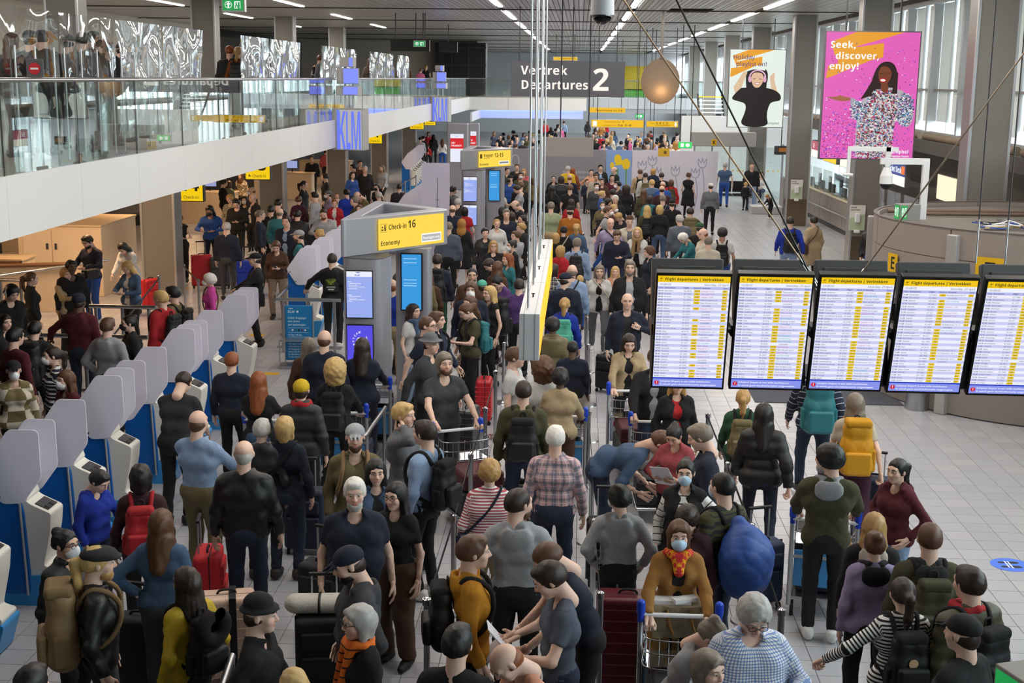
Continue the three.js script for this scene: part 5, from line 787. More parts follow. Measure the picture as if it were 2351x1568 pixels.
// head, centred between the ears, looking along +z
const headGeo = (lod, f) => cached(`head${lod}${f}`, () => {
  const w = f ? 0.94 : 1, P = [{ c: [0, 0.035, -0.014], r: [0.076, 0.084, 0.096], k: 0.02 }, { c: [0, -0.04, 0.02], r: [0.06 * w, 0.074, 0.07], k: 0.03 }, { c: [0, -0.096, 0.056], r: [f ? 0.02 : 0.026, 0.022, 0.024], k: 0.03 }, { c: [0.036, -0.024, 0.054], r: [0.03, 0.03, 0.03], k: 0.02 }, { c: [-0.036, -0.024, 0.054], r: [0.03, 0.03, 0.03], k: 0.02 },
    [-0.036, 0.03, 0.07, 0.036, 0.03, 0.07, 0.019, 0.019, 0.02], [0, -0.06, -0.035, 0, -0.2, -0.05, f ? 0.046 : 0.056, f ? 0.05 : 0.062, 0.03]];
  if (lod < 2) P.push({ c: [0.031, 0.01, 0.099], r: [0.017, 0.012, 0.014], k: 0.012, sub: 1 }, { c: [-0.031, 0.01, 0.099], r: [0.017, 0.012, 0.014], k: 0.012, sub: 1 }, [-0.02, -0.064, 0.081, 0.02, -0.064, 0.081, 0.0085, 0.0085, 0.008]);
  P.push([0, 0.02, 0.086, 0, -0.026, 0.106, 0.009, 0.0135, 0.012], [-0.011, -0.03, 0.094, 0.011, -0.03, 0.094, 0.009, 0.009, 0.008]);
  for (const s of [-1, 1]) P.push({ c: [s * 0.078, -0.002, -0.008], r: [0.012, 0.031, 0.019], k: 0.008 });
  const g = meshField(P, [0.0098, 0.016, 0.025][lod]);
  return tint(g, (x, y, z) => { if (lod > 0 && z > 0.04 && Math.abs(y - 0.014) < (lod > 1 ? 0.013 : 0.009) && Math.abs(x) > 0.014 && Math.abs(x) < 0.054) return [0.3, 0.24, 0.22]; if (z > 0.06 && Math.abs(y + 0.064) < 0.0095 && Math.abs(x) < 0.026) return [0.82, 0.5, 0.5]; if (z > 0.045 && Math.abs(x) < 0.056 && y > -0.05 && y < 0) return [1.04, 0.93, 0.91]; return 1; });
});
const handGeo = (lod, pose, right) => cached(`hand${lod}${pose}${right}`, () => {
  const curl = { relax: [0.35, 0.5], grip: [1.25, 1.5], flat: [0.12, 0.15] }[pose], P = [[-0.02, 0.01, 0, -0.024, -0.08, 0, 0.019, 0.016, 0.012], [0.018, 0.01, 0, 0.022, -0.078, 0, 0.019, 0.016, 0.012]];
  if (lod < 2) for (let i = 0; i < 4; i++) {
    const x = -0.033 + i * 0.0215, len = [0.058, 0.074, 0.08, 0.07][i] * 0.55, y0 = -0.084; let a = curl[0] * (0.85 + 0.1 * i), y = y0, z = 0; const q = [x, y, z];
    for (let s = 0; s < 2; s++) { const l = s ? len * 0.95 : len * 1.1, ny = y - Math.cos(a) * l, nzz = z + Math.sin(a) * l; P.push([x * (1 + 0.08 * s), y, z, x * (1 + 0.08 * (s + 1)), ny, nzz, 0.0092 - 0.0008 * s, 0.0083 - 0.0012 * s, 0.004]); y = ny; z = nzz; a += curl[1]; }
  } else P.push([-0.015, -0.08, 0, -0.015, -0.14, 0.03, 0.016, 0.012, 0.01], [0.018, -0.08, 0, 0.018, -0.14, 0.03, 0.016, 0.012, 0.01]);
  P.push([0.03, -0.025, 0.006, 0.052, -0.062, pose === 'flat' ? 0.006 : 0.026, 0.0135, 0.0105, 0.01], [0.052, -0.062, pose === 'flat' ? 0.006 : 0.026, 0.05, -0.092, pose === 'flat' ? 0.01 : 0.042, 0.0105, 0.0085, 0.003]);
  const g = meshField(P, [0.0082, 0.0145, 0.022][lod]); return tint(right ? flip(g) : g);
});
const shoeGeo = (lod, f) => cached(`shoe${lod}${f}`, () => meshField([[0, 0.045, -0.055, 0, 0.04, 0.06, 0.044, 0.046, 0.02], [0, 0.04, 0.06, 0.004, 0.034, 0.155, 0.045, 0.034, 0.02], [0, 0.06, -0.04, 0, 0.115, -0.045, 0.046, 0.048, 0.02, 0, 1]], [0.021, 0.028, 0.04][lod], { cuts: [[0, -1, 0, 0]] }));
// hair styles in head space
function hairGeo(style, lod) {
  return cached(`hair${style}${lod}`, () => {
    const c = [0.0155, 0.023, 0.033][lod], fold = (a, fx, fy, fz) => (x, y, z) => a * Math.sin(x * fx + 1.7 * Math.sin(y * 31)) * Math.sin(z * fz + y * fy), P = [], opt = {};
    const faceCut = { c: [0, -0.04, 0.1], r: [0.075, 0.106, 0.084], k: 0.014, sub: 1 }, neckCut = { c: [0, -0.15, 0.02], r: [0.12, 0.1, 0.075], k: 0.02, sub: 1 };
    const skull = (t, back = -0.02) => P.push({ c: [0, 0.038, -0.018], r: [0.078 + t, 0.088 + t, 0.1 + t], k: 0.02 }, { c: [0, 0.0, back - 0.02], r: [0.074 + t, 0.08, 0.082 + t], k: 0.03 });
    const sideCut = { c: [0, -0.01, 0.115], r: [0.2, 0.2, 0.095], k: 0.012, sub: 1 };
    if (style === 'short') { skull(0.009); P.push({ c: [0, 0.09, 0.05], r: [0.06, 0.03, 0.04], k: 0.02 }, faceCut, neckCut, { c: [0, -0.1, -0.02], r: [0.2, 0.055, 0.2], k: 0.015, sub: 1 }); opt.fold = fold(0.0035, 90, 60, 80); }
    else if (style === 'crew') { skull(0.0045); P.push({ ...faceCut, c: [0, -0.035, 0.1] }, { c: [0, -0.1, -0.02], r: [0.2, 0.06, 0.2], k: 0.015, sub: 1 }); }
    else if (style === 'fringe') { P.push({ c: [0, -0.012, -0.05], r: [0.066, 0.085, 0.066], k: 0.02 }, { c: [0, -0.015, -0.015], r: [0.081, 0.05, 0.085], k: 0.02 }, { c: [0, 0.105, 0.01], r: [0.25, 0.065, 0.25], k: 0.02, sub: 1 }, sideCut, { c: [0, -0.135, -0.0], r: [0.25, 0.055, 0.25], k: 0.015, sub: 1 }, { c: [0, -0.08, 0.03], r: [0.2, 0.05, 0.055], k: 0.012, sub: 1 }); }
    else if (style === 'curly') { skull(0.024); P.push(faceCut, { c: [0, -0.12, 0.02], r: [0.2, 0.05, 0.2], k: 0.02, sub: 1 }); opt.fold = (x, y, z) => 0.009 * Math.sin(x * 95 + 2 * Math.sin(z * 60)) * Math.sin(y * 100) * Math.sin(z * 90 + 2 * Math.sin(y * 50)); }
    else if (style === 'bigcurl') { skull(0.05); P.push({ c: [0, -0.08, -0.05], r: [0.12, 0.12, 0.09], k: 0.04 }, { ...faceCut, r: [0.078, 0.1, 0.1] }); opt.fold = (x, y, z) => 0.013 * Math.sin(x * 75 + 2 * Math.sin(z * 50)) * Math.sin(y * 70 + x * 20) * Math.sin(z * 80); }
    else if (style === 'bob') { skull(0.014); P.push([-0.062, 0.0, -0.02, -0.066, -0.1, -0.012, 0.034, 0.03, 0.03], [0.062, 0.0, -0.02, 0.066, -0.1, -0.012, 0.034, 0.03, 0.03], [0, 0, -0.07, 0, -0.1, -0.065, 0.06, 0.055, 0.03], { c: [0, 0.075, 0.062], r: [0.06, 0.032, 0.032], k: 0.02 }, faceCut); opt.fold = fold(0.005, 60, 30, 60); }
    else if (style === 'long') { skull(0.012); P.push([-0.06, 0.0, -0.02, -0.085, -0.19, -0.03, 0.034, 0.038, 0.03], [0.06, 0.0, -0.02, 0.085, -0.19, -0.03, 0.034, 0.038, 0.03], [0, 0, -0.07, 0, -0.33, -0.115, 0.062, 0.065, 0.04], [-0.05, -0.1, -0.07, -0.06, -0.33, -0.1, 0.05, 0.03, 0.03], [0.05, -0.1, -0.07, 0.06, -0.33, -0.1, 0.05, 0.03, 0.03], faceCut); opt.fold = (x, y, z) => 0.0045 * Math.sin(x * 120 + z * 90 + 2 * Math.sin(y * 14)); }
    else if (style === 'pony') { skull(0.006); P.push(faceCut, { c: [0, -0.1, 0.0], r: [0.2, 0.06, 0.2], k: 0.02, sub: 1 }, [0, 0.04, -0.105, 0, 0.02, -0.16, 0.028, 0.034, 0.02], [0, 0.02, -0.16, 0, -0.13, -0.15, 0.036, 0.034, 0.02], [0, -0.13, -0.15, 0.01, -0.25, -0.13, 0.034, 0.012, 0.02]); opt.fold = (x, y, z) => 0.003 * Math.sin(x * 130 + 2 * Math.sin(y * 20)); }
    else if (style === 'bun') { skull(0.006); P.push(faceCut, { c: [0, -0.1, 0.0], r: [0.2, 0.06, 0.2], k: 0.02, sub: 1 }, { c: [0, 0.1, -0.085], r: [0.046, 0.042, 0.046], k: 0.015 }); opt.fold = (x, y, z) => 0.003 * Math.sin(x * 120 + y * 90); }
    else if (style === 'cap') { P.push({ c: [0, 0.05, -0.016], r: [0.09, 0.084, 0.108], k: 0.02 }, { c: [0, -0.07, 0], r: [0.3, 0.1, 0.3], k: 0.004, sub: 1 }, [-0.045, 0.036, 0.085, 0.045, 0.036, 0.085, 0.0, 0.0, 0.01], [-0.04, 0.034, 0.1, -0.034, 0.022, 0.16, 0.012, 0.008, 0.03], [0.04, 0.034, 0.1, 0.034, 0.022, 0.16, 0.012, 0.008, 0.03], [0, 0.04, 0.1, 0, 0.026, 0.17, 0.012, 0.008, 0.03]); }
    else if (style === 'beanie') { P.push({ c: [0, 0.045, -0.018], r: [0.091, 0.096, 0.112], k: 0.02 }, { c: [0, -0.09, 0.02], r: [0.3, 0.1, 0.3], k: 0.006, sub: 1 }, { ...faceCut, c: [0, -0.06, 0.11] }); opt.fold = (x, y, z) => 0.002 * Math.sin(Math.atan2(x, z) * 40); }
    else if (style === 'flatcap') { P.push({ c: [0, 0.07, 0.0], r: [0.098, 0.056, 0.128], k: 0.02 }, { c: [0, 0.045, 0.1], r: [0.075, 0.016, 0.06], k: 0.02 }, { c: [0, -0.04, 0], r: [0.3, 0.065, 0.3], k: 0.006, sub: 1 }); }
    else if (style === 'hat') { P.push({ c: [0, 0.09, -0.015], r: [0.085, 0.075, 0.1], k: 0.02 }, { c: [0, 0.055, -0.01], r: [0.145, 0.013, 0.16], k: 0.02 }, { c: [0, -0.03, 0], r: [0.3, 0.07, 0.3], k: 0.004, sub: 1 }); }
    else if (style === 'hijab') { skull(0.018); P.push([0, -0.05, -0.02, 0, -0.2, -0.03, 0.085, 0.13, 0.05], { c: [0, -0.02, 0.1], r: [0.06, 0.085, 0.05], k: 0.02, sub: 1 }); opt.fold = fold(0.004, 60, 40, 50); }
    else if (style === 'beard') { P.push({ c: [0, -0.075, 0.03], r: [0.062, 0.052, 0.066], k: 0.02 }, { c: [0, -0.105, 0.058], r: [0.034, 0.03, 0.032], k: 0.02 }, { c: [0, 0.02, 0.05], r: [0.12, 0.062, 0.12], k: 0.012, sub: 1 }, { c: [0, -0.064, 0.095], r: [0.024, 0.01, 0.03], k: 0.008, sub: 1 }, { c: [0, -0.03, -0.07], r: [0.12, 0.12, 0.08], k: 0.01, sub: 1 }); }
    else if (style === 'mask') { P.push({ c: [0, -0.05, 0.052], r: [0.064, 0.062, 0.066], k: 0.01 }, { c: [0, -0.03, 0.1], r: [0.022, 0.034, 0.026], k: 0.03 }, { c: [0, 0.07, 0.06], r: [0.12, 0.072, 0.12], k: 0.006, sub: 1 }, { c: [0, -0.05, -0.05], r: [0.12, 0.12, 0.1], k: 0.006, sub: 1 }); }
    else if (style === 'phones') { for (const s of [-1, 1]) P.push({ c: [s * 0.093, 0, -0.008], r: [0.022, 0.04, 0.036], k: 0.01 }); for (let i = 0; i < 8; i++) { const a = Math.PI * i / 8, b = Math.PI * (i + 1) / 8; P.push([Math.cos(a) * 0.1, 0.02 + Math.sin(a) * 0.115, -0.01, Math.cos(b) * 0.1, 0.02 + Math.sin(b) * 0.115, -0.01, 0.012, 0.012, 0.01]); } }
    return tint(meshField(P, ['mask', 'beard', 'phones', 'cap'].includes(style) ? c * 0.7 : c, opt), ['mask', 'phones', 'cap', 'beanie', 'flatcap', 'hat', 'hijab'].includes(style) ? undefined : (x, y, z) => { const a = Math.atan2(x, z + 0.02), v = 0.82 + 0.3 * Math.abs(Math.sin(a * 13 + 2.5 * Math.sin(y * 17 + a * 3))) * (0.6 + 0.4 * Math.sin(a * 29 + y * 22)); return [v, v * 0.98, v * 0.95]; });
  });
}
const eyesGeo = cached('eyes', () => { const L = []; for (const s of [-1, 1]) { L.push(tint(new THREE.SphereGeometry(0.0115, 10, 8).scale(1.2, 0.5, 0.8).translate(s * 0.031, 0.01, 0.0845).toNonIndexed(), () => 0.5)); L.push(tint(new THREE.SphereGeometry(0.0062, 8, 6).scale(1, 1, 0.6).translate(s * 0.031, 0.01, 0.0925).toNonIndexed(), () => 0.03)); } return mergeGeometries(L); });
const browGeo = cached('brow', () => tint(merge([-1, 1].map((s) => tube([[s * 0.014, 0.029, 0.095], [s * 0.032, 0.034, 0.09], [s * 0.05, 0.027, 0.077]], 0.0042, 8, 5)))));
const glassesGeo = cached('glasses', () => merge([-1, 1].flatMap((s) => [new THREE.TorusGeometry(0.022, 0.0024, 5, 16).scale(1.15, 0.85, 1).translate(s * 0.033, 0.008, 0.106), bar([s * 0.058, 0.012, 0.104], [s * 0.08, 0.012, 0.0], 0.0024, 5)]).concat([bar([-0.01, 0.012, 0.108], [0.01, 0.012, 0.108], 0.0024, 5)])));

const SKIN = { l: [0.73, 0.48, 0.37], p: [0.78, 0.55, 0.45], m: [0.6, 0.37, 0.26], t: [0.4, 0.23, 0.15], d: [0.13, 0.07, 0.045] };
const COL = { black: 0x17171a, coal: 0x2a2a2e, navy: 0x1b2238, grey: 0x73757a, light: 0xaeb0b4, dark: 0x44464b, white: 0xe6e5e2, cream: 0xd9cfbc, beige: 0xc3ab86, camel: 0xb27d3c, tan: 0xa08058, brown: 0x5a3d2b, rust: 0x8a4a22, olive: 0x4d4a30, khaki: 0x7a6d4a, green: 0x2c5a3c, sage: 0xa9b592, teal: 0x2f7f88, mint: 0x58b8a0, blue: 0x2c57a8, royal: 0x1638b0, sky: 0x9ab4d8, denim: 0x4a6486, jeans: 0x27334c, red: 0xc2222c, wine: 0x5c1524, maroon: 0x3e1a22, pink: 0xd86a9c, magenta: 0xd848a8, rose: 0xb05058, orange: 0xd86a1c, yellow: 0xd8b41e, mustard: 0xd08c12, gold: 0xe0a010, purple: 0x5a3a78, lilac: 0xb0a0c8, plum: 0x4a2038, blonde: 0xb08a54, fair: 0xc9a86c, ginger: 0x8a4a22, dkbrown: 0x2e1f18, chestnut: 0x5a3a22, silver: 0xb4b2b0, snow: 0xe2e0dc, ash: 0x7a6f64, noir: 0x141214, peach: 0xd99a7c, amber: 0xb06a18, slate: 0x5c6474, blush: 0xc4a0a2 };
const sinFold = (amp) => (x, y, z) => { const a = 1 - Math.abs(Math.sin(y * 17 + x * 11 - z * 8 + 1.3 * Math.sin(x * 9 + z * 7 + y * 4))), b = 1 - Math.abs(Math.sin(y * 9 - x * 21 + z * 17 + 2 * Math.sin(y * 6))); return amp * (a * a * a * 1.5 + b * b * b - 0.5); };
const puffFold = (x, y, z) => 0.009 - 0.012 * Math.pow(Math.abs(Math.sin(y * 30)), 0.6);
// named poses: wrists in body space (left is +x), palm direction, hand shape, legs
const HANG = { w: [0.25, 0.86, 0.05], palm: [-1, 0, 0], hand: 'relax' }, mir = (h) => ({ ...h, w: [-h.w[0], h.w[1], h.w[2]], palm: [-h.palm[0], h.palm[1], h.palm[2]], pole: h.pole && [-h.pole[0], h.pole[1], h.pole[2]] });
const PK = { w: [0.225, 0.95, 0.07], palm: [-1, 0, 0], hand: 'relax', pole: [0.7, 0, -0.7] }, PU = { w: [0.24, 1.03, 0.4], palm: [0, -1, 0.1], hand: 'grip', pole: [0.6, -0.6, -0.4] }, RD = { w: [0.13, 1.13, 0.3], palm: [-0.6, 0.8, 0], hand: 'relax', pole: [0.7, -0.7, -0.1] }, HP = { w: [0.2, 1.02, 0.0], palm: [-1, 0, 0], hand: 'relax', pole: [1, 0, -0.5] }, CR = { w: [-0.1, 1.19, 0.19], palm: [0, 0, -1], hand: 'relax', pole: [0.8, -0.6, 0.2] }, EAR = { w: [0.12, 1.53, 0.06], palm: [-1, 0, 0], hand: 'grip', pole: [0.7, -0.5, 0.5], up: 1 }, STRAP = { w: [0.15, 1.26, 0.17], palm: [0, 0, -1], hand: 'grip', pole: [0.7, -0.7, 0] }, FWD = { w: [0.16, 1.22, 0.44], palm: [-0.7, -0.5, 0], hand: 'flat', pole: [0.6, -0.8, 0] }, OUT = { w: [0.5, 1.05, 0.2], palm: [0, -1, 0], hand: 'grip', pole: [0.5, 0, -0.8] }, BACK = { w: [0.27, 0.88, -0.2], palm: [-1, 0, 0], hand: 'grip' }, SW = { w: [0.25, 0.9, 0.22], palm: [-1, 0, 0], hand: 'relax' };
const INF = { ts: 0.006, pl: 0.008, tk: 0.002, sw: 0.009, sh: 0.008, hd: 0.012, jk: 0.015, pf: 0.026, ct: 0.018, dr: 0.004, vs: 0.014 };
const POSES = {
  st: [HANG, HANG], pk: [PK, PK], pu: [PU, PU, {}], rd: [RD, RD, { hp: 28 }], lk: [{ ...RD, w: [0.08, 1.14, 0.3] }, HANG, { hp: 30 }], hp: [HP, HP], h1: [HP, HANG], cr: [CR, CR], ph: [HANG, EAR], pl: [HANG, BACK, { walk: 1 }], wk: [SW, BACK, { walk: 1 }], po: [HANG, FWD], sp: [STRAP, HANG], s2: [STRAP, STRAP], ou: [OUT, HANG], o2: [OUT, OUT],
  bd: [{ w: [0.2, 0.72, 0.5], palm: [-1, 0, 0], hand: 'relax', abs: 1 }, { w: [0.2, 0.74, 0.42], palm: [-1, 0, 0], hand: 'relax', abs: 1 }, { lean: 72, hp: 5 }], ln: [PU, PU, { lean: 18, hp: 18 }], re: [{ w: [0.14, 0.95, 0.5], palm: [-0.6, -0.4, 0], hand: 'relax', abs: 1 }, { w: [0.16, 0.95, 0.48], palm: [-0.6, -0.4, 0], hand: 'relax', abs: 1 }, { lean: 22, hp: 30 }], si: [{ w: [0.14, 0.66, 0.35], palm: [0, -1, 0], hand: 'relax', abs: 1 }, { w: [0.14, 0.66, 0.35], palm: [0, -1, 0], hand: 'relax', abs: 1 }, { sit: 1 }],
};
function buildFigure(q) {           // q: sex, pose, top, bottom, lod, headYaw, headPitch, jit, bulk, child
  const key = JSON.stringify(q);
  return cached('fig' + key, () => {
    const f = q.sex === 'f', [HL, HR0, ex = {}] = POSES[q.pose], HR = mir(HR0), lod = q.lod, bulk = q.bulk || 0, lean = ((ex.lean || 0) + (q.lean || 0)) * Math.PI / 180;
    const sit = ex.sit ? -0.43 : 0, U = (x, y, z, k = 1) => { const a = lean * k, dy = y - 0.98, dz = z; return [x, 0.98 + dy * Math.cos(a) - dz * Math.sin(a) + sit, dy * Math.sin(a) + dz * Math.cos(a)]; };
    const sw = f ? 0.155 : 0.178, hw = f ? 0.1 : 0.09, wr = f ? 0.088 : 0.105, ch = f ? 0.104 : 0.12;
    const V3 = (p) => V(p[0], p[1], p[2]), A = (v) => [v.x, v.y, v.z];
    const ik = (a, b, l1, l2, pole) => { const d = b.clone().sub(a); let L = d.length(); const m = (l1 + l2) * 0.985; if (L > m) { d.multiplyScalar(m / L); b = a.clone().add(d); L = m; } const n = d.clone().normalize(), t = (l1 * l1 - l2 * l2 + L * L) / (2 * L), h = Math.sqrt(Math.max(0, l1 * l1 - t * t)), pv = pole.clone().sub(n.clone().multiplyScalar(pole.dot(n))).normalize(); return [a.clone().add(n.clone().multiplyScalar(t)).add(pv.multiplyScalar(h)), b]; };
    const arms = [HL, HR].map((h, i) => { const s = i ? -1 : 1, S = V3(U(s * sw, f ? 1.372 : 1.385, -0.012)), w = h.abs ? V(h.w[0], h.w[1] + sit + 0, h.w[2]) : V3(U(...h.w)); if (h.abs && ex.sit) w.y = h.w[1] ; w.x += s * (f ? -0.015 : 0) + s * bulk * 0.5; if (q.jit) { w.x += s * 0.03 * (hash(q.jit, i) - 0.3); w.y += 0.04 * (hash(q.jit, i + 5) - 0.5); w.z += 0.06 * (hash(q.jit, i + 9) - 0.5); } const [e, wr2] = ik(S, w, 0.285, 0.255, V3(h.pole || [s * 0.45, -0.2, -0.85])); return { S, E: e, Wr: wr2, h, s }; });
    const legs = [1, -1].map((s) => { const hip = V(s * hw, 0.93 + sit, 0); let an = V(s * (hw + 0.012), 0.085, -0.015 + (q.jit ? 0.08 * (hash(q.jit, s + 20) - 0.5) : 0)); if (ex.walk) an = V(s * hw, s > 0 ? 0.085 : 0.12, s > 0 ? 0.22 : -0.3); if (ex.sit) an = V(s * 0.12, 0.085, 0.4); const [k, a] = ik(hip, an, 0.43, 0.425, V(s * 0.12, 0, 1)); return { hip, K: k, An: a, s }; });
    // ---- head frame
    const nb = V3(U(0, f ? 1.44 : 1.455, -0.015)), hp = (ex.hp || 0) * Math.PI / 180 + (q.headPitch || 0) * Math.PI / 180 + lean * 0.75, hq = new THREE.Quaternion().setFromEuler(new THREE.Euler(hp, (q.headYaw || 0) * Math.PI / 180, 0, 'YXZ')), hs = q.child ? 1 + 0.32 * q.child : 1;
    const nq = new THREE.Quaternion().setFromEuler(new THREE.Euler(hp * 0.6, 0, 0)), hc = nb.clone().add(V(0, 0.105, 0.012).applyQuaternion(nq)).add(V(0, 0.07 * hs, 0.022).applyQuaternion(hq)), hm = new THREE.Matrix4().compose(hc, hq, V(hs, hs, hs));
    const torso = (i, k = 0.05) => { const P = [[-hw * 0.95, 0.945 + sit, 0, hw * 0.95, 0.945 + sit, 0, 0.104 + i + (f ? 0.006 : 0), 0.104 + i + (f ? 0.006 : 0), k], [...U(-0.055 - bulk * 0.3, 1.09, 0.012 + bulk * 0.3, 0.5), ...U(0.055 + bulk * 0.3, 1.09, 0.012 + bulk * 0.3, 0.5), wr + i + bulk, wr + i + bulk, k], [...U(-0.08, 1.27, 0.0), ...U(0.08, 1.27, 0.0), ch + i + bulk * 0.5, ch + i + bulk * 0.5, k], [...U(-sw * 0.74, f ? 1.375 : 1.385, -0.012), ...U(sw * 0.74, f ? 1.375 : 1.385, -0.012), 0.066 + i * 0.6, 0.066 + i * 0.6, k]]; for (const s of [-1, 1]) { P.push([...U(0, 1.452, -0.022), ...U(s * sw * 0.85, 1.395, -0.014), 0.052 + i * 0.4, 0.046 + i * 0.5, k]); if (f) P.push({ c: U(s * 0.07, 1.265, 0.075), r: [0.06 + i, 0.06 + i, 0.05 + i], k: 0.04 }); } return P; };
    const armP = (a, r0, r1, r2, to, k = 0.03) => { const out = [], L1 = a.S.distanceTo(a.E), up = (t) => A(a.S.clone().lerp(a.E, t)), lo = (t) => A(a.E.clone().lerp(a.Wr, t)); if (to <= 1) { out.push([...A(a.S), ...up(to), r0, r0 + (r1 - r0) * to, k, 0, 1, , 1.42]); } else { const t = to - 1, e = [...A(a.S), ...A(a.E), r0, r1, k]; e[12] = 1.42; const w = [...A(a.E), ...lo(t), r1, r1 + (r2 - r1) * t, k, 0, 1]; w[12] = 1.42 - L1; out.push(e, w); } for (const o of out) o.length = 13; out[0][12] = 1.42; return out; };
    const legP = (l, r0, r1, r2, to, k = 0.03) => { const t = Math.max(0.02, Math.min(1, to)), out = [[...A(l.hip), ...A(l.K), r0, r1, k], [...A(l.K), ...A(l.K.clone().lerp(l.An, t)), r1, r1 + (r2 - r1) * t, k, 0, 1]]; return out; };
    // ---- garments
    const T = q.top, coat = T === 'ct', bare = T === 'ts' || T === 'tk' || T === 'pl' || T === 'dr', inf = INF[T], cT = [0.02, 0.031, 0.047][lod], cB = [0.027, 0.04, 0.056][lod];
    const g = {}, P = torso(inf);
    if (T === 'tk') for (const a of arms) P.push([...A(a.S.clone().lerp(nb, 0.35)), ...A(a.S.clone().lerp(nb, 0.4).add(V(0, -0.12, 0.05))), 0.03, 0.03, 0.02]);
    else { const to = { ts: 0.62, pl: 0.66, dr: 0.3, vs: 0.06 }[T] || 1.95, b = T === 'pf' ? 0.03 : 0; for (const a of arms) P.push(...armP(a, (f ? 0.047 : 0.055) + inf * 0.7 + b * 0.4, (f ? 0.04 : 0.046) + inf * 0.6 + b * 0.35, (f ? 0.034 : 0.038) + inf * 0.45 + b * 0.2, to)); }
    const flare = (Q, r0, r1, y1) => { for (const x of [-1, 0, 1]) Q.push([x * hw * 0.9, 0.98, 0, x * hw * 1.15, y1, 0, r0, r1, 0.05]); };
    if (coat) flare(P, 0.115, 0.14, 0.55);
    if (T === 'dr') flare(P, 0.1, 0.14, 0.5);
    const hoodP = () => { const Q = []; for (let i = 0; i < 6; i++) { const pt = (w) => U(Math.cos(w) * 0.098, 1.45 + 0.022 * Math.sin(w), 0.045 - Math.sin(w) * 0.105); Q.push([...pt(Math.PI * (0.02 + i * 0.16)), ...pt(Math.PI * (0.02 + (i + 1) * 0.16)), 0.03, 0.03, 0.02]); } Q.push({ c: U(0, 1.395, -0.118), r: [0.12, 0.1, 0.038], k: 0.045 }, { c: U(0, 1.48, -0.1), r: [0.062, 0.05, 0.02], k: 0.02, sub: 1 }); return Q; };
    if (q.hood === 2) g.hood = meshField(hoodP(), cT * 0.9, { fold: sinFold(0.005), uv: 1 });
    else if (T === 'hd' || q.hood) P.push(...hoodP());
    else if (['jk', 'sh', 'pl', 'ct', 'pf', 'vs'].includes(T)) for (let i = 0; i < 8; i++) { const pt = (w) => U(Math.cos(w) * 0.074, 1.468 + 0.012 * Math.sin(w - 1.57), 0.012 + Math.sin(w) * 0.064); const a = Math.PI * (0.62 + i * 0.22), b = Math.PI * (0.62 + (i + 1) * 0.22); if (b <= Math.PI * 2.4) P.push([...pt(a), ...pt(b), T === 'pf' ? 0.03 : 0.018, T === 'pf' ? 0.03 : 0.018, 0.012]); }
    P.push([...U(0, 1.43, 0.03), ...U(0, 1.62, 0.05), f ? 0.052 : 0.058, f ? 0.06 : 0.062, 0.012, 0, 0, 1]);
    if (T === 'tk' || T === 'dr') P.push([...U(0, 1.4, 0.09), ...U(0, 1.55, 0.1), 0.07, 0.09, 0.015, 0, 0, 1]);
    if (q.open || T === 'vs') { const zf = ch + inf + 0.012; P.push([0, 0.6 + sit, zf, ...U(0, 1.08, zf + 0.005, 0.6), 0.075, 0.06, 0.008, 0, 0, 1], [...U(0, 1.08, zf + 0.005, 0.6), ...U(0, 1.3, zf), 0.06, 0.05, 0.008, 0, 0, 1], [...U(0, 1.3, zf), ...U(0, 1.5, 0.09), 0.05, 0.055, 0.008, 0, 0, 1]); }
    const hem = ({ ts: 0.87, pl: 0.86, sw: 0.87, sh: 0.86, hd: 0.86, jk: 0.82, pf: 0.8, tk: 0.9, ct: 0.5, dr: 0.48, vs: 0.86 }[T] - (q.long ? 0.1 : 0) + (q.crop ? 0.12 : 0)) + sit;
    g.top = meshField(P, cT, { cuts: [[0, -1, 0, -hem]], fold: T === 'pf' ? puffFold : lod < 2 ? sinFold({ jk: 0.0065, ct: 0.006, hd: 0.006, sw: 0.005, tk: 0.002 }[T] || 0.005) : undefined, uv: 1 });
    if (q.open || T === 'vs') g.inner = meshField([...torso(0.004), ...(T === 'vs' ? arms.flatMap((a) => armP(a, 0.052, 0.046, 0.04, 1.95)) : []), [...U(0, 1.45, 0.03), ...U(0, 1.62, 0.05), 0.056, 0.06, 0.01, 0, 0, 1]], cT * 1.15, { cuts: [[0, -1, 0, -(0.85 + sit)]], uv: 1 });
    const B = q.bottom, w = { jn: 0.009, tr: 0.016, lg: 0.001, wd: 0.035, sr: 0.02, sk: 0.01 }[B] || 0.009;
    if (!(T === 'dr' && B === 'no')) {
      const Q = [[-hw * 0.95, 0.95 + sit, -0.004, hw * 0.95, 0.95 + sit, -0.004, 0.106 + w * 0.4, 0.106 + w * 0.4, 0.05]]; if (!f) Q.push({ c: [0, 0.9 + sit, -0.07], r: [0.12, 0.09, 0.06], k: 0.05 }); else Q.push({ c: [0.055, 0.9 + sit, -0.075], r: [0.075, 0.085, 0.06], k: 0.04 }, { c: [-0.055, 0.9 + sit, -0.075], r: [0.075, 0.085, 0.06], k: 0.04 });
      if (B === 'sk') flare(Q, 0.1, 0.135, 0.5); else for (const l of legs) Q.push(...legP(l, 0.083 + w, 0.057 + w * 0.9, 0.045 + w, B === 'sr' ? 0.05 : 0.98));
      g.bottom = meshField(Q, cB, { cuts: [[0, 1, 0, 1.03 + sit], ...(B === 'sk' ? [[0, -1, 0, -0.48]] : [])], fold: lod < 2 && B !== 'lg' ? sinFold(0.006) : undefined, uv: 1 });
    }
    // ---- body: one skin with head and hands merged in
    const showLegs = ['sr', 'sk', 'no'].includes(B), Bd = [...torso(-0.026, 0.04), [...A(nb), ...A(nb.clone().add(V(0, -0.05, 0))), 0.05, 0.055, 0.03]];
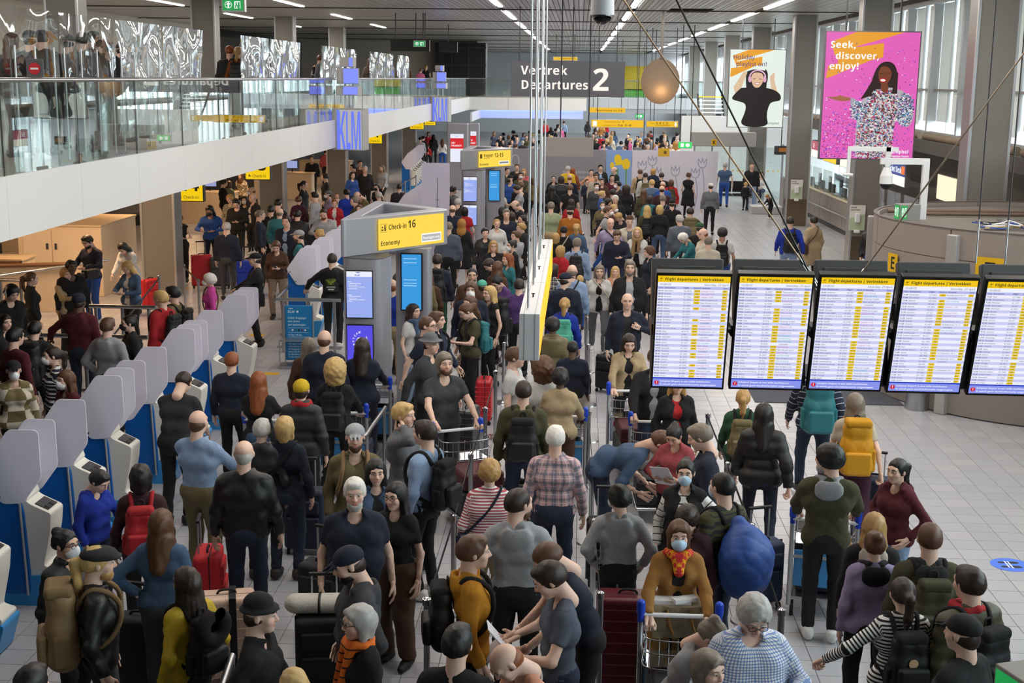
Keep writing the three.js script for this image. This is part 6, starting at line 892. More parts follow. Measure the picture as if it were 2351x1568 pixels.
    for (const a of arms) Bd.push([...A(a.S), ...A(a.E), f ? 0.04 : 0.048, f ? 0.033 : 0.038, 0.02], [...A(a.E), ...A(a.Wr), f ? 0.034 : 0.04, f ? 0.024 : 0.028, 0.02]);
    for (const l of legs) Bd.push([...A(l.hip), ...A(l.K), 0.072, 0.05, 0.03], [...A(l.K), ...A(l.An), 0.048, 0.034, 0.02]);
    const core = tint(meshField(Bd, bare || showLegs ? [0.023, 0.033, 0.046][lod] : [0.042, 0.052, 0.065][lod])), geos = [core];
    geos.push(headGeo(lod, f).clone().applyMatrix4(hm));
    const hands = arms.map((a) => { const dir = a.Wr.clone().sub(a.E).normalize(); if (a.h === HL && a.h === EAR) dir.y += 0; const y = dir.clone().negate(), z0 = V3(a.h.palm), z = z0.sub(y.clone().multiplyScalar(z0.dot(y))).normalize(), x = y.clone().cross(z), M = new THREE.Matrix4().makeBasis(x, y, z).setPosition(a.Wr); geos.push(handGeo(lod, a.h.hand, a.s < 0 ? 1 : 0).clone().applyMatrix4(M)); return A(a.Wr.clone().add(dir.multiplyScalar(0.08))); });
    const strip = geos.map((x) => { const c = x.clone(); c.deleteAttribute('uv'); return c; }); g.body = mergeGeometries(strip);
    g.head = { p: A(hc), q: hq, s: hs }; g.hands = hands; g.feet = legs.map((l) => A(l.An)); g.back = U(0, 1.2, -(ch + inf)); g.lean = lean; g.topY = hc.y + 0.125 * hs; g.chest = U(0, 1.3, ch + inf);
    return g;
  });
}
const weaveFine = weave.clone(); weaveFine.repeat.set(22, 22); weaveFine.needsUpdate = true;
const heather = noiseTexture(256, (u, v) => { const n = 0.5 * vnoise(u, v, 128, 21) + 0.3 * vnoise(u, v, 32, 22) + 0.2 * vnoise(u, v, 8, 23); return 0.8 + 0.2 * n; }, true); heather.repeat.set(3, 3);
const cloth = (c, kind) => mat(c, kind === 'leather' ? 0.42 : kind === 'shell' ? 0.55 : 0.88, 0, { map: heather, bumpMap: weaveFine, bumpScale: kind === 'leather' || kind === 'shell' ? 0.0003 : 0.0012 });
const patternMat = (spec) => cached('pat' + spec, () => {
  const [kind, a, b, c] = spec.split(':'), hex = (n) => '#' + (COL[n] ?? 0x888888).toString(16).padStart(6, '0');
  const t = canvasTexture(128, 128, (g) => {
    g.fillStyle = hex(b); g.fillRect(0, 0, 128, 128); g.fillStyle = hex(a);
    if (kind === 'stripe') for (let i = 0; i < 4; i++) g.fillRect(0, i * 32, 128, 15);
    else if (kind === 'thin') for (let i = 0; i < 3; i++) g.fillRect(0, i * 43, 128, 6);
    else if (kind === 'band') { g.fillRect(0, 10, 128, 20); g.fillRect(0, 50, 128, 10); g.fillRect(0, 86, 128, 24); }
    else if (kind === 'check') { for (let i = 0; i < 8; i++) { g.globalAlpha = 0.5; g.fillRect(i * 16, 0, 6, 128); g.fillRect(0, i * 16, 128, 6); } g.globalAlpha = 1; }
    else if (kind === 'plaid') { g.globalAlpha = 0.6; for (let i = 0; i < 2; i++) { g.fillRect(i * 64, 0, 18, 128); g.fillRect(0, i * 64, 128, 18); } g.fillStyle = hex(c || 'white'); for (let i = 0; i < 2; i++) { g.fillRect(i * 64 + 34, 0, 5, 128); g.fillRect(0, i * 64 + 34, 128, 5); } g.globalAlpha = 1; }
    else if (kind === 'block') { g.fillRect(0, 0, 64, 64); g.fillRect(64, 64, 64, 64); }
    else if (kind === 'blotch') for (let i = 0; i < 60; i++) { g.fillStyle = hex(i % 3 ? a : c || a); g.beginPath(); g.arc(hash(i, 1) * 128, hash(i, 2) * 128, 5 + 9 * hash(i, 3), 0, 7); g.fill(); }
    else if (kind === 'words') { g.font = `bold 40px ${FONT}`; g.fillText('TOWN', 4, 60); g.fillText('WEST', 4, 110); }
  });
  t.wrapS = t.wrapT = THREE.RepeatWrapping; const s = { stripe: 9, thin: 5, band: 6, check: 7, plaid: 6, block: 3.6, blotch: 5, words: 4 }[kind] || 6; t.repeat.set(s, s);
  return new THREE.MeshStandardMaterial({ map: t, roughness: 0.88 });
});
const hairMat = (c) => mat(COL[c] ?? 0x222222, 0.5, 0, { vertexColors: true }), skinMats = {};
for (const k in SKIN) { const m = new THREE.MeshStandardMaterial({ roughness: 0.55, vertexColors: true }); m.color.setRGB(...SKIN[k]); skinMats[k] = m; }
const eyeMat = new THREE.MeshStandardMaterial({ roughness: 0.25, vertexColors: true });
const TOPNAME = { jk: 'jacket', ts: 't-shirt', pl: 'polo shirt', sw: 'sweater', hd: 'hooded sweatshirt', ct: 'long coat', tk: 'sleeveless top', pf: 'quilted jacket', sh: 'shirt', dr: 'dress', vs: 'waistcoat' };
const POSENAME = { st: 'standing', pk: 'standing hands in pockets', pu: 'pushing a trolley', rd: 'reading something held in both hands', lk: 'looking down at a phone', hp: 'standing hands on hips', h1: 'standing with one hand on hip', cr: 'standing arms folded', ph: 'talking on a phone', pl: 'walking and pulling a suitcase', wk: 'walking', po: 'pointing ahead', sp: 'holding a strap', s2: 'holding both straps', ou: 'leaning an arm aside', o2: 'leaning on both arms', bd: 'bending low', ln: 'leaning forward on a trolley', re: 'leaning forward', si: 'sitting' };
const NAMED = { light: 'light grey', dark: 'dark grey', coal: 'charcoal', royal: 'bright blue', sky: 'pale blue', denim: 'denim blue', jeans: 'dark blue', wine: 'wine red', mustard: 'mustard yellow', gold: 'golden yellow', noir: 'black', cream: 'cream', sage: 'pale green', fair: 'fair', rose: 'dusty rose' };
const colour = (c) => NAMED[c] || c;
function zoneOf(p, level) {
  if (level) return 'on the upper walkway';
  if (p.z < -53) return p.x < -6 ? 'far under the walkway' : 'in the far crowd past the partition';
  if (p.x > 5) return 'near the ticket desks';
  if (p.x > 3.2 && p.z > -22) return 'on the open floor by the pavilion';
  if (p.x > 0.28 && p.z > -16) return 'below the departure boards';
  if (p.x > 0.2) return 'in the crowd behind the departure boards';
  if (p.x > -1.15) return 'in the belted lane';
  if (p.x < -7) return 'at the check-in desks under the walkway';
  if (p.x < -4.3) return 'by the check-in kiosks';
  if (p.z < -30) return 'in the queue at the Baggage 12-15 pylon';
  if (p.z < -17) return 'in the queue at the Check-in 16 pylon';
  return 'in the front queue';
}
const pylonSpots = [[780, 507], [1057, 347]].flatMap(([x, y]) => { const p = onY(x, y, 3); return [[p.x + 0.34, p.z - 0.3, 0.55], [p.x + 0.92, p.z - 1.5, 0.42]]; });
const people = [], farCrowd = [], FAR_CROWD = 50;
// backpack in wearer space
const packGeo = (big, z) => cached(`pack${big}${z}`, () => { const w = big ? 0.36 : 0.3, h = big ? 0.62 : 0.46, d = big ? 0.22 : 0.15, cy = big ? 1.2 : 1.17, r = d / 2, x = w / 2 - r; if (big === 'sack') return { body: meshField([[-0.04, 1.12, z - 0.16, 0.04, 1.12, z - 0.16, 0.2, 0.2, 0.1], [-0.02, 0.95, z - 0.15, 0.02, 0.95, z - 0.15, 0.19, 0.19, 0.1], [0, 1.3, z - 0.1, 0, 1.38, z - 0.06, 0.13, 0.06, 0.1]], 0.02, { fold: sinFold(0.008), uv: 1 }) }; return { body: meshField([[-x, cy - h / 2 + r, z - r, x, cy - h / 2 + r, z - r, r * 1.08, r * 1.08, 0.05], [-x * 0.95, cy, z - r, x * 0.95, cy, z - r, r, r, 0.08], [-x, cy - h / 2 + r, z - r, -x * 0.8, cy + h / 2 - r, z - r, r, r * 0.85, 0.05], [x, cy - h / 2 + r, z - r, x * 0.8, cy + h / 2 - r, z - r, r, r * 0.85, 0.05], [-x * 0.7, cy + h / 2 - r, z - r, x * 0.7, cy + h / 2 - r, z - r, r * 0.8, r * 0.8, 0.06]], 0.019, { fold: sinFold(0.004), uv: 1 }), pocket: rbox(w * 0.78, h * 0.42, 0.07, 0.03, 0, 1.17 - h * 0.2, z - d - 0.03, 2), lid: rbox(w * 0.8, 0.09, d * 0.9, 0.04, 0, cy + h / 2 - 0.035, z - d / 2 - 0.012, 3), side: [rbox(0.05, h * 0.4, d * 0.6, 0.024, -w / 2 + 0.002, 1.06, z - d / 2), rbox(0.05, h * 0.4, d * 0.6, 0.024, w / 2 - 0.002, 1.06, z - d / 2)], loop: tube([[-0.03, 1.17 + h / 2, z - 0.03], [-0.02, 1.22 + h / 2, z - 0.03], [0.02, 1.22 + h / 2, z - 0.03], [0.03, 1.17 + h / 2, z - 0.03]], 0.008, 10, 6) }; });
const strapGeo = (sw, front, z) => cached(`strap${sw}${front}${z}`, () => [-1, 1].map((s) => tube([[s * 0.08, 1.36, z + 0.0], [s * sw * 0.62, 1.47 + front * 0.15, -0.05], [s * sw * 0.64, 1.462 + front * 0.15, 0.03], [s * sw * 0.66, 1.38, 0.115 + front], [s * sw * 0.8, 1.24, 0.125 + front], [s * (sw * 0.98), 1.1, 0.05], [s * 0.13, 1.0, z + 0.01]], 0.02, 28, 6)));
function person(line) {
  const tok = line.trim().split(/\s+/), [px, py] = tok[0].split(',').map(Number), sexTok = tok[1], sex = 'fg'.includes(sexTok[0]) ? 'f' : 'm', H = Number(sexTok.slice(1)) / 100, ang = Number(tok[2]), [T, tc] = tok[3].split('.'), [B, bc] = tok[4].split('.'), [hair, hc] = tok[5].split('.'), pose = tok[6] || 'st', o = {};
  for (const t of tok.slice(7)) { const [k, v] = t.split('='); o[k] = v === undefined ? true : v; }
  const level = o.up ? MEZ : 0, child = H < 1.45 ? (1.5 - H) / 0.5 : 0;
  let at = o.up ? onX(px, py, -7.3 - 0.9 * hash(px, py)) : onY(px, py, H);
  const dist = -at.z, lod = dist < 15.5 ? 0 : dist < 29 ? 1 : 2, n = people.length;
  const q = { sex, pose, top: T, bottom: B, lod, headYaw: Number(o.hy || 0), headPitch: Number(o.hp || 0), bulk: Number(o.bulk || 0), child: Math.round(child * 4) / 4 };
  if (o.open) q.open = 1; if (o.hood) q.hood = o.hd ? 2 : 1; if (o.long) q.long = 1; if (o.crop) q.crop = 1; if (o.lean) q.lean = Number(o.lean); if (lod === 0) q.jit = 1 + (n % 17);
  if (lod === 2) { q.headYaw = Math.round(q.headYaw / 30) * 30; q.headPitch = Math.round(q.headPitch / 20) * 20; q.bulk = 0; }
  const g = buildFigure(q), hs0 = q.child ? 1 + 0.32 * q.child : 1; let s = o.up ? (at.y - level) / g.topY : H / ((sex === 'f' ? 1.545 : 1.56) + 0.195 * hs0);
  if (!o.up) { at = onY(px, py, s * g.topY); for (let k = 0; k < 9 && pylonSpots.some(([x, z, r]) => Math.hypot(at.x - x, at.z - z) < r); k++) { s *= 0.985; at = onY(px, py, s * g.topY); } }
  const t = new THREE.Group(), wide = [1.035, 1.07, 1.12][lod], ry = ang * Math.PI / 180;
  const off = V(g.head.p[0], 0, g.head.p[2]).multiplyScalar(s).applyAxisAngle(V(0, 1, 0), ry);
  t.position.set(at.x - off.x, level, at.z - off.z); t.rotation.y = ry; t.scale.set(s * wide, s, s * wide); scene.add(t);
  if (!o.up && dist > FAR_CROWD) { scene.remove(t); t.updateMatrixWorld(true); const addFar = (geo, col, m4) => { const k = new THREE.BufferGeometry(); k.setAttribute('position', geo.attributes.position.clone()); k.setAttribute('normal', geo.attributes.normal.clone()); k.setIndex(geo.index.clone()); if (m4) k.applyMatrix4(m4); k.applyMatrix4(t.matrixWorld); const c = new THREE.Color(col), n2 = k.attributes.position.count, a = new Float32Array(n2 * 3); for (let i = 0; i < n2; i++) a.set([c.r, c.g, c.b], i * 3); k.setAttribute('color', new THREE.BufferAttribute(a, 3)); farCrowd.push(k); }; addFar(g.body, new THREE.Color().setRGB(...SKIN[o.s || 'l'])); addFar(g.top, COL[tc]); if (g.inner) addFar(g.inner, COL[o.open] ?? COL[o.shirt] ?? 0xcccccc); if (g.bottom) addFar(g.bottom, COL[bc] ?? 0x222222); const hg = hairGeo(hair === 'bald' ? 'fringe' : hair, 2); addFar(hg, COL[hc] ?? 0x222222, new THREE.Matrix4().compose(V(...g.head.p), g.head.q, V(g.head.s, g.head.s, g.head.s))); for (const p of g.feet) addFar(shoeGeo(2, sex === 'f'), 0x1c1c1e, new THREE.Matrix4().makeTranslation(p[0], Math.max(0, p[1] - 0.085), p[2])); return null; }
  const hd = (m) => { m.position.set(...g.head.p); m.quaternion.copy(g.head.q); m.scale.setScalar(g.head.s); return m; };
  const skin = o.s || 'l', kind = o.leather ? 'leather' : T === 'pf' || o.shell ? 'shell' : '';
  part(t, 'body', g.body, skinMats[skin]);
  part(t, TOPNAME[T].replace(/[ -]/g, '_'), g.top, o.pat && T !== 'vs' ? patternMat(o.pat) : cloth(COL[tc], kind));
  if (g.inner) part(t, 'shirt', g.inner, o.pat && T === 'vs' ? patternMat(o.pat) : cloth(COL[o.open] ?? COL[o.shirt] ?? 0xcccccc));
  if (g.bottom) part(t, { sk: 'skirt', sr: 'shorts', jn: 'jeans' }[B] || 'trousers', g.bottom, o.bpat ? patternMat(o.bpat) : cloth(COL[bc] ?? 0x222222));
  if (g.hood) part(t, 'hood', g.hood, cloth(COL[o.hd]));
  const shoeColor = o.shoe ? COL[o.shoe] : [0x1c1c1e, 0x2a2522, 0xd8d6d2, 0x18181a][n % 4];
  g.feet.forEach((p, i) => { const m = part(t, 'shoe', shoeGeo(lod, sex === 'f'), mat(shoeColor, 0.6)); m.position.set(p[0], Math.max(0, p[1] - 0.085), p[2]); m.rotation.y = i ? -0.12 : 0.12; });
  const hat = ['cap', 'beanie', 'flatcap', 'hat', 'hijab'].includes(hair), hm = hat ? (o.hc || 'dkbrown') : hc, visible = Math.abs(((ang + q.headYaw + 540) % 360) - 180) < 120;
  if (hair !== 'bald') hd(part(t, hat ? { cap: 'cap', beanie: 'knitted_hat', flatcap: 'flat_cap', hat: 'hat', hijab: 'headscarf' }[hair] : 'hair', hairGeo(hair === 'bald' ? 'fringe' : hair, lod), hat ? cloth(COL[hc]) : hairMat(hc)));
  else if (hc) hd(part(t, 'hair', hairGeo('fringe', lod), hairMat(hc)));
  if (hat && hair !== 'hijab' && o.under !== '0') hd(part(t, 'hair', hairGeo(o.under || 'fringe', lod), hairMat(hm)));
  if (visible && lod < 2) { hd(part(t, 'eyes', eyesGeo, eyeMat)); hd(part(t, 'eyebrows', browGeo, hairMat(hat ? hm : hc === 'snow' || hc === 'silver' ? 'silver' : hc || 'ash'))); }
  if (o.beard) hd(part(t, 'beard', hairGeo('beard', lod), hairMat(o.beard)));
  if (o.mask) hd(part(t, 'face_mask', hairGeo('mask', lod), mat({ white: 0xe9e9ec, black: 0x18181a, blue: 0xb4cfe4 }[o.mask], 0.8)));
  if (o.gl && lod < 2) hd(part(t, 'glasses', glassesGeo, mat(0x1c1a1a, 0.3)));
  if (o.phones) hd(part(t, 'headphones', hairGeo('phones', Math.min(lod, 1)), mat(COL[o.phones] ?? 0xd8d8d4, 0.35)));
  if (o.scarf) part(t, 'scarf', cached('scarf' + !!o.tuck, () => meshField([...Array(8)].map((_, i) => { const a = i * Math.PI / 4, b = (i + 1) * Math.PI / 4, p = (w) => [Math.cos(w) * 0.088, 1.465 + 0.012 * Math.sin(w * 3), 0.01 + Math.sin(w) * 0.078]; return [...p(a), ...p(b), 0.034, 0.034, 0.02]; }).concat(o.tuck ? [[-0.035, 1.45, 0.1, 0, 1.34, 0.14, 0.03, 0.035, 0.03], [0.035, 1.45, 0.1, 0, 1.34, 0.14, 0.03, 0.035, 0.03]] : [[-0.05, 1.45, 0.09, -0.07, 1.1, 0.15, 0.035, 0.04, 0.03], [0.05, 1.45, 0.09, 0.04, 1.2, 0.15, 0.035, 0.035, 0.03]]), 0.016, { uv: 1 })), COL[o.scarf] ? cloth(COL[o.scarf]) : patternMat(o.scarf));
  if (o.print) { const pl = new THREE.CylinderGeometry(0.3, 0.3, 0.34, 14, 1, true, Math.PI - 0.45, 0.9), m = part(t, 'back_print', pl, new THREE.MeshStandardMaterial({ map: canvasTexture(128, 128, (c) => { c.fillStyle = '#17171a'; c.fillRect(0, 0, 128, 128); c.strokeStyle = '#8a9a2a'; c.lineWidth = 2; for (let i = 0; i < 9; i++) { c.beginPath(); c.ellipse(64, 40, 8 + i * 6, 40 - i * 3, 0, 0, 3.14); c.stroke(); c.beginPath(); c.moveTo(20 + i * 11, 8); c.lineTo(40 + i * 6, 80); c.stroke(); } c.fillStyle = '#c8c8c0'; c.fillRect(30, 90, 70, 3); c.fillRect(26, 98, 78, 3); c.fillRect(40, 108, 50, 8); }), roughness: 0.8, side: THREE.DoubleSide })); m.position.set(0, 1.24, 0.3 - (0.12 + INF[T]) - 0.012); }
  const zone = o.at ? o.at.replace(/_/g, ' ') : zoneOf(t.position, level);
  const patn = o.pat ? { stripe: 'striped', thin: 'thinly striped', band: 'broadly striped', check: 'checked', plaid: 'plaid', block: 'checkered', blotch: 'patterned', words: 'printed' }[o.pat.split(':')[0]] + ' ' : '';
  const bits = [`${patn}${colour(T === 'vs' ? tc : o.pat ? o.pat.split(':')[1] : tc)} ${o.leather ? 'leather ' : ''}${TOPNAME[T]}`];
  const heads = []; if (hat) heads.push(`${colour(hc)} ${{ cap: 'cap', beanie: 'knit hat', flatcap: 'flat cap', hat: 'hat', hijab: 'headscarf' }[hair]}`); if (o.mask) heads.push(`${o.mask === 'blue' ? 'pale blue' : o.mask} mask`); if (o.scarf) heads.push('scarf'); if (o.phones) heads.push('headphones'); if (o.gl && !heads.length) heads.push('glasses');
  let lab = `${child ? 'child' : 'person'} in ${bits[0]}${heads.length ? ', ' + heads[0] : B !== 'no' && dist < 34 ? ` and ${colour(bc)} ${{ sk: 'skirt', sr: 'shorts', jn: 'jeans' }[B] || 'trousers'}` : ''} ${POSENAME[pose]} ${zone}`;
  const words = (x) => x.split(/\s+/).length; if (words(lab) > 16) lab = `${child ? 'child' : 'person'} in ${bits[0]}${heads.length ? ', ' + heads[0] : ''} ${POSENAME[pose].split(' ')[0]} ${zone}`; if (words(lab) > 16) lab = `person in ${bits[0]} ${POSENAME[pose].split(' ')[0]} ${zone}`;
  t.name = numbered('person'); t.userData = { label: lab, category: 'person', group: level ? 'people on the upper walkway' : 'people ' + zone };
  people.push(t);
  const who = `the person in ${bits[0]}`;
  const inf = INF[T], ch = (sex === 'f' ? 0.104 : 0.12) + inf, same = (u) => { u.position.copy(t.position); u.rotation.y = ry; u.scale.setScalar(s); return u; };
  if (o.bp) { const [c, big] = o.bp.split('.'), zb = -Math.round((ch + 0.005) * 100) / 100, k = packGeo(big || '', zb), u = same(thing('backpack', `${colour(c)} ${big === 'sack' ? 'round sack ' : big ? 'large hiking ' : ''}backpack worn by ${who} ${zone}`.split(' ').slice(0, 16).join(' '), 'backpack', [0, 0, 0], 0, 'backpacks on backs')); part(u, 'main_bag', k.body, cloth(COL[c], 'shell')); if (k.pocket) { part(u, 'front_pocket', k.pocket, cloth(COL[c], 'shell')); part(u, 'lid', k.lid, cloth(COL[c])); } if (lod < 2 && k.loop) { for (const e of k.side) part(u, 'side_pocket', e, cloth(COL[c])); part(u, 'grab_loop', k.loop, C.rubber); } for (const e of strapGeo(sex === 'f' ? 0.155 : 0.178, Math.round(inf * 100) / 100, zb)) part(u, 'strap', e, cloth(c === 'gold' || c === 'tan' || c === 'red' ? COL[c] : 0x1a1a1c)); if (o.logo && k.pocket) { const lg = part(u, 'logo', o.logo === 'swoosh' ? slab([[-0.09, 0.0], [-0.085, -0.025], [-0.06, -0.035], [0.1, 0.035], [-0.05, -0.01], [-0.075, -0.005]], 0.003) : merge([0, 1, 2].map((i) => slab([[i * 0.03 - 0.05, 0], [i * 0.03 - 0.028, 0], [i * 0.03 - 0.05, 0.025 + i * 0.02], [i * 0.03 - 0.062, 0.018 + i * 0.02]], 0.003))), C.white, 'white printed mark'); lg.position.set(0, 1.0, zb - 0.222); lg.rotation.y = Math.PI; if (o.logo === 'swoosh') { const bd = part(u, 'badge', new THREE.CylinderGeometry(0.035, 0.035, 0.004, 20).rotateX(Math.PI / 2), mat(0xd8b48a, 0.6), 'round sewn badge'); bd.position.set(0, 1.2, zb - 0.165); } }
    if (o.pillow) { const m = part(u, 'neck_pillow', new THREE.TorusGeometry(0.1, 0.055, 12, 28, 5.4).rotateZ(2.2), cloth(0x241c1c)); m.position.set(0.02, 1.36, zb - 0.2); } }
  if (o.bag) { const [c, side] = o.bag.split('.'), r = side === 'r' ? -1 : 1, u = same(thing('shoulder_bag', `${colour(c)} shoulder bag carried by ${who} ${zone}`.split(' ').slice(0, 16).join(' '), 'bag', [0, 0, 0], 0, 'shoulder bags')); part(u, 'bag', rbox(0.1, 0.26, 0.32, 0.04, r * (0.24 + inf), 0.92, 0.0, 2), cloth(COL[c], 'leather')); part(u, 'flap', rbox(0.03, 0.14, 0.31, 0.012, r * (0.295 + inf), 0.98, 0, 1), cloth(COL[c], 'leather')); part(u, 'strap', tube([[r * 0.24, 1.03, 0.1], [r * 0.1, 1.25, ch + 0.025], [-r * 0.1, 1.46, 0.07], [-r * 0.11, 1.475, -0.05], [0, 1.3, -ch - 0.02], [r * 0.24, 1.03, -0.1]], 0.014, 26, 5), cloth(COL[c])); }
  const hand = (i) => V(...g.hands[i]).multiplyScalar(s).applyAxisAngle(V(0, 1, 0), ry).add(t.position);
  if (o.paper) { const p = hand(0).lerp(hand(1), 0.5), f = V(0, 0, 1).applyAxisAngle(V(0, 1, 0), ry), u = thing('paper_sheets', `white printed sheets held by ${who} ${zone}`.split(' ').slice(0, 16).join(' '), 'papers', [p.x + f.x * 0.05, p.y + 0.05, p.z + f.z * 0.05], ry); u.rotation.order = 'YXZ'; u.rotation.x = 0.7; part(u, 'sheet', box(0.21, 0.29, 0.003), mat(0xeceaf0, 0.7)); const m = part(u, 'sheet', box(0.21, 0.29, 0.003), mat(0xe4e2ea, 0.7)); m.rotation.z = 0.12; m.position.set(0.01, 0.01, -0.005); }
  if (o.phone) { const p = hand(o.phone === 'r' ? 1 : 0), u = thing('mobile_phone', `dark mobile phone in the hand of ${who} ${zone}`.split(' ').slice(0, 16).join(' '), 'phone', [p.x, p.y + 0.03, p.z], ry); u.rotation.order = 'YXZ'; u.rotation.x = pose === 'ph' ? 0.1 : -0.8; if (pose === 'ph') u.rotation.y += 1.5; part(u, 'case', rbox(0.072, 0.145, 0.009, 0.004), C.black); part(u, 'screen', box(0.066, 0.138, 0.001, 0, 0, 0.0052), mat(0x22242a, 0.1)); }
  return { t, hand, at: t.position, ry, s, who };
}
// ---------- trolleys and luggage ----------
const trolleyAd = canvasTexture(128, 96, (g) => { g.fillStyle = '#c9d0e6'; g.fillRect(0, 0, 128, 96); g.fillStyle = '#b01a2c'; g.fillRect(8, 24, 56, 16); g.beginPath(); g.moveTo(28, 40); g.lineTo(46, 40); g.lineTo(54, 92); g.lineTo(34, 92); g.fill(); g.fillStyle = '#2a2c3a'; g.font = `italic bold 15px ${FONT}`; g.fillText('Waar dan...', 66, 30, 58); });
const trolleyGeo = (() => {
  const wires = []; for (const y of [0.74, 0.86, 0.97]) wires.push(tube([[-0.27, y, -0.28], [-0.27, y, 0.04], [0.27, y, 0.04], [0.27, y, -0.28]], 0.006, 40, 5)); for (let i = 0; i < 8; i++) { const x = -0.25 + 0.0715 * i; wires.push(bar([x, 0.74, 0.045], [x, 0.97, 0.045], 0.004, 5)); } for (const s of [-1, 1]) for (let i = 0; i < 3; i++) wires.push(bar([s * 0.27, 0.74, -0.2 + 0.09 * i], [s * 0.27, 0.97, -0.2 + 0.09 * i], 0.004, 5)); wires.push(box(0.52, 0.006, 0.3, 0, 0.735, -0.12));
  return { uprights: merge([bar([-0.3, 0.12, -0.3], [-0.3, 0.98, -0.32], 0.022, 8), bar([0.3, 0.12, -0.3], [0.3, 0.98, -0.32], 0.022, 8), box(0.6, 0.03, 0.03, 0, 0.62, -0.31)]), grips: [-1, 1].map((s) => merge([new THREE.CapsuleGeometry(0.034, 0.07, 4, 10).translate(s * 0.3, 1.06, -0.325), cyl(0.026, 0.026, 0.1, s * 0.3, 0.95, -0.32, 10)])), bar: bar([-0.3, 1.0, -0.33], [0.3, 1.0, -0.33], 0.018, 10), basket: merge(wires), deck: merge([box(0.56, 0.02, 0.85, 0, 0.2, 0.12), bar([-0.28, 0.2, -0.3], [-0.24, 0.2, 0.6], 0.018, 8), bar([0.28, 0.2, -0.3], [0.24, 0.2, 0.6], 0.018, 8), bar([-0.24, 0.2, 0.6], [0.24, 0.2, 0.6], 0.02, 8)]), ad: rbox(0.54, 0.36, 0.02, 0.005, 0, 0.5, -0.3, 1), print: new THREE.PlaneGeometry(0.52, 0.34), wheel: new THREE.CylinderGeometry(0.075, 0.075, 0.035, 14).rotateZ(Math.PI / 2) };
})();
function trolley(x, z, turn, label, load = []) {
  const t = thing('luggage_trolley', label, 'trolley', [x, 0, z], turn, 'airport luggage trolleys');
  part(t, 'uprights', trolleyGeo.uprights, C.alu); for (const g of trolleyGeo.grips) part(t, 'grip', g, mat(0x1f47c8, 0.35)); part(t, 'handle_bar', trolleyGeo.bar, C.white); part(t, 'basket', trolleyGeo.basket, C.chrome); part(t, 'deck', trolleyGeo.deck, C.steel); part(t, 'ad_board', trolleyGeo.ad, mat(0x3f86c0, 0.4));
  const p = part(t, 'ad_print', trolleyGeo.print, printed(trolleyAd)); p.position.set(0, 0.5, -0.286);
  for (const [a, b] of [[-0.27, -0.25], [0.27, -0.25], [0, 0.5]]) { const w = part(t, 'wheel', trolleyGeo.wheel, C.rubber); w.position.set(a, 0.075, b); }
  let y = 0.21; load.forEach(([c, h, kind], i) => { const at = V(0.02 * (i % 2), y, 0.18).applyAxisAngle(V(0, 1, 0), turn).add(V(x, 0, z)); flatCase(at, turn, c, h, `${colour(c)} ${kind || 'suitcase'} lying on ${label.replace(/^.*?trolley/, 'the trolley')}`.split(' ').slice(0, 16).join(' ')); y += h + 0.01; });
}
function flatCase(at, turn, c, h, label) { const t = thing('suitcase', label, 'suitcase', [at.x, at.y, at.z], turn, 'luggage on trolleys'); part(t, 'shell', rbox(0.5, h - 0.005, 0.72, 0.04, 0, h / 2, 0, 2), cloth(COL[c], 'shell')); part(t, 'zip', rbox(0.506, 0.012, 0.726, 0.005, 0, h * 0.55, 0, 1), C.black); part(t, 'carry_handle', tube([[-0.08, h * 0.6, -0.37], [-0.06, h * 0.6, -0.4], [0.06, h * 0.6, -0.4], [0.08, h * 0.6, -0.37]], 0.01, 12, 6), C.rubber); }
const caseGeo = (w, h, d, hard) => cached(`case${w}${h}${d}${hard}`, () => ({ shell: rbox(w, h, d, 0.05, 0, h / 2 + 0.06, 0, 3), ribs: merge(hard ? [...Array(7)].map((_, i) => rbox(w + 0.012, 0.02, d + 0.012, 0.008, 0, 0.16 + i * (h - 0.2) / 6, 0, 1)) : [rbox(w * 0.8, h * 0.5, 0.05, 0.02, 0, h * 0.4, d / 2 + 0.01, 2), rbox(w * 0.8, h * 0.22, 0.04, 0.02, 0, h * 0.82, d / 2 + 0.005, 2)]), zip: rbox(w + 0.004, h + 0.004, 0.014, 0.006, 0, h / 2 + 0.06, d * 0.1, 1), rods: [bar([-0.1, h + 0.05, -d * 0.3], [-0.1, h + 0.36, -d * 0.3], 0.008, 6), bar([0.1, h + 0.05, -d * 0.3], [0.1, h + 0.36, -d * 0.3], 0.008, 6)], grip: rbox(0.25, 0.03, 0.035, 0.012, 0, h + 0.37, -d * 0.3, 2), handle: tube([[-0.08, h + 0.05, 0], [-0.06, h + 0.085, 0], [0.06, h + 0.085, 0], [0.08, h + 0.05, 0]], 0.011, 12, 6), wheel: new THREE.CylinderGeometry(0.03, 0.03, 0.03, 10).rotateZ(Math.PI / 2) }));
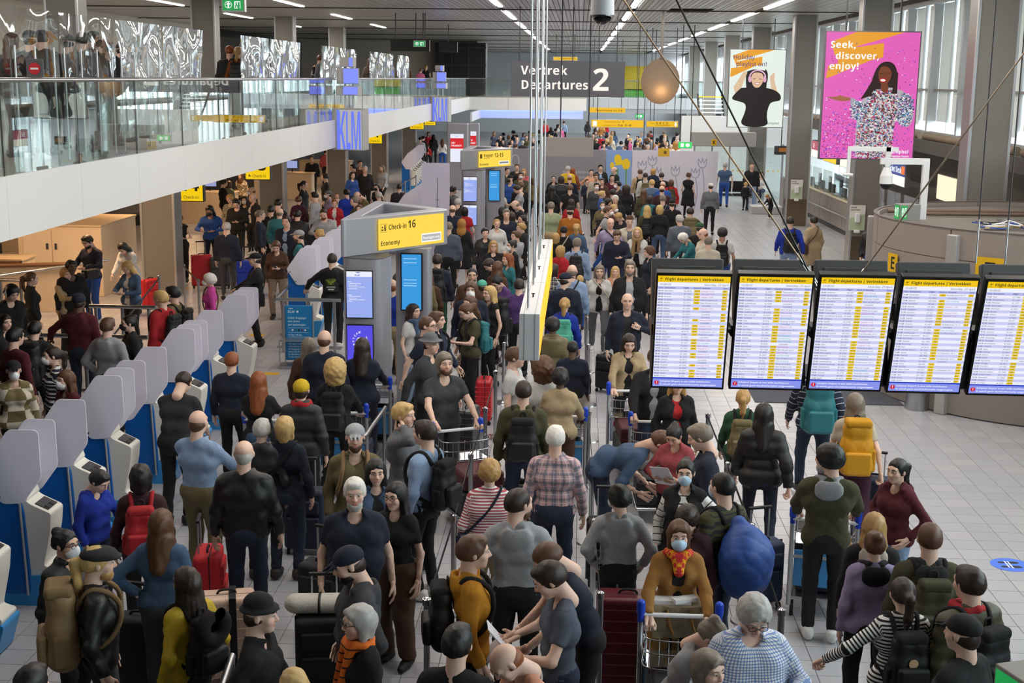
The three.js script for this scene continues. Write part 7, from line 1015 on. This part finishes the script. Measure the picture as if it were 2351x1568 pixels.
function suitcase(px, py, c, h, turn, label, o = {}) {   // pixel of the top centre of the shell
  const p = o.at || onY(px, py, h + 0.06), w = h * 0.66, d = h * 0.38, k = caseGeo(w, h, d, !!o.hard), t = thing('suitcase', label, 'suitcase', [p.x, 0, p.z], turn * Math.PI / 180, 'standing suitcases');
  part(t, 'shell', k.shell, mat(COL[c] ?? c, o.hard ? 0.35 : 0.75)); part(t, o.hard ? 'ribs' : 'front_pockets', k.ribs, mat(COL[c] ?? c, o.hard ? 0.4 : 0.8)); part(t, 'zip', k.zip, C.black); part(t, 'carry_handle', k.handle, C.rubber); if (!o.low) { for (const e of k.rods) part(t, 'pull_rod', e, C.alu); part(t, 'pull_grip', k.grip, C.black); } for (const [a, b] of [[-1, -1], [1, -1], [-1, 1], [1, 1]]) { const m = part(t, 'wheel', k.wheel, C.rubber); m.position.set(a * w * 0.4, 0.03, b * d * 0.35); } if (o.band) part(t, 'strap', rbox(0.06, h + 0.02, d + 0.02, 0.006, w * 0.1, h / 2 + 0.06, 0, 1), C.black);
}
// ---------- the crowd: head-top pixel, build and height, facing (0 = towards the walkway camera), top, bottom, hair, pose, extras ----------
const CROWD = `
227,1080 b142 70 hd.royal jn.navy short.noir lk
322,1066 f168 -165 sw.maroon jn.black bob.noir st bp=red
370,1170 f170 180 jk.denim tr.dark long.chestnut h1 crop
560,1010 m182 185 jk.black jn.jeans bald.silver st leather bulk=0.03 gl
455,941 m180 165 sh.sky tr.khaki bald.brown pu
150,1217 f162 70 pf.black jn.black bun.noir st mask=white gl s=m
225,1255 m176 110 jk.black jn.dark flatcap.coal st leather bp=tan.big hc=fair under=pony beard=blonde
425,1303 f163 -125 jk.yellow jn.black long.dkbrown st bp=black pillow shell
72,1527 m172 170 sw.black jn.black short.noir st
673,1537 f160 200 jk.dark jn.black bob.fair st
598,1372 m172 90 ct.black tr.black hat.black wk
800,1257 m180 -70 hd.dark jn.black cap.navy pk beard=noir hp=18 bulk=0.02
821,1391 f164 -60 ct.black tr.black bob.silver st gl scarf=thin:black:orange
814,1099 m181 10 pl.navy jn.dark short.snow st bulk=0.05 beard=silver
863,1056 f166 15 jk.denim jn.black long.noir st open=black
907,1109 f166 -25 ts.black wd.brown long.noir st gl
815,975 m180 10 sh.khaki jn.jeans cap.light st beard=brown bp=tan
928,925 m182 70 sw.grey jn.dark short.fair ph phone=r
973,965 m181 -115 sh.sky jn.black short.dkbrown st bp=black
1124,1056 f166 185 sw.rose wd.beige curly.blonde st pat=stripe:white:rose bulk=0.05 bag=navy
1193,1121 m184 180 hd.light tr.black crew.dkbrown pk hy=-50 beard=brown
1090,1229 m181 100 hd.mustard jn.black short.brown st bp=black paper
1262,1247 m180 -75 ts.navy jn.black crew.brown re
1262,1291 m181 -80 ts.slate jn.jeans short.dkbrown rd paper
1052,1434 m178 165 ts.black jn.black short.noir st
1165,1478 m172 -60 sw.peach tr.beige bald.ginger re
1420,1116 b158 180 hd.light tr.black curly.noir pk hy=35 mask=white
1575,1057 f166 -10 vs.black jn.black bun.noir ou pat=thin:black:white mask=blue
1578,1164 f158 -30 jk.maroon jn.black curly.dkbrown st gl hp=20
1560,1198 f164 0 ct.camel tr.black bob.chestnut pu mask=blue scarf=blotch:red:gold:orange tuck open=black tr
1512,990 m184 85 sw.denim jn.jeans short.brown bd
1548,977 f158 -25 sw.rose tr.black bun.noir rd paper s=m
1607,974 m181 -95 jk.navy jn.black short.ash st hp=20
1556,858 f168 5 jk.black jn.black long.blonde st open=red
1445,768 f171 5 jk.beige jn.black long.dkbrown pu open=black tr hp=18
1505,800 m182 0 jk.black jn.jeans short.brown pu open=light tr
1658,1085 m180 -140 sw.olive jn.jeans crew.noir st pat=band:coal:olive mask=blue bp=blue.sack
1755,926 f174 175 pf.black lg.navy long.noir wk
1903,1022 m186 170 jk.olive jn.black curly.noir pu hy=60 hood hd=light beard=silver tr
1965,903 f173 178 ts.cream wd.plum long.ash wk bp=gold.big
1878,812 m184 180 jk.navy jn.jeans short.brown wk pat=thin:light:navy bp=teal.big
2061,1054 f163 -50 hd.wine jn.sky pony.noir pk
2009,1178 f166 170 jk.black jn.black long.blonde st hd=cream hood
2009,1219 f163 180 jk.lilac jn.black bun.chestnut st hood hd=black
2136,1200 m181 180 jk.olive jn.black crew.brown st bp=olive hood hd=coal
2073,1326 f166 188 sw.black jn.black pony.dkbrown ou pat=stripe:black:white bp=black logo=swoosh
2226,1300 m178 -150 pf.olive jn.black short.dkbrown st bp=black scarf=red tuck logo=bars
2212,1412 m178 -135 jk.black jn.black cap.black st
1734,1372 m182 8 sh.white jn.jeans curly.silver rd pat=check:blue:white bulk=0.06 gl
1634,1424 f162 65 sw.light jn.black bun.ash re gl
1630,1497 f166 40 sw.brown jn.black bob.ash st
1707,893 f162 175 jk.green jn.black pony.blonde wk bp=khaki
1248,824 f174 185 jk.white jn.jeans bigcurl.chestnut st
1202,873 m182 182 hd.olive jn.jeans crew.dkbrown st bp=black
1276,977 m180 178 sh.rose jn.jeans short.snow st pat=plaid:slate:blush:white
1185,797 m180 80 ts.white jn.sky short.brown st
1287,846 f168 178 jk.beige tr.brown curly.noir pu s=d tr
1315,782 b152 180 sw.navy jn.black crew.noir st s=d
1269,729 f170 178 pf.khaki jn.black curly.noir st s=d hood
1297,683 f166 175 hd.royal jn.navy pony.blonde st bp=mint
1300,626 m180 190 jk.navy jn.jeans cap.navy st hy=-60 hood
1314,607 m182 180 sh.sky jn.jeans bald.ash st bag=black
1272,606 f165 150 sw.black tr.black bob.dkbrown st pat=plaid:white:black:white
1332,632 b112 180 sw.white jn.blue short.fair st
1288,564 f166 150 hd.red jn.black bob.blonde st
1325,546 m178 175 hd.sky jn.grey short.ash st bp=coal
1324,513 f170 178 hd.denim jn.jeans pony.blonde st bag=navy
1294,519 f164 180 ts.black jn.black bun.noir st bag=cream
1276,535 f160 170 sw.black jn.black bob.blonde st
1309,475 m180 180 jk.amber jn.black hat.black st
1265,463 m184 180 sh.sage tr.beige short.ash st bulk=0.03
1021,810 m184 25 ts.dark jn.dark bob.ash pu beard=brown tr=right
990,769 m178 60 jk.dark jn.black hat.grey wk
983,727 m184 70 ts.navy jn.dark crew.brown wk gl
1004,715 m178 75 jk.jeans jn.navy short.brown wk bp=dark
950,698 f162 60 ts.white jn.sky long.dkbrown st scarf=denim
899,640 m178 -160 jk.royal jn.beige bald.ginger st
918,627 m176 60 jk.black jn.black short.dark st
961,610 m186 182 jk.khaki jn.black crew.brown st
983,622 f166 180 jk.brown jn.black long.brown st
1004,583 m180 178 jk.navy jn.green short.dkbrown st bp=black.big
958,579 m178 170 ts.black jn.black short.dkbrown st
1070,697 f173 -60 ts.olive jn.black pony.chestnut lk gl phone bp=teal
1078,680 f168 -40 jk.black jn.black long.brown st
1081,648 m182 0 sw.navy jn.black curly.brown st mask=white
1084,616 m181 5 jk.brown jn.black crew.noir st beard=noir s=m open=white
1107,643 f160 170 sw.green jn.black cap.mint st
1123,657 f170 -50 tk.black jn.black long.fair st bp=black.big
1142,634 f166 -40 jk.purple jn.black bun.noir lk hp=10
1144,600 f168 150 sw.brown jn.black long.chestnut st
1125,594 m170 -60 jk.black jn.black short.dkbrown re
1165,582 f164 -60 sw.teal jn.black long.ginger st
1192,640 m170 180 jk.purple jn.black short.dkbrown st
1133,553 f166 10 jk.black jn.black long.blonde st gl
1174,552 f165 -60 sw.black jn.black bun.noir st mask=white
1184,530 f168 -60 hd.light jn.jeans short.chestnut cr gl
1114,523 f170 10 jk.black jn.black short.noir st gl leather open=coal
1141,503 f168 10 hd.white jn.black pony.blonde st
1196,512 f166 -70 hd.black jn.black short.blonde st gl
1198,494 f165 -50 sw.black jn.black bun.noir st s=m
1163,480 m182 5 sh.navy jn.black short.ash st
1176,488 f160 180 jk.dark jn.black bob.dkbrown st
1153,475 f162 170 jk.black jn.black bob.noir st
1186,460 m184 -90 ts.black jn.black bald.ash ln
1030,509 m180 180 jk.slate jn.black crew.ash st
1060,503 f168 180 ct.black sk.black hijab.camel st bag=brown
1067,475 f166 178 ts.red jn.black bob.noir st
1039,470 m178 182 jk.navy jn.black bald.brown st
1051,455 m174 180 jk.coal jn.black short.silver st
1072,448 f168 150 sw.black jn.black pony.blonde st mask=white
1115,449 f164 -60 dr.dark lg.black long.brown st mask=black
1137,434 m180 180 sw.black jn.black bald.ginger st
1147,432 f166 0 sw.white sk.navy bun.noir st scarf=navy
1041,427 m182 130 hd.grey jn.black short.noir st mask=white bp=black
985,427 m178 80 jk.dark jn.black crew.noir st bp=coal s=d
1187,425 m180 -80 ts.light jn.black short.dkbrown rd paper
1196,417 m184 175 jk.black jn.black short.brown st
1171,402 m184 -30 sw.blue jn.black cap.black st mask=black bulk=0.04
1196,395 m178 0 jk.olive jn.black short.dkbrown st mask=white beard=noir
1225,407 f172 180 jk.khaki jn.black bob.brown st
1267,425 f172 180 sw.black jn.black long.noir st
1271,403 f164 0 jk.black jn.black bun.noir st open=white
1164,384 m178 40 ts.dark jn.black short.dkbrown st
1187,376 m180 0 jk.black jn.black short.brown st
1203,388 f166 0 jk.rose jn.black bob.blonde st gl
1177,352 f170 10 vs.black tr.black pony.brown st shirt=white
1187,365 f166 30 sw.pink jn.black bob.brown st
1198,368 f164 -20 jk.grey jn.blue long.brown st
1210,356 f168 180 jk.dark jn.black bigcurl.ash st
1222,361 f172 180 jk.black jn.black long.ash st
1309,423 m182 178 ts.black jn.jeans short.brown st
1289,404 m184 180 pf.black jn.black bob.dkbrown st
1308,400 m180 180 sw.navy jn.black bald.ginger st
1304,381 m178 175 jk.yellow jn.black short.silver st
1315,386 f166 180 jk.rust jn.black long.ginger st
1315,375 f170 180 pf.grey jn.black long.blonde st
1321,367 m178 180 jk.light jn.black short.dkbrown st
1300,360 m180 180 ts.black jn.black short.noir st
1279,370 m178 180 sw.coal jn.black short.noir st
1275,360 m180 150 jk.navy jn.black short.dkbrown wk
1312,457 f164 178 sw.red jn.black long.dkbrown st
1358,389 f168 0 sw.peach jn.black pony.noir hp
1369,399 m176 0 jk.cream jn.black short.brown st gl
1379,378 m178 5 jk.black tr.black short.noir st open=sky
1348,411 b132 20 sw.navy jn.black short.brown st
1383,409 f168 -10 jk.brown jn.black short.dkbrown st
1370,419 m176 5 jk.dark jn.black short.noir st mask=white
1383,438 f166 90 jk.blue jn.black short.fair st
1387,350 m182 180 jk.navy jn.black short.brown st bulk=0.03
1369,351 f168 170 jk.coal jn.black long.fair st
1348,361 f170 0 vs.black tr.black bun.dkbrown st shirt=white
1412,353 m178 180 jk.denim jn.black short.dkbrown st bp=sky
1423,360 f168 180 pf.tan jn.black bob.ash st long
1444,361 m180 175 ct.black tr.black short.noir st
1454,357 f166 180 jk.brown jn.black bob.brown st
1461,368 m180 0 sw.white jn.black short.ash st
1476,353 m182 178 hd.orange jn.black short.dkbrown st
1470,388 m180 180 jk.beige jn.black crew.brown st bp=black
1482,396 m178 180 sw.white jn.black crew.dkbrown st bp=khaki
1500,387 f168 180 jk.navy jn.black bob.blonde st
1519,396 m178 180 jk.black jn.black short.dkbrown st
1497,412 m180 180 pf.denim jn.black short.fair st
1520,426 m182 180 sw.maroon jn.black bald.dkbrown st
1522,416 m178 180 sw.blue jn.black bald.ginger st
1541,412 f168 180 jk.red jn.black bob.brown st bp=olive
1552,372 m184 150 jk.black tr.sky short.ash wk bp=coal scarf=gold
1406,400 m178 0 sw.wine jn.black short.noir st gl
1410,383 m178 -60 jk.black jn.black bald.ash st bp=grey
1418,416 m176 -60 jk.coal jn.black short.noir st mask=white
1407,434 m178 180 jk.black jn.black short.noir st
1438,426 f170 180 jk.black jn.black bigcurl.dkbrown st
1413,448 m180 0 jk.black jn.black short.snow st gl
1397,457 f166 60 jk.olive jn.black curly.noir st
1384,463 f164 0 jk.khaki jn.black bun.noir st mask=white
1410,469 f164 60 jk.brown jn.black short.fair st mask=white
1422,488 m172 -30 jk.coal jn.black short.blonde re
1397,474 m178 70 ts.light jn.blue short.brown wk bp=black mask=white
1402,500 m180 10 sh.lilac jn.blue bald.ash wk gl bag=black
1446,497 m180 0 jk.cream tr.beige hat.brown wk open=grey
1417,528 m178 0 jk.navy jn.jeans short.brown lk
1464,522 f172 -10 jk.white jn.black long.fair wk open=black scarf=tan
1486,472 f168 180 jk.olive jn.black long.fair st bp=black
1515,471 f172 180 jk.black jn.denim bob.fair st
1522,447 m182 180 sw.navy jn.black crew.ash st bag=grey
1492,449 f166 180 sw.teal jn.black bob.dkbrown st
1478,434 f168 180 jk.olive jn.black long.brown st
1543,458 m176 180 jk.black jn.black cap.black st
1560,493 m178 -160 pf.slate jn.dark short.silver st
1585,476 m180 180 jk.olive jn.black short.dkbrown st bp=khaki.big
1607,511 m178 170 ts.black jn.black cap.green st
1614,524 m180 -70 sh.cream jn.beige bald.ginger st
1571,536 f162 -60 sw.teal jn.grey curly.snow re
1586,548 g128 180 vs.navy jn.navy long.fair st shirt=white
1627,542 m178 175 sh.cream jn.blue crew.ash st
1659,523 m180 175 ts.white jn.blue curly.noir st bp=black s=t
1610,574 b110 180 sw.rust jn.blue short.ginger st
1628,579 b112 180 sw.brown jn.blue short.chestnut st
1490,566 f166 -70 jk.navy jn.black curly.chestnut st
1447,598 m190 0 jk.black jn.dark short.ash st open=light beard=ash bulk=0.05
1377,609 f170 0 jk.white jn.grey long.ash wk open=black bag=cream
1413,612 g138 0 sw.peach jn.sky long.fair wk
1441,673 m181 0 jk.navy jn.black bald.ash sp open=coal bulk=0.03
26,655 m180 55 hd.black jn.black curly.noir st phones=snow hp=25
72,624 f168 120 jk.black jn.black pony.chestnut st
10,722 f165 60 jk.coal jn.black long.noir st
163,597 m178 40 jk.black jn.black short.noir st s=d
151,615 f164 55 jk.beige jn.black bob.blonde po open=black
200,540 m186 -25 sw.navy jn.blue short.dkbrown rd beard=noir
282,557 f166 -15 hd.white jn.black long.noir re
291,600 f168 -25 jk.denim jn.black long.fair rd open=white
181,674 m184 180 hd.wine jn.jeans beanie.navy ou s=d
248,729 m178 165 hd.light jn.black short.brown pk
294,724 f166 -60 jk.black jn.black bun.noir st mask=black
367,667 m180 -110 hd.red jn.black short.fair st bp=coal
394,657 m178 -100 jk.khaki jn.black short.noir st bp=black
479,629 f160 -75 jk.magenta tr.grey curly.snow st mask=white open=light bag=brown
30,829 f166 25 sw.cream jn.black cap.black st pat=block:khaki:cream mask=white
117,796 f168 -55 sw.navy jn.black pony.dkbrown st pat=band:white:navy mask=white
148,851 f162 -35 jk.wine jn.black long.chestnut st mask=white
35,752 m178 150 sw.wine jn.black short.noir st
79,737 m172 180 jk.black jn.black short.noir st bp=black.big
420,855 m180 175 ts.coal jn.black crew.dkbrown re
532,808 b166 180 sw.navy jn.black short.ginger st
594,853 f168 178 ts.black jn.denim long.ginger pu tr
692,872 f172 178 pf.coal jn.black beanie.yellow st scarf=red tuck
745,757 m184 178 jk.navy tr.navy bald.brown st
709,775 f168 185 jk.brown jn.black long.ash st
770,828 f174 180 jk.black jn.black bigcurl.fair pu bp=black tr
832,776 f172 180 jk.navy jn.navy long.dkbrown pu tr
601,961 f168 180 jk.coal jn.black short.silver st leather
654,956 f170 178 jk.navy jn.jeans bob.fair st bag=black
763,581 m181 178 hd.black jn.coal crew.dkbrown ou print
634,553 f170 5 sw.brown tr.black short.brown lk phone bpat=check:cream:brown
585,581 m178 -80 jk.black jn.black cap.black pu bag=black
685,528 m180 -90 ts.teal jn.black cap.light st beard=brown bp=black
732,526 f168 -120 jk.black jn.black bun.fair st
657,495 m186 -10 jk.navy jn.black short.dkbrown st gl open=sky
520,510 m178 180 jk.navy jn.dark short.silver st
411,492 f172 15 tk.black jn.black short.ginger lk mask=black
481,472 m182 0 sh.blue jn.navy long.noir rd mask=black s=t bulk=0.05
527,447 f168 -10 sw.cream jn.black curly.fair st pat=stripe:black:cream
542,456 m182 0 jk.black jn.black short.noir lk phone
561,451 f162 0 hd.black jn.black long.noir st mask=white
579,444 m176 -40 jk.coal jn.black bald.silver st open=white
577,429 m178 -60 jk.brown jn.black bald.ginger st mask=white
525,415 f166 160 jk.sage jn.black bob.brown st
552,396 f170 -20 jk.khaki jn.black hijab.brown st pat=blotch:khaki:cream:brown
514,411 m178 120 jk.black jn.black short.dkbrown st
598,482 m180 100 jk.navy jn.black short.ash st gl
642,477 m180 180 pf.teal jn.black bald.ash st
622,472 m176 180 jk.black jn.black short.noir st
639,457 m178 160 jk.black jn.black short.noir st
686,450 f168 170 sw.plum jn.black short.brown st
698,415 m180 90 jk.coal jn.black pony.dkbrown st
745,398 m182 -80 sw.black jn.black short.dkbrown st
720,440 m184 -100 sw.light jn.black crew.noir st bulk=0.04
753,438 f166 -60 sw.lilac jn.black beanie.grey st mask=white
768,457 f166 5 jk.red jn.jeans short.ginger st open=white
774,443 g122 10 ts.white jn.pink pony.brown st
743,479 m184 0 sw.light jn.black crew.dkbrown rd beard=brown
795,434 m176 -140 jk.royal jn.black short.noir st
683,482 m176 180 pf.black jn.black short.noir st
823,440 m178 -50 jk.khaki jn.black bald.ginger re
869,440 m176 -150 jk.black jn.black short.silver st open=white
865,422 f166 -20 tk.black jn.black short.noir st mask=black
813,452 m178 -80 jk.olive jn.black crew.ash st
824,470 f158 0 sw.pink jn.black bob.brown st
810,377 m180 -60 jk.black jn.black short.noir st
827,368 m178 20 sw.brown jn.black short.brown st
838,381 m182 15 jk.black jn.black short.silver st
809,395 f170 40 jk.blue jn.black long.dkbrown st
877,379 f172 -30 jk.light jn.black long.ash wk
917,422 m172 180 jk.coal jn.black crew.noir st
965,314 m180 180 sh.light jn.black short.dkbrown st
972,312 m178 150 jk.black jn.black short.noir st
984,303 f168 30 sw.red jn.black bob.brown st
995,309 f172 180 jk.black jn.black long.noir st bp=black
983,332 g124 180 sw.red jn.black short.brown st bp=red
1016,319 f166 180 sw.white jn.blue long.brown st bp=rose
748,343 f170 175 jk.rose jn.black short.dkbrown st bp=green
716,357 m178 0 jk.black jn.black short.noir st
1815,497 m184 178 jk.royal jn.sky crew.dkbrown wk bp=black
1868,497 f172 -155 ct.beige tr.black bun.dkbrown st bag=brown
2008,504 m182 0 jk.black jn.dark bald.brown st leather open=sky
2017,530 f168 178 jk.blue jn.black long.noir st bag=cream
1727,374 m186 0 jk.black jn.sky crew.brown st open=navy
1713,418 b112 150 hd.black jn.black short.fair st shoe=black
1749,395 f166 -30 sw.white jn.jeans bun.brown si
1763,446 b98 -60 hd.black jn.black short.blonde re
1665,373 m182 178 ts.denim jn.blue short.silver wk
1577,366 f168 0 jk.grey jn.black bob.brown st
1607,377 m178 20 hd.grey jn.black short.dkbrown wk bp=wine
1582,396 f170 150 dr.black lg.black bun.brown st
1600,360 m178 160 sw.light jn.black short.brown wk
1632,420 m172 180 jk.grey jn.black cap.white st
28,76 m180 160 jk.coal jn.black long.brown st up
69,70 m180 180 jk.black jn.black cap.coal st up
96,68 m180 180 jk.black jn.black short.noir st up
158,79 m176 180 sw.grey jn.black cap.grey st up
188,73 m180 180 sh.grey jn.black short.noir st up
213,71 m180 90 jk.black jn.black short.noir st mask=black up
244,84 m178 60 jk.coal jn.black bald.ginger st mask=blue up
282,98 m176 90 jk.brown jn.black cap.coal st up
315,108 f170 150 sw.beige jn.black bob.brown st up
527,105 m176 180 jk.coal jn.black short.ginger st up
547,107 f170 180 sw.rust jn.black pony.blonde st bp=black up
562,98 m180 170 jk.black jn.black curly.noir st bp=black up
592,115 f168 180 jk.black jn.black bob.noir st up
735,126 m178 160 tk.peach jn.black crew.brown st bp=black up
746,121 m182 30 sw.grey jn.black short.brown st up
757,136 f164 180 jk.grey jn.black bob.noir st up
767,121 m176 180 sw.brown jn.black bald.brown st up
850,134 f168 180 jk.ash jn.black long.brown st up
866,127 m182 180 jk.black jn.black short.noir st up
864,142 m174 180 jk.slate jn.black short.noir st up
933,146 f168 160 jk.brown jn.black long.silver st up
978,150 f170 180 vs.black jn.black pony.blonde st shirt=beige up
966,157 f164 170 sw.pink jn.black short.brown st up`;
const TROLLEY_LOADS = [[['navy', 0.28], ['black', 0.22]], [['coal', 0.3], ['wine', 0.2]], [['black', 0.3], ['grey', 0.24]], [['jeans', 0.26], ['black', 0.26]]];
let trolleyCount = 0;
for (const line of CROWD.trim().split('\n')) {
  const r = person(line); if (!r) continue;
  if (/ tr(=right)?( |$)/.test(line.slice(20).replace(/ tr\.\w+/, ''))) { const f = V(0, 0, 1).applyAxisAngle(V(0, 1, 0), r.ry); trolley(r.at.x + f.x * 0.74 * r.s, r.at.z + f.z * 0.74 * r.s, r.ry, `steel luggage trolley with blue grips pushed by ${r.who}`.split(' ').slice(0, 16).join(' '), TROLLEY_LOADS[trolleyCount++ % 4]); }
}
{ // far crowd beyond the partition
  const tops = ['jk.black', 'jk.navy', 'sw.grey', 'jk.denim', 'hd.light', 'sw.white', 'jk.brown', 'ts.black', 'sh.sky', 'jk.beige', 'hd.red', 'sw.pink', 'jk.olive', 'ts.white', 'sh.light', 'jk.coal', 'sw.blue', 'hd.navy', 'jk.camel', 'ts.grey', 'sw.cream', 'jk.lilac'], hairs = ['short.dkbrown', 'short.noir', 'bob.brown', 'long.blonde', 'long.dkbrown', 'bald.ash', 'short.fair', 'bun.noir', 'short.silver', 'curly.noir', 'pony.brown', 'crew.brown'];
  const put = (x, y, i) => { const f = hash(i, 71) < 0.5, h = 158 + Math.floor(hash(i, 72) * 26); person(`${x},${y} ${f ? 'f' : 'm'}${h} ${[180, 180, 160, 0, 20, -30, 90, -90][Math.floor(hash(i, 73) * 8)]} ${tops[Math.floor(hash(i, 74) * tops.length)]} jn.${hash(i, 75) < 0.5 ? 'black' : 'jeans'} ${hairs[Math.floor(hash(i, 76) * 12)]} ${hash(i, 77) < 0.25 ? 'wk' : 'st'}${hash(i, 78) < 0.14 ? ' bp=black' : ''}`); };
  let i = 0;
  for (const [x0, x1, y0, y1, n] of [[1135, 1240, 298, 334, 22], [1250, 1300, 276, 312, 9], [1345, 1395, 268, 338, 15], [1375, 1600, 300, 336, 42]]) for (let k = 0; k < n; k++, i++) put(Math.round(x0 + (x1 - x0) * ((k + hash(i, 80)) / n + 0.13 * (hash(i, 81) - 0.5))), Math.round(y0 + (y1 - y0) * ((k * 0.618 + 0.2 * hash(i, 82)) % 1)), i);
}
{ const m = solo('far_crowd', 'dense distant crowd of travellers before and beyond the tulip partition', 'crowd', mergeGeometries(farCrowd), new THREE.MeshStandardMaterial({ roughness: 0.85, vertexColors: true }), undefined, 'stuff'); }
// standing luggage
suitcase(478, 1262, 'red', 0.66, 100, 'bright red soft suitcase with yellow tag beside the leather jacket');
suitcase(520, 1362, 0xd8b8a4, 0.72, 15, 'pale pink ribbed hard suitcase with black strap by the yellow raincoat', { hard: 1, band: 1, low: 1 });
suitcase(318, 1412, 'black', 0.6, 170, 'black soft cabin suitcase with magenta edge between the front travellers');
suitcase(745, 1408, 'black', 0.72, 10, 'large black suitcase in front of the hooded traveller');
suitcase(742, 1290, 'coal', 0.66, -20, 'charcoal suitcase behind the white canvas roll');
suitcase(1112, 868, 'red', 0.62, 90, 'red suitcase with white label in the middle queue', { hard: 1 });
suitcase(1442, 1362, 'wine', 0.78, 0, 'tall dark red ribbed suitcase beside the camel coat', { hard: 1, low: 1 });
suitcase(1072, 935, 'coal', 0.7, 80, 'dark grey hard suitcase behind the grey t-shirt trolley', { hard: 1 });
suitcase(700, 1120, 'navy', 0.66, 0, 'navy suitcase standing by the navy jacket and belt tape');
suitcase(2010, 1095, 'navy', 0.7, 160, 'navy suitcase pulled behind the golden backpack');
suitcase(462, 585, 'red', 0.74, 20, 'tall red hard suitcase at the belt posts before desk 14', { hard: 1 });
suitcase(566, 598, 'royal', 0.7, 0, 'bright blue soft suitcase in the desk 14 queue');
suitcase(505, 590, 'dark', 0.7, 10, 'dark grey suitcase beside the red suitcase');
suitcase(1395, 815, 'black', 0.56, -30, 'small black and yellow suitcase in the open lane');
suitcase(1300, 905, 'light', 0.6, 0, 'silver suitcase in the belted lane beside the white jacket', { hard: 1 });
suitcase(345, 640, 'red', 0.6, 60, 'red suitcase lying low by the check-in column', { low: 1 });
suitcase(1750, 1240, 'jeans', 0.62, 20, 'dark blue suitcase beside the blue shoulder sack');
suitcase(1395, 1190, 'black', 0.64, 0, 'black suitcase beside the bending traveller');
{
  const c = onY(735, 1385, 0.86), t = thing('canvas_roll_bag', 'rolled white canvas bag with black strap on the large black suitcase', 'bag', [c.x - 0.02, 0.79, c.z], 0.1); part(t, 'roll', new THREE.CapsuleGeometry(0.1, 0.34, 6, 16).rotateZ(Math.PI / 2).scale(1, 0.8, 1).translate(0, 0.07, 0), mat(0xcfc9bd, 0.85, 0, { bumpMap: speckle, bumpScale: 0.004 })); part(t, 'strap', new THREE.TorusGeometry(0.095, 0.012, 6, 20).rotateY(Math.PI / 2).scale(1, 0.85, 1).translate(0.02, 0.07, 0), C.black);
  const d = onY(1552, 1430, 0.85), u = thing('tote_bag', 'beige canvas tote bag with tan straps in the camel coat trolley basket', 'bag', [d.x, 0.76, d.z]);
  const g = new THREE.BoxGeometry(0.42, 0.26, 0.18, 12, 8, 4), p = g.attributes.position; for (let i = 0; i < p.count; i++) { const x = p.getX(i), y = p.getY(i), z = p.getZ(i); p.setXYZ(i, x * (0.9 + 0.25 * (y + 0.13)), y, z + 0.012 * Math.sin(x * 40 + y * 31) + 0.01 * Math.sin(y * 60 - x * 22)); } g.computeVertexNormals();
  part(u, 'sack', g.translate(0, 0.13, 0), mat(0x8d7d63, 0.85)); for (const s of [-0.08, 0.1]) part(u, 'strap', tube([[s, 0.24, 0.1], [s + 0.02, 0.12, 0.115], [s + 0.05, 0.04, 0.11]], 0.012, 12, 6), mat(0x9a6a34, 0.6)); part(u, 'papers', [box(0.3, 0.05, 0.1, -0.04, 0.27, 0), box(0.2, 0.03, 0.08, 0.06, 0.3, 0.02, 0.4)], C.white);
  const e = people[0] && onY(207, 625, 1.15), v = thing('video_camera', 'black shoulder video camera held by the navy sweater camera operator', 'camera', [e.x, 1.02, e.z], -0.4); part(v, 'camera_body', rbox(0.16, 0.18, 0.34, 0.02, 0, 0.1, 0), C.black); part(v, 'lens', cyl(0.05, 0.06, 0.16, 0, 0, 0, 16).rotateX(Math.PI / 2).translate(0, 0.1, 0.16), C.rubber); part(v, 'top_handle', tube([[0, 0.18, -0.1], [0, 0.26, -0.08], [0, 0.26, 0.1], [0, 0.18, 0.12]], 0.012, 16, 6), C.black); part(v, 'battery', rbox(0.12, 0.14, 0.07, 0.01, 0, 0.1, -0.2), C.darkgrey);
  const w = onY(1318, 870, 0.95), b = thing('wrapped_luggage', 'bulky luggage wrapped in shiny clear plastic on the lane trolley', 'luggage', [w.x, 0.3, w.z]); const q = new THREE.SphereGeometry(0.3, 24, 18), a = q.attributes.position; for (let i = 0; i < a.count; i++) { const x = a.getX(i), y = a.getY(i), z = a.getZ(i), r = 1 + 0.07 * Math.sin(x * 26 + y * 13) * Math.sin(z * 21 + y * 17); a.setXYZ(i, x * r * 0.75, y * r * 1.15 + 0.34, z * r * 0.8); } q.computeVertexNormals(); part(b, 'bundle', q, mat(0x8f7f74, 0.25, 0, { clearcoat: 0.8 })); 
}
renderer.render(scene, camera);
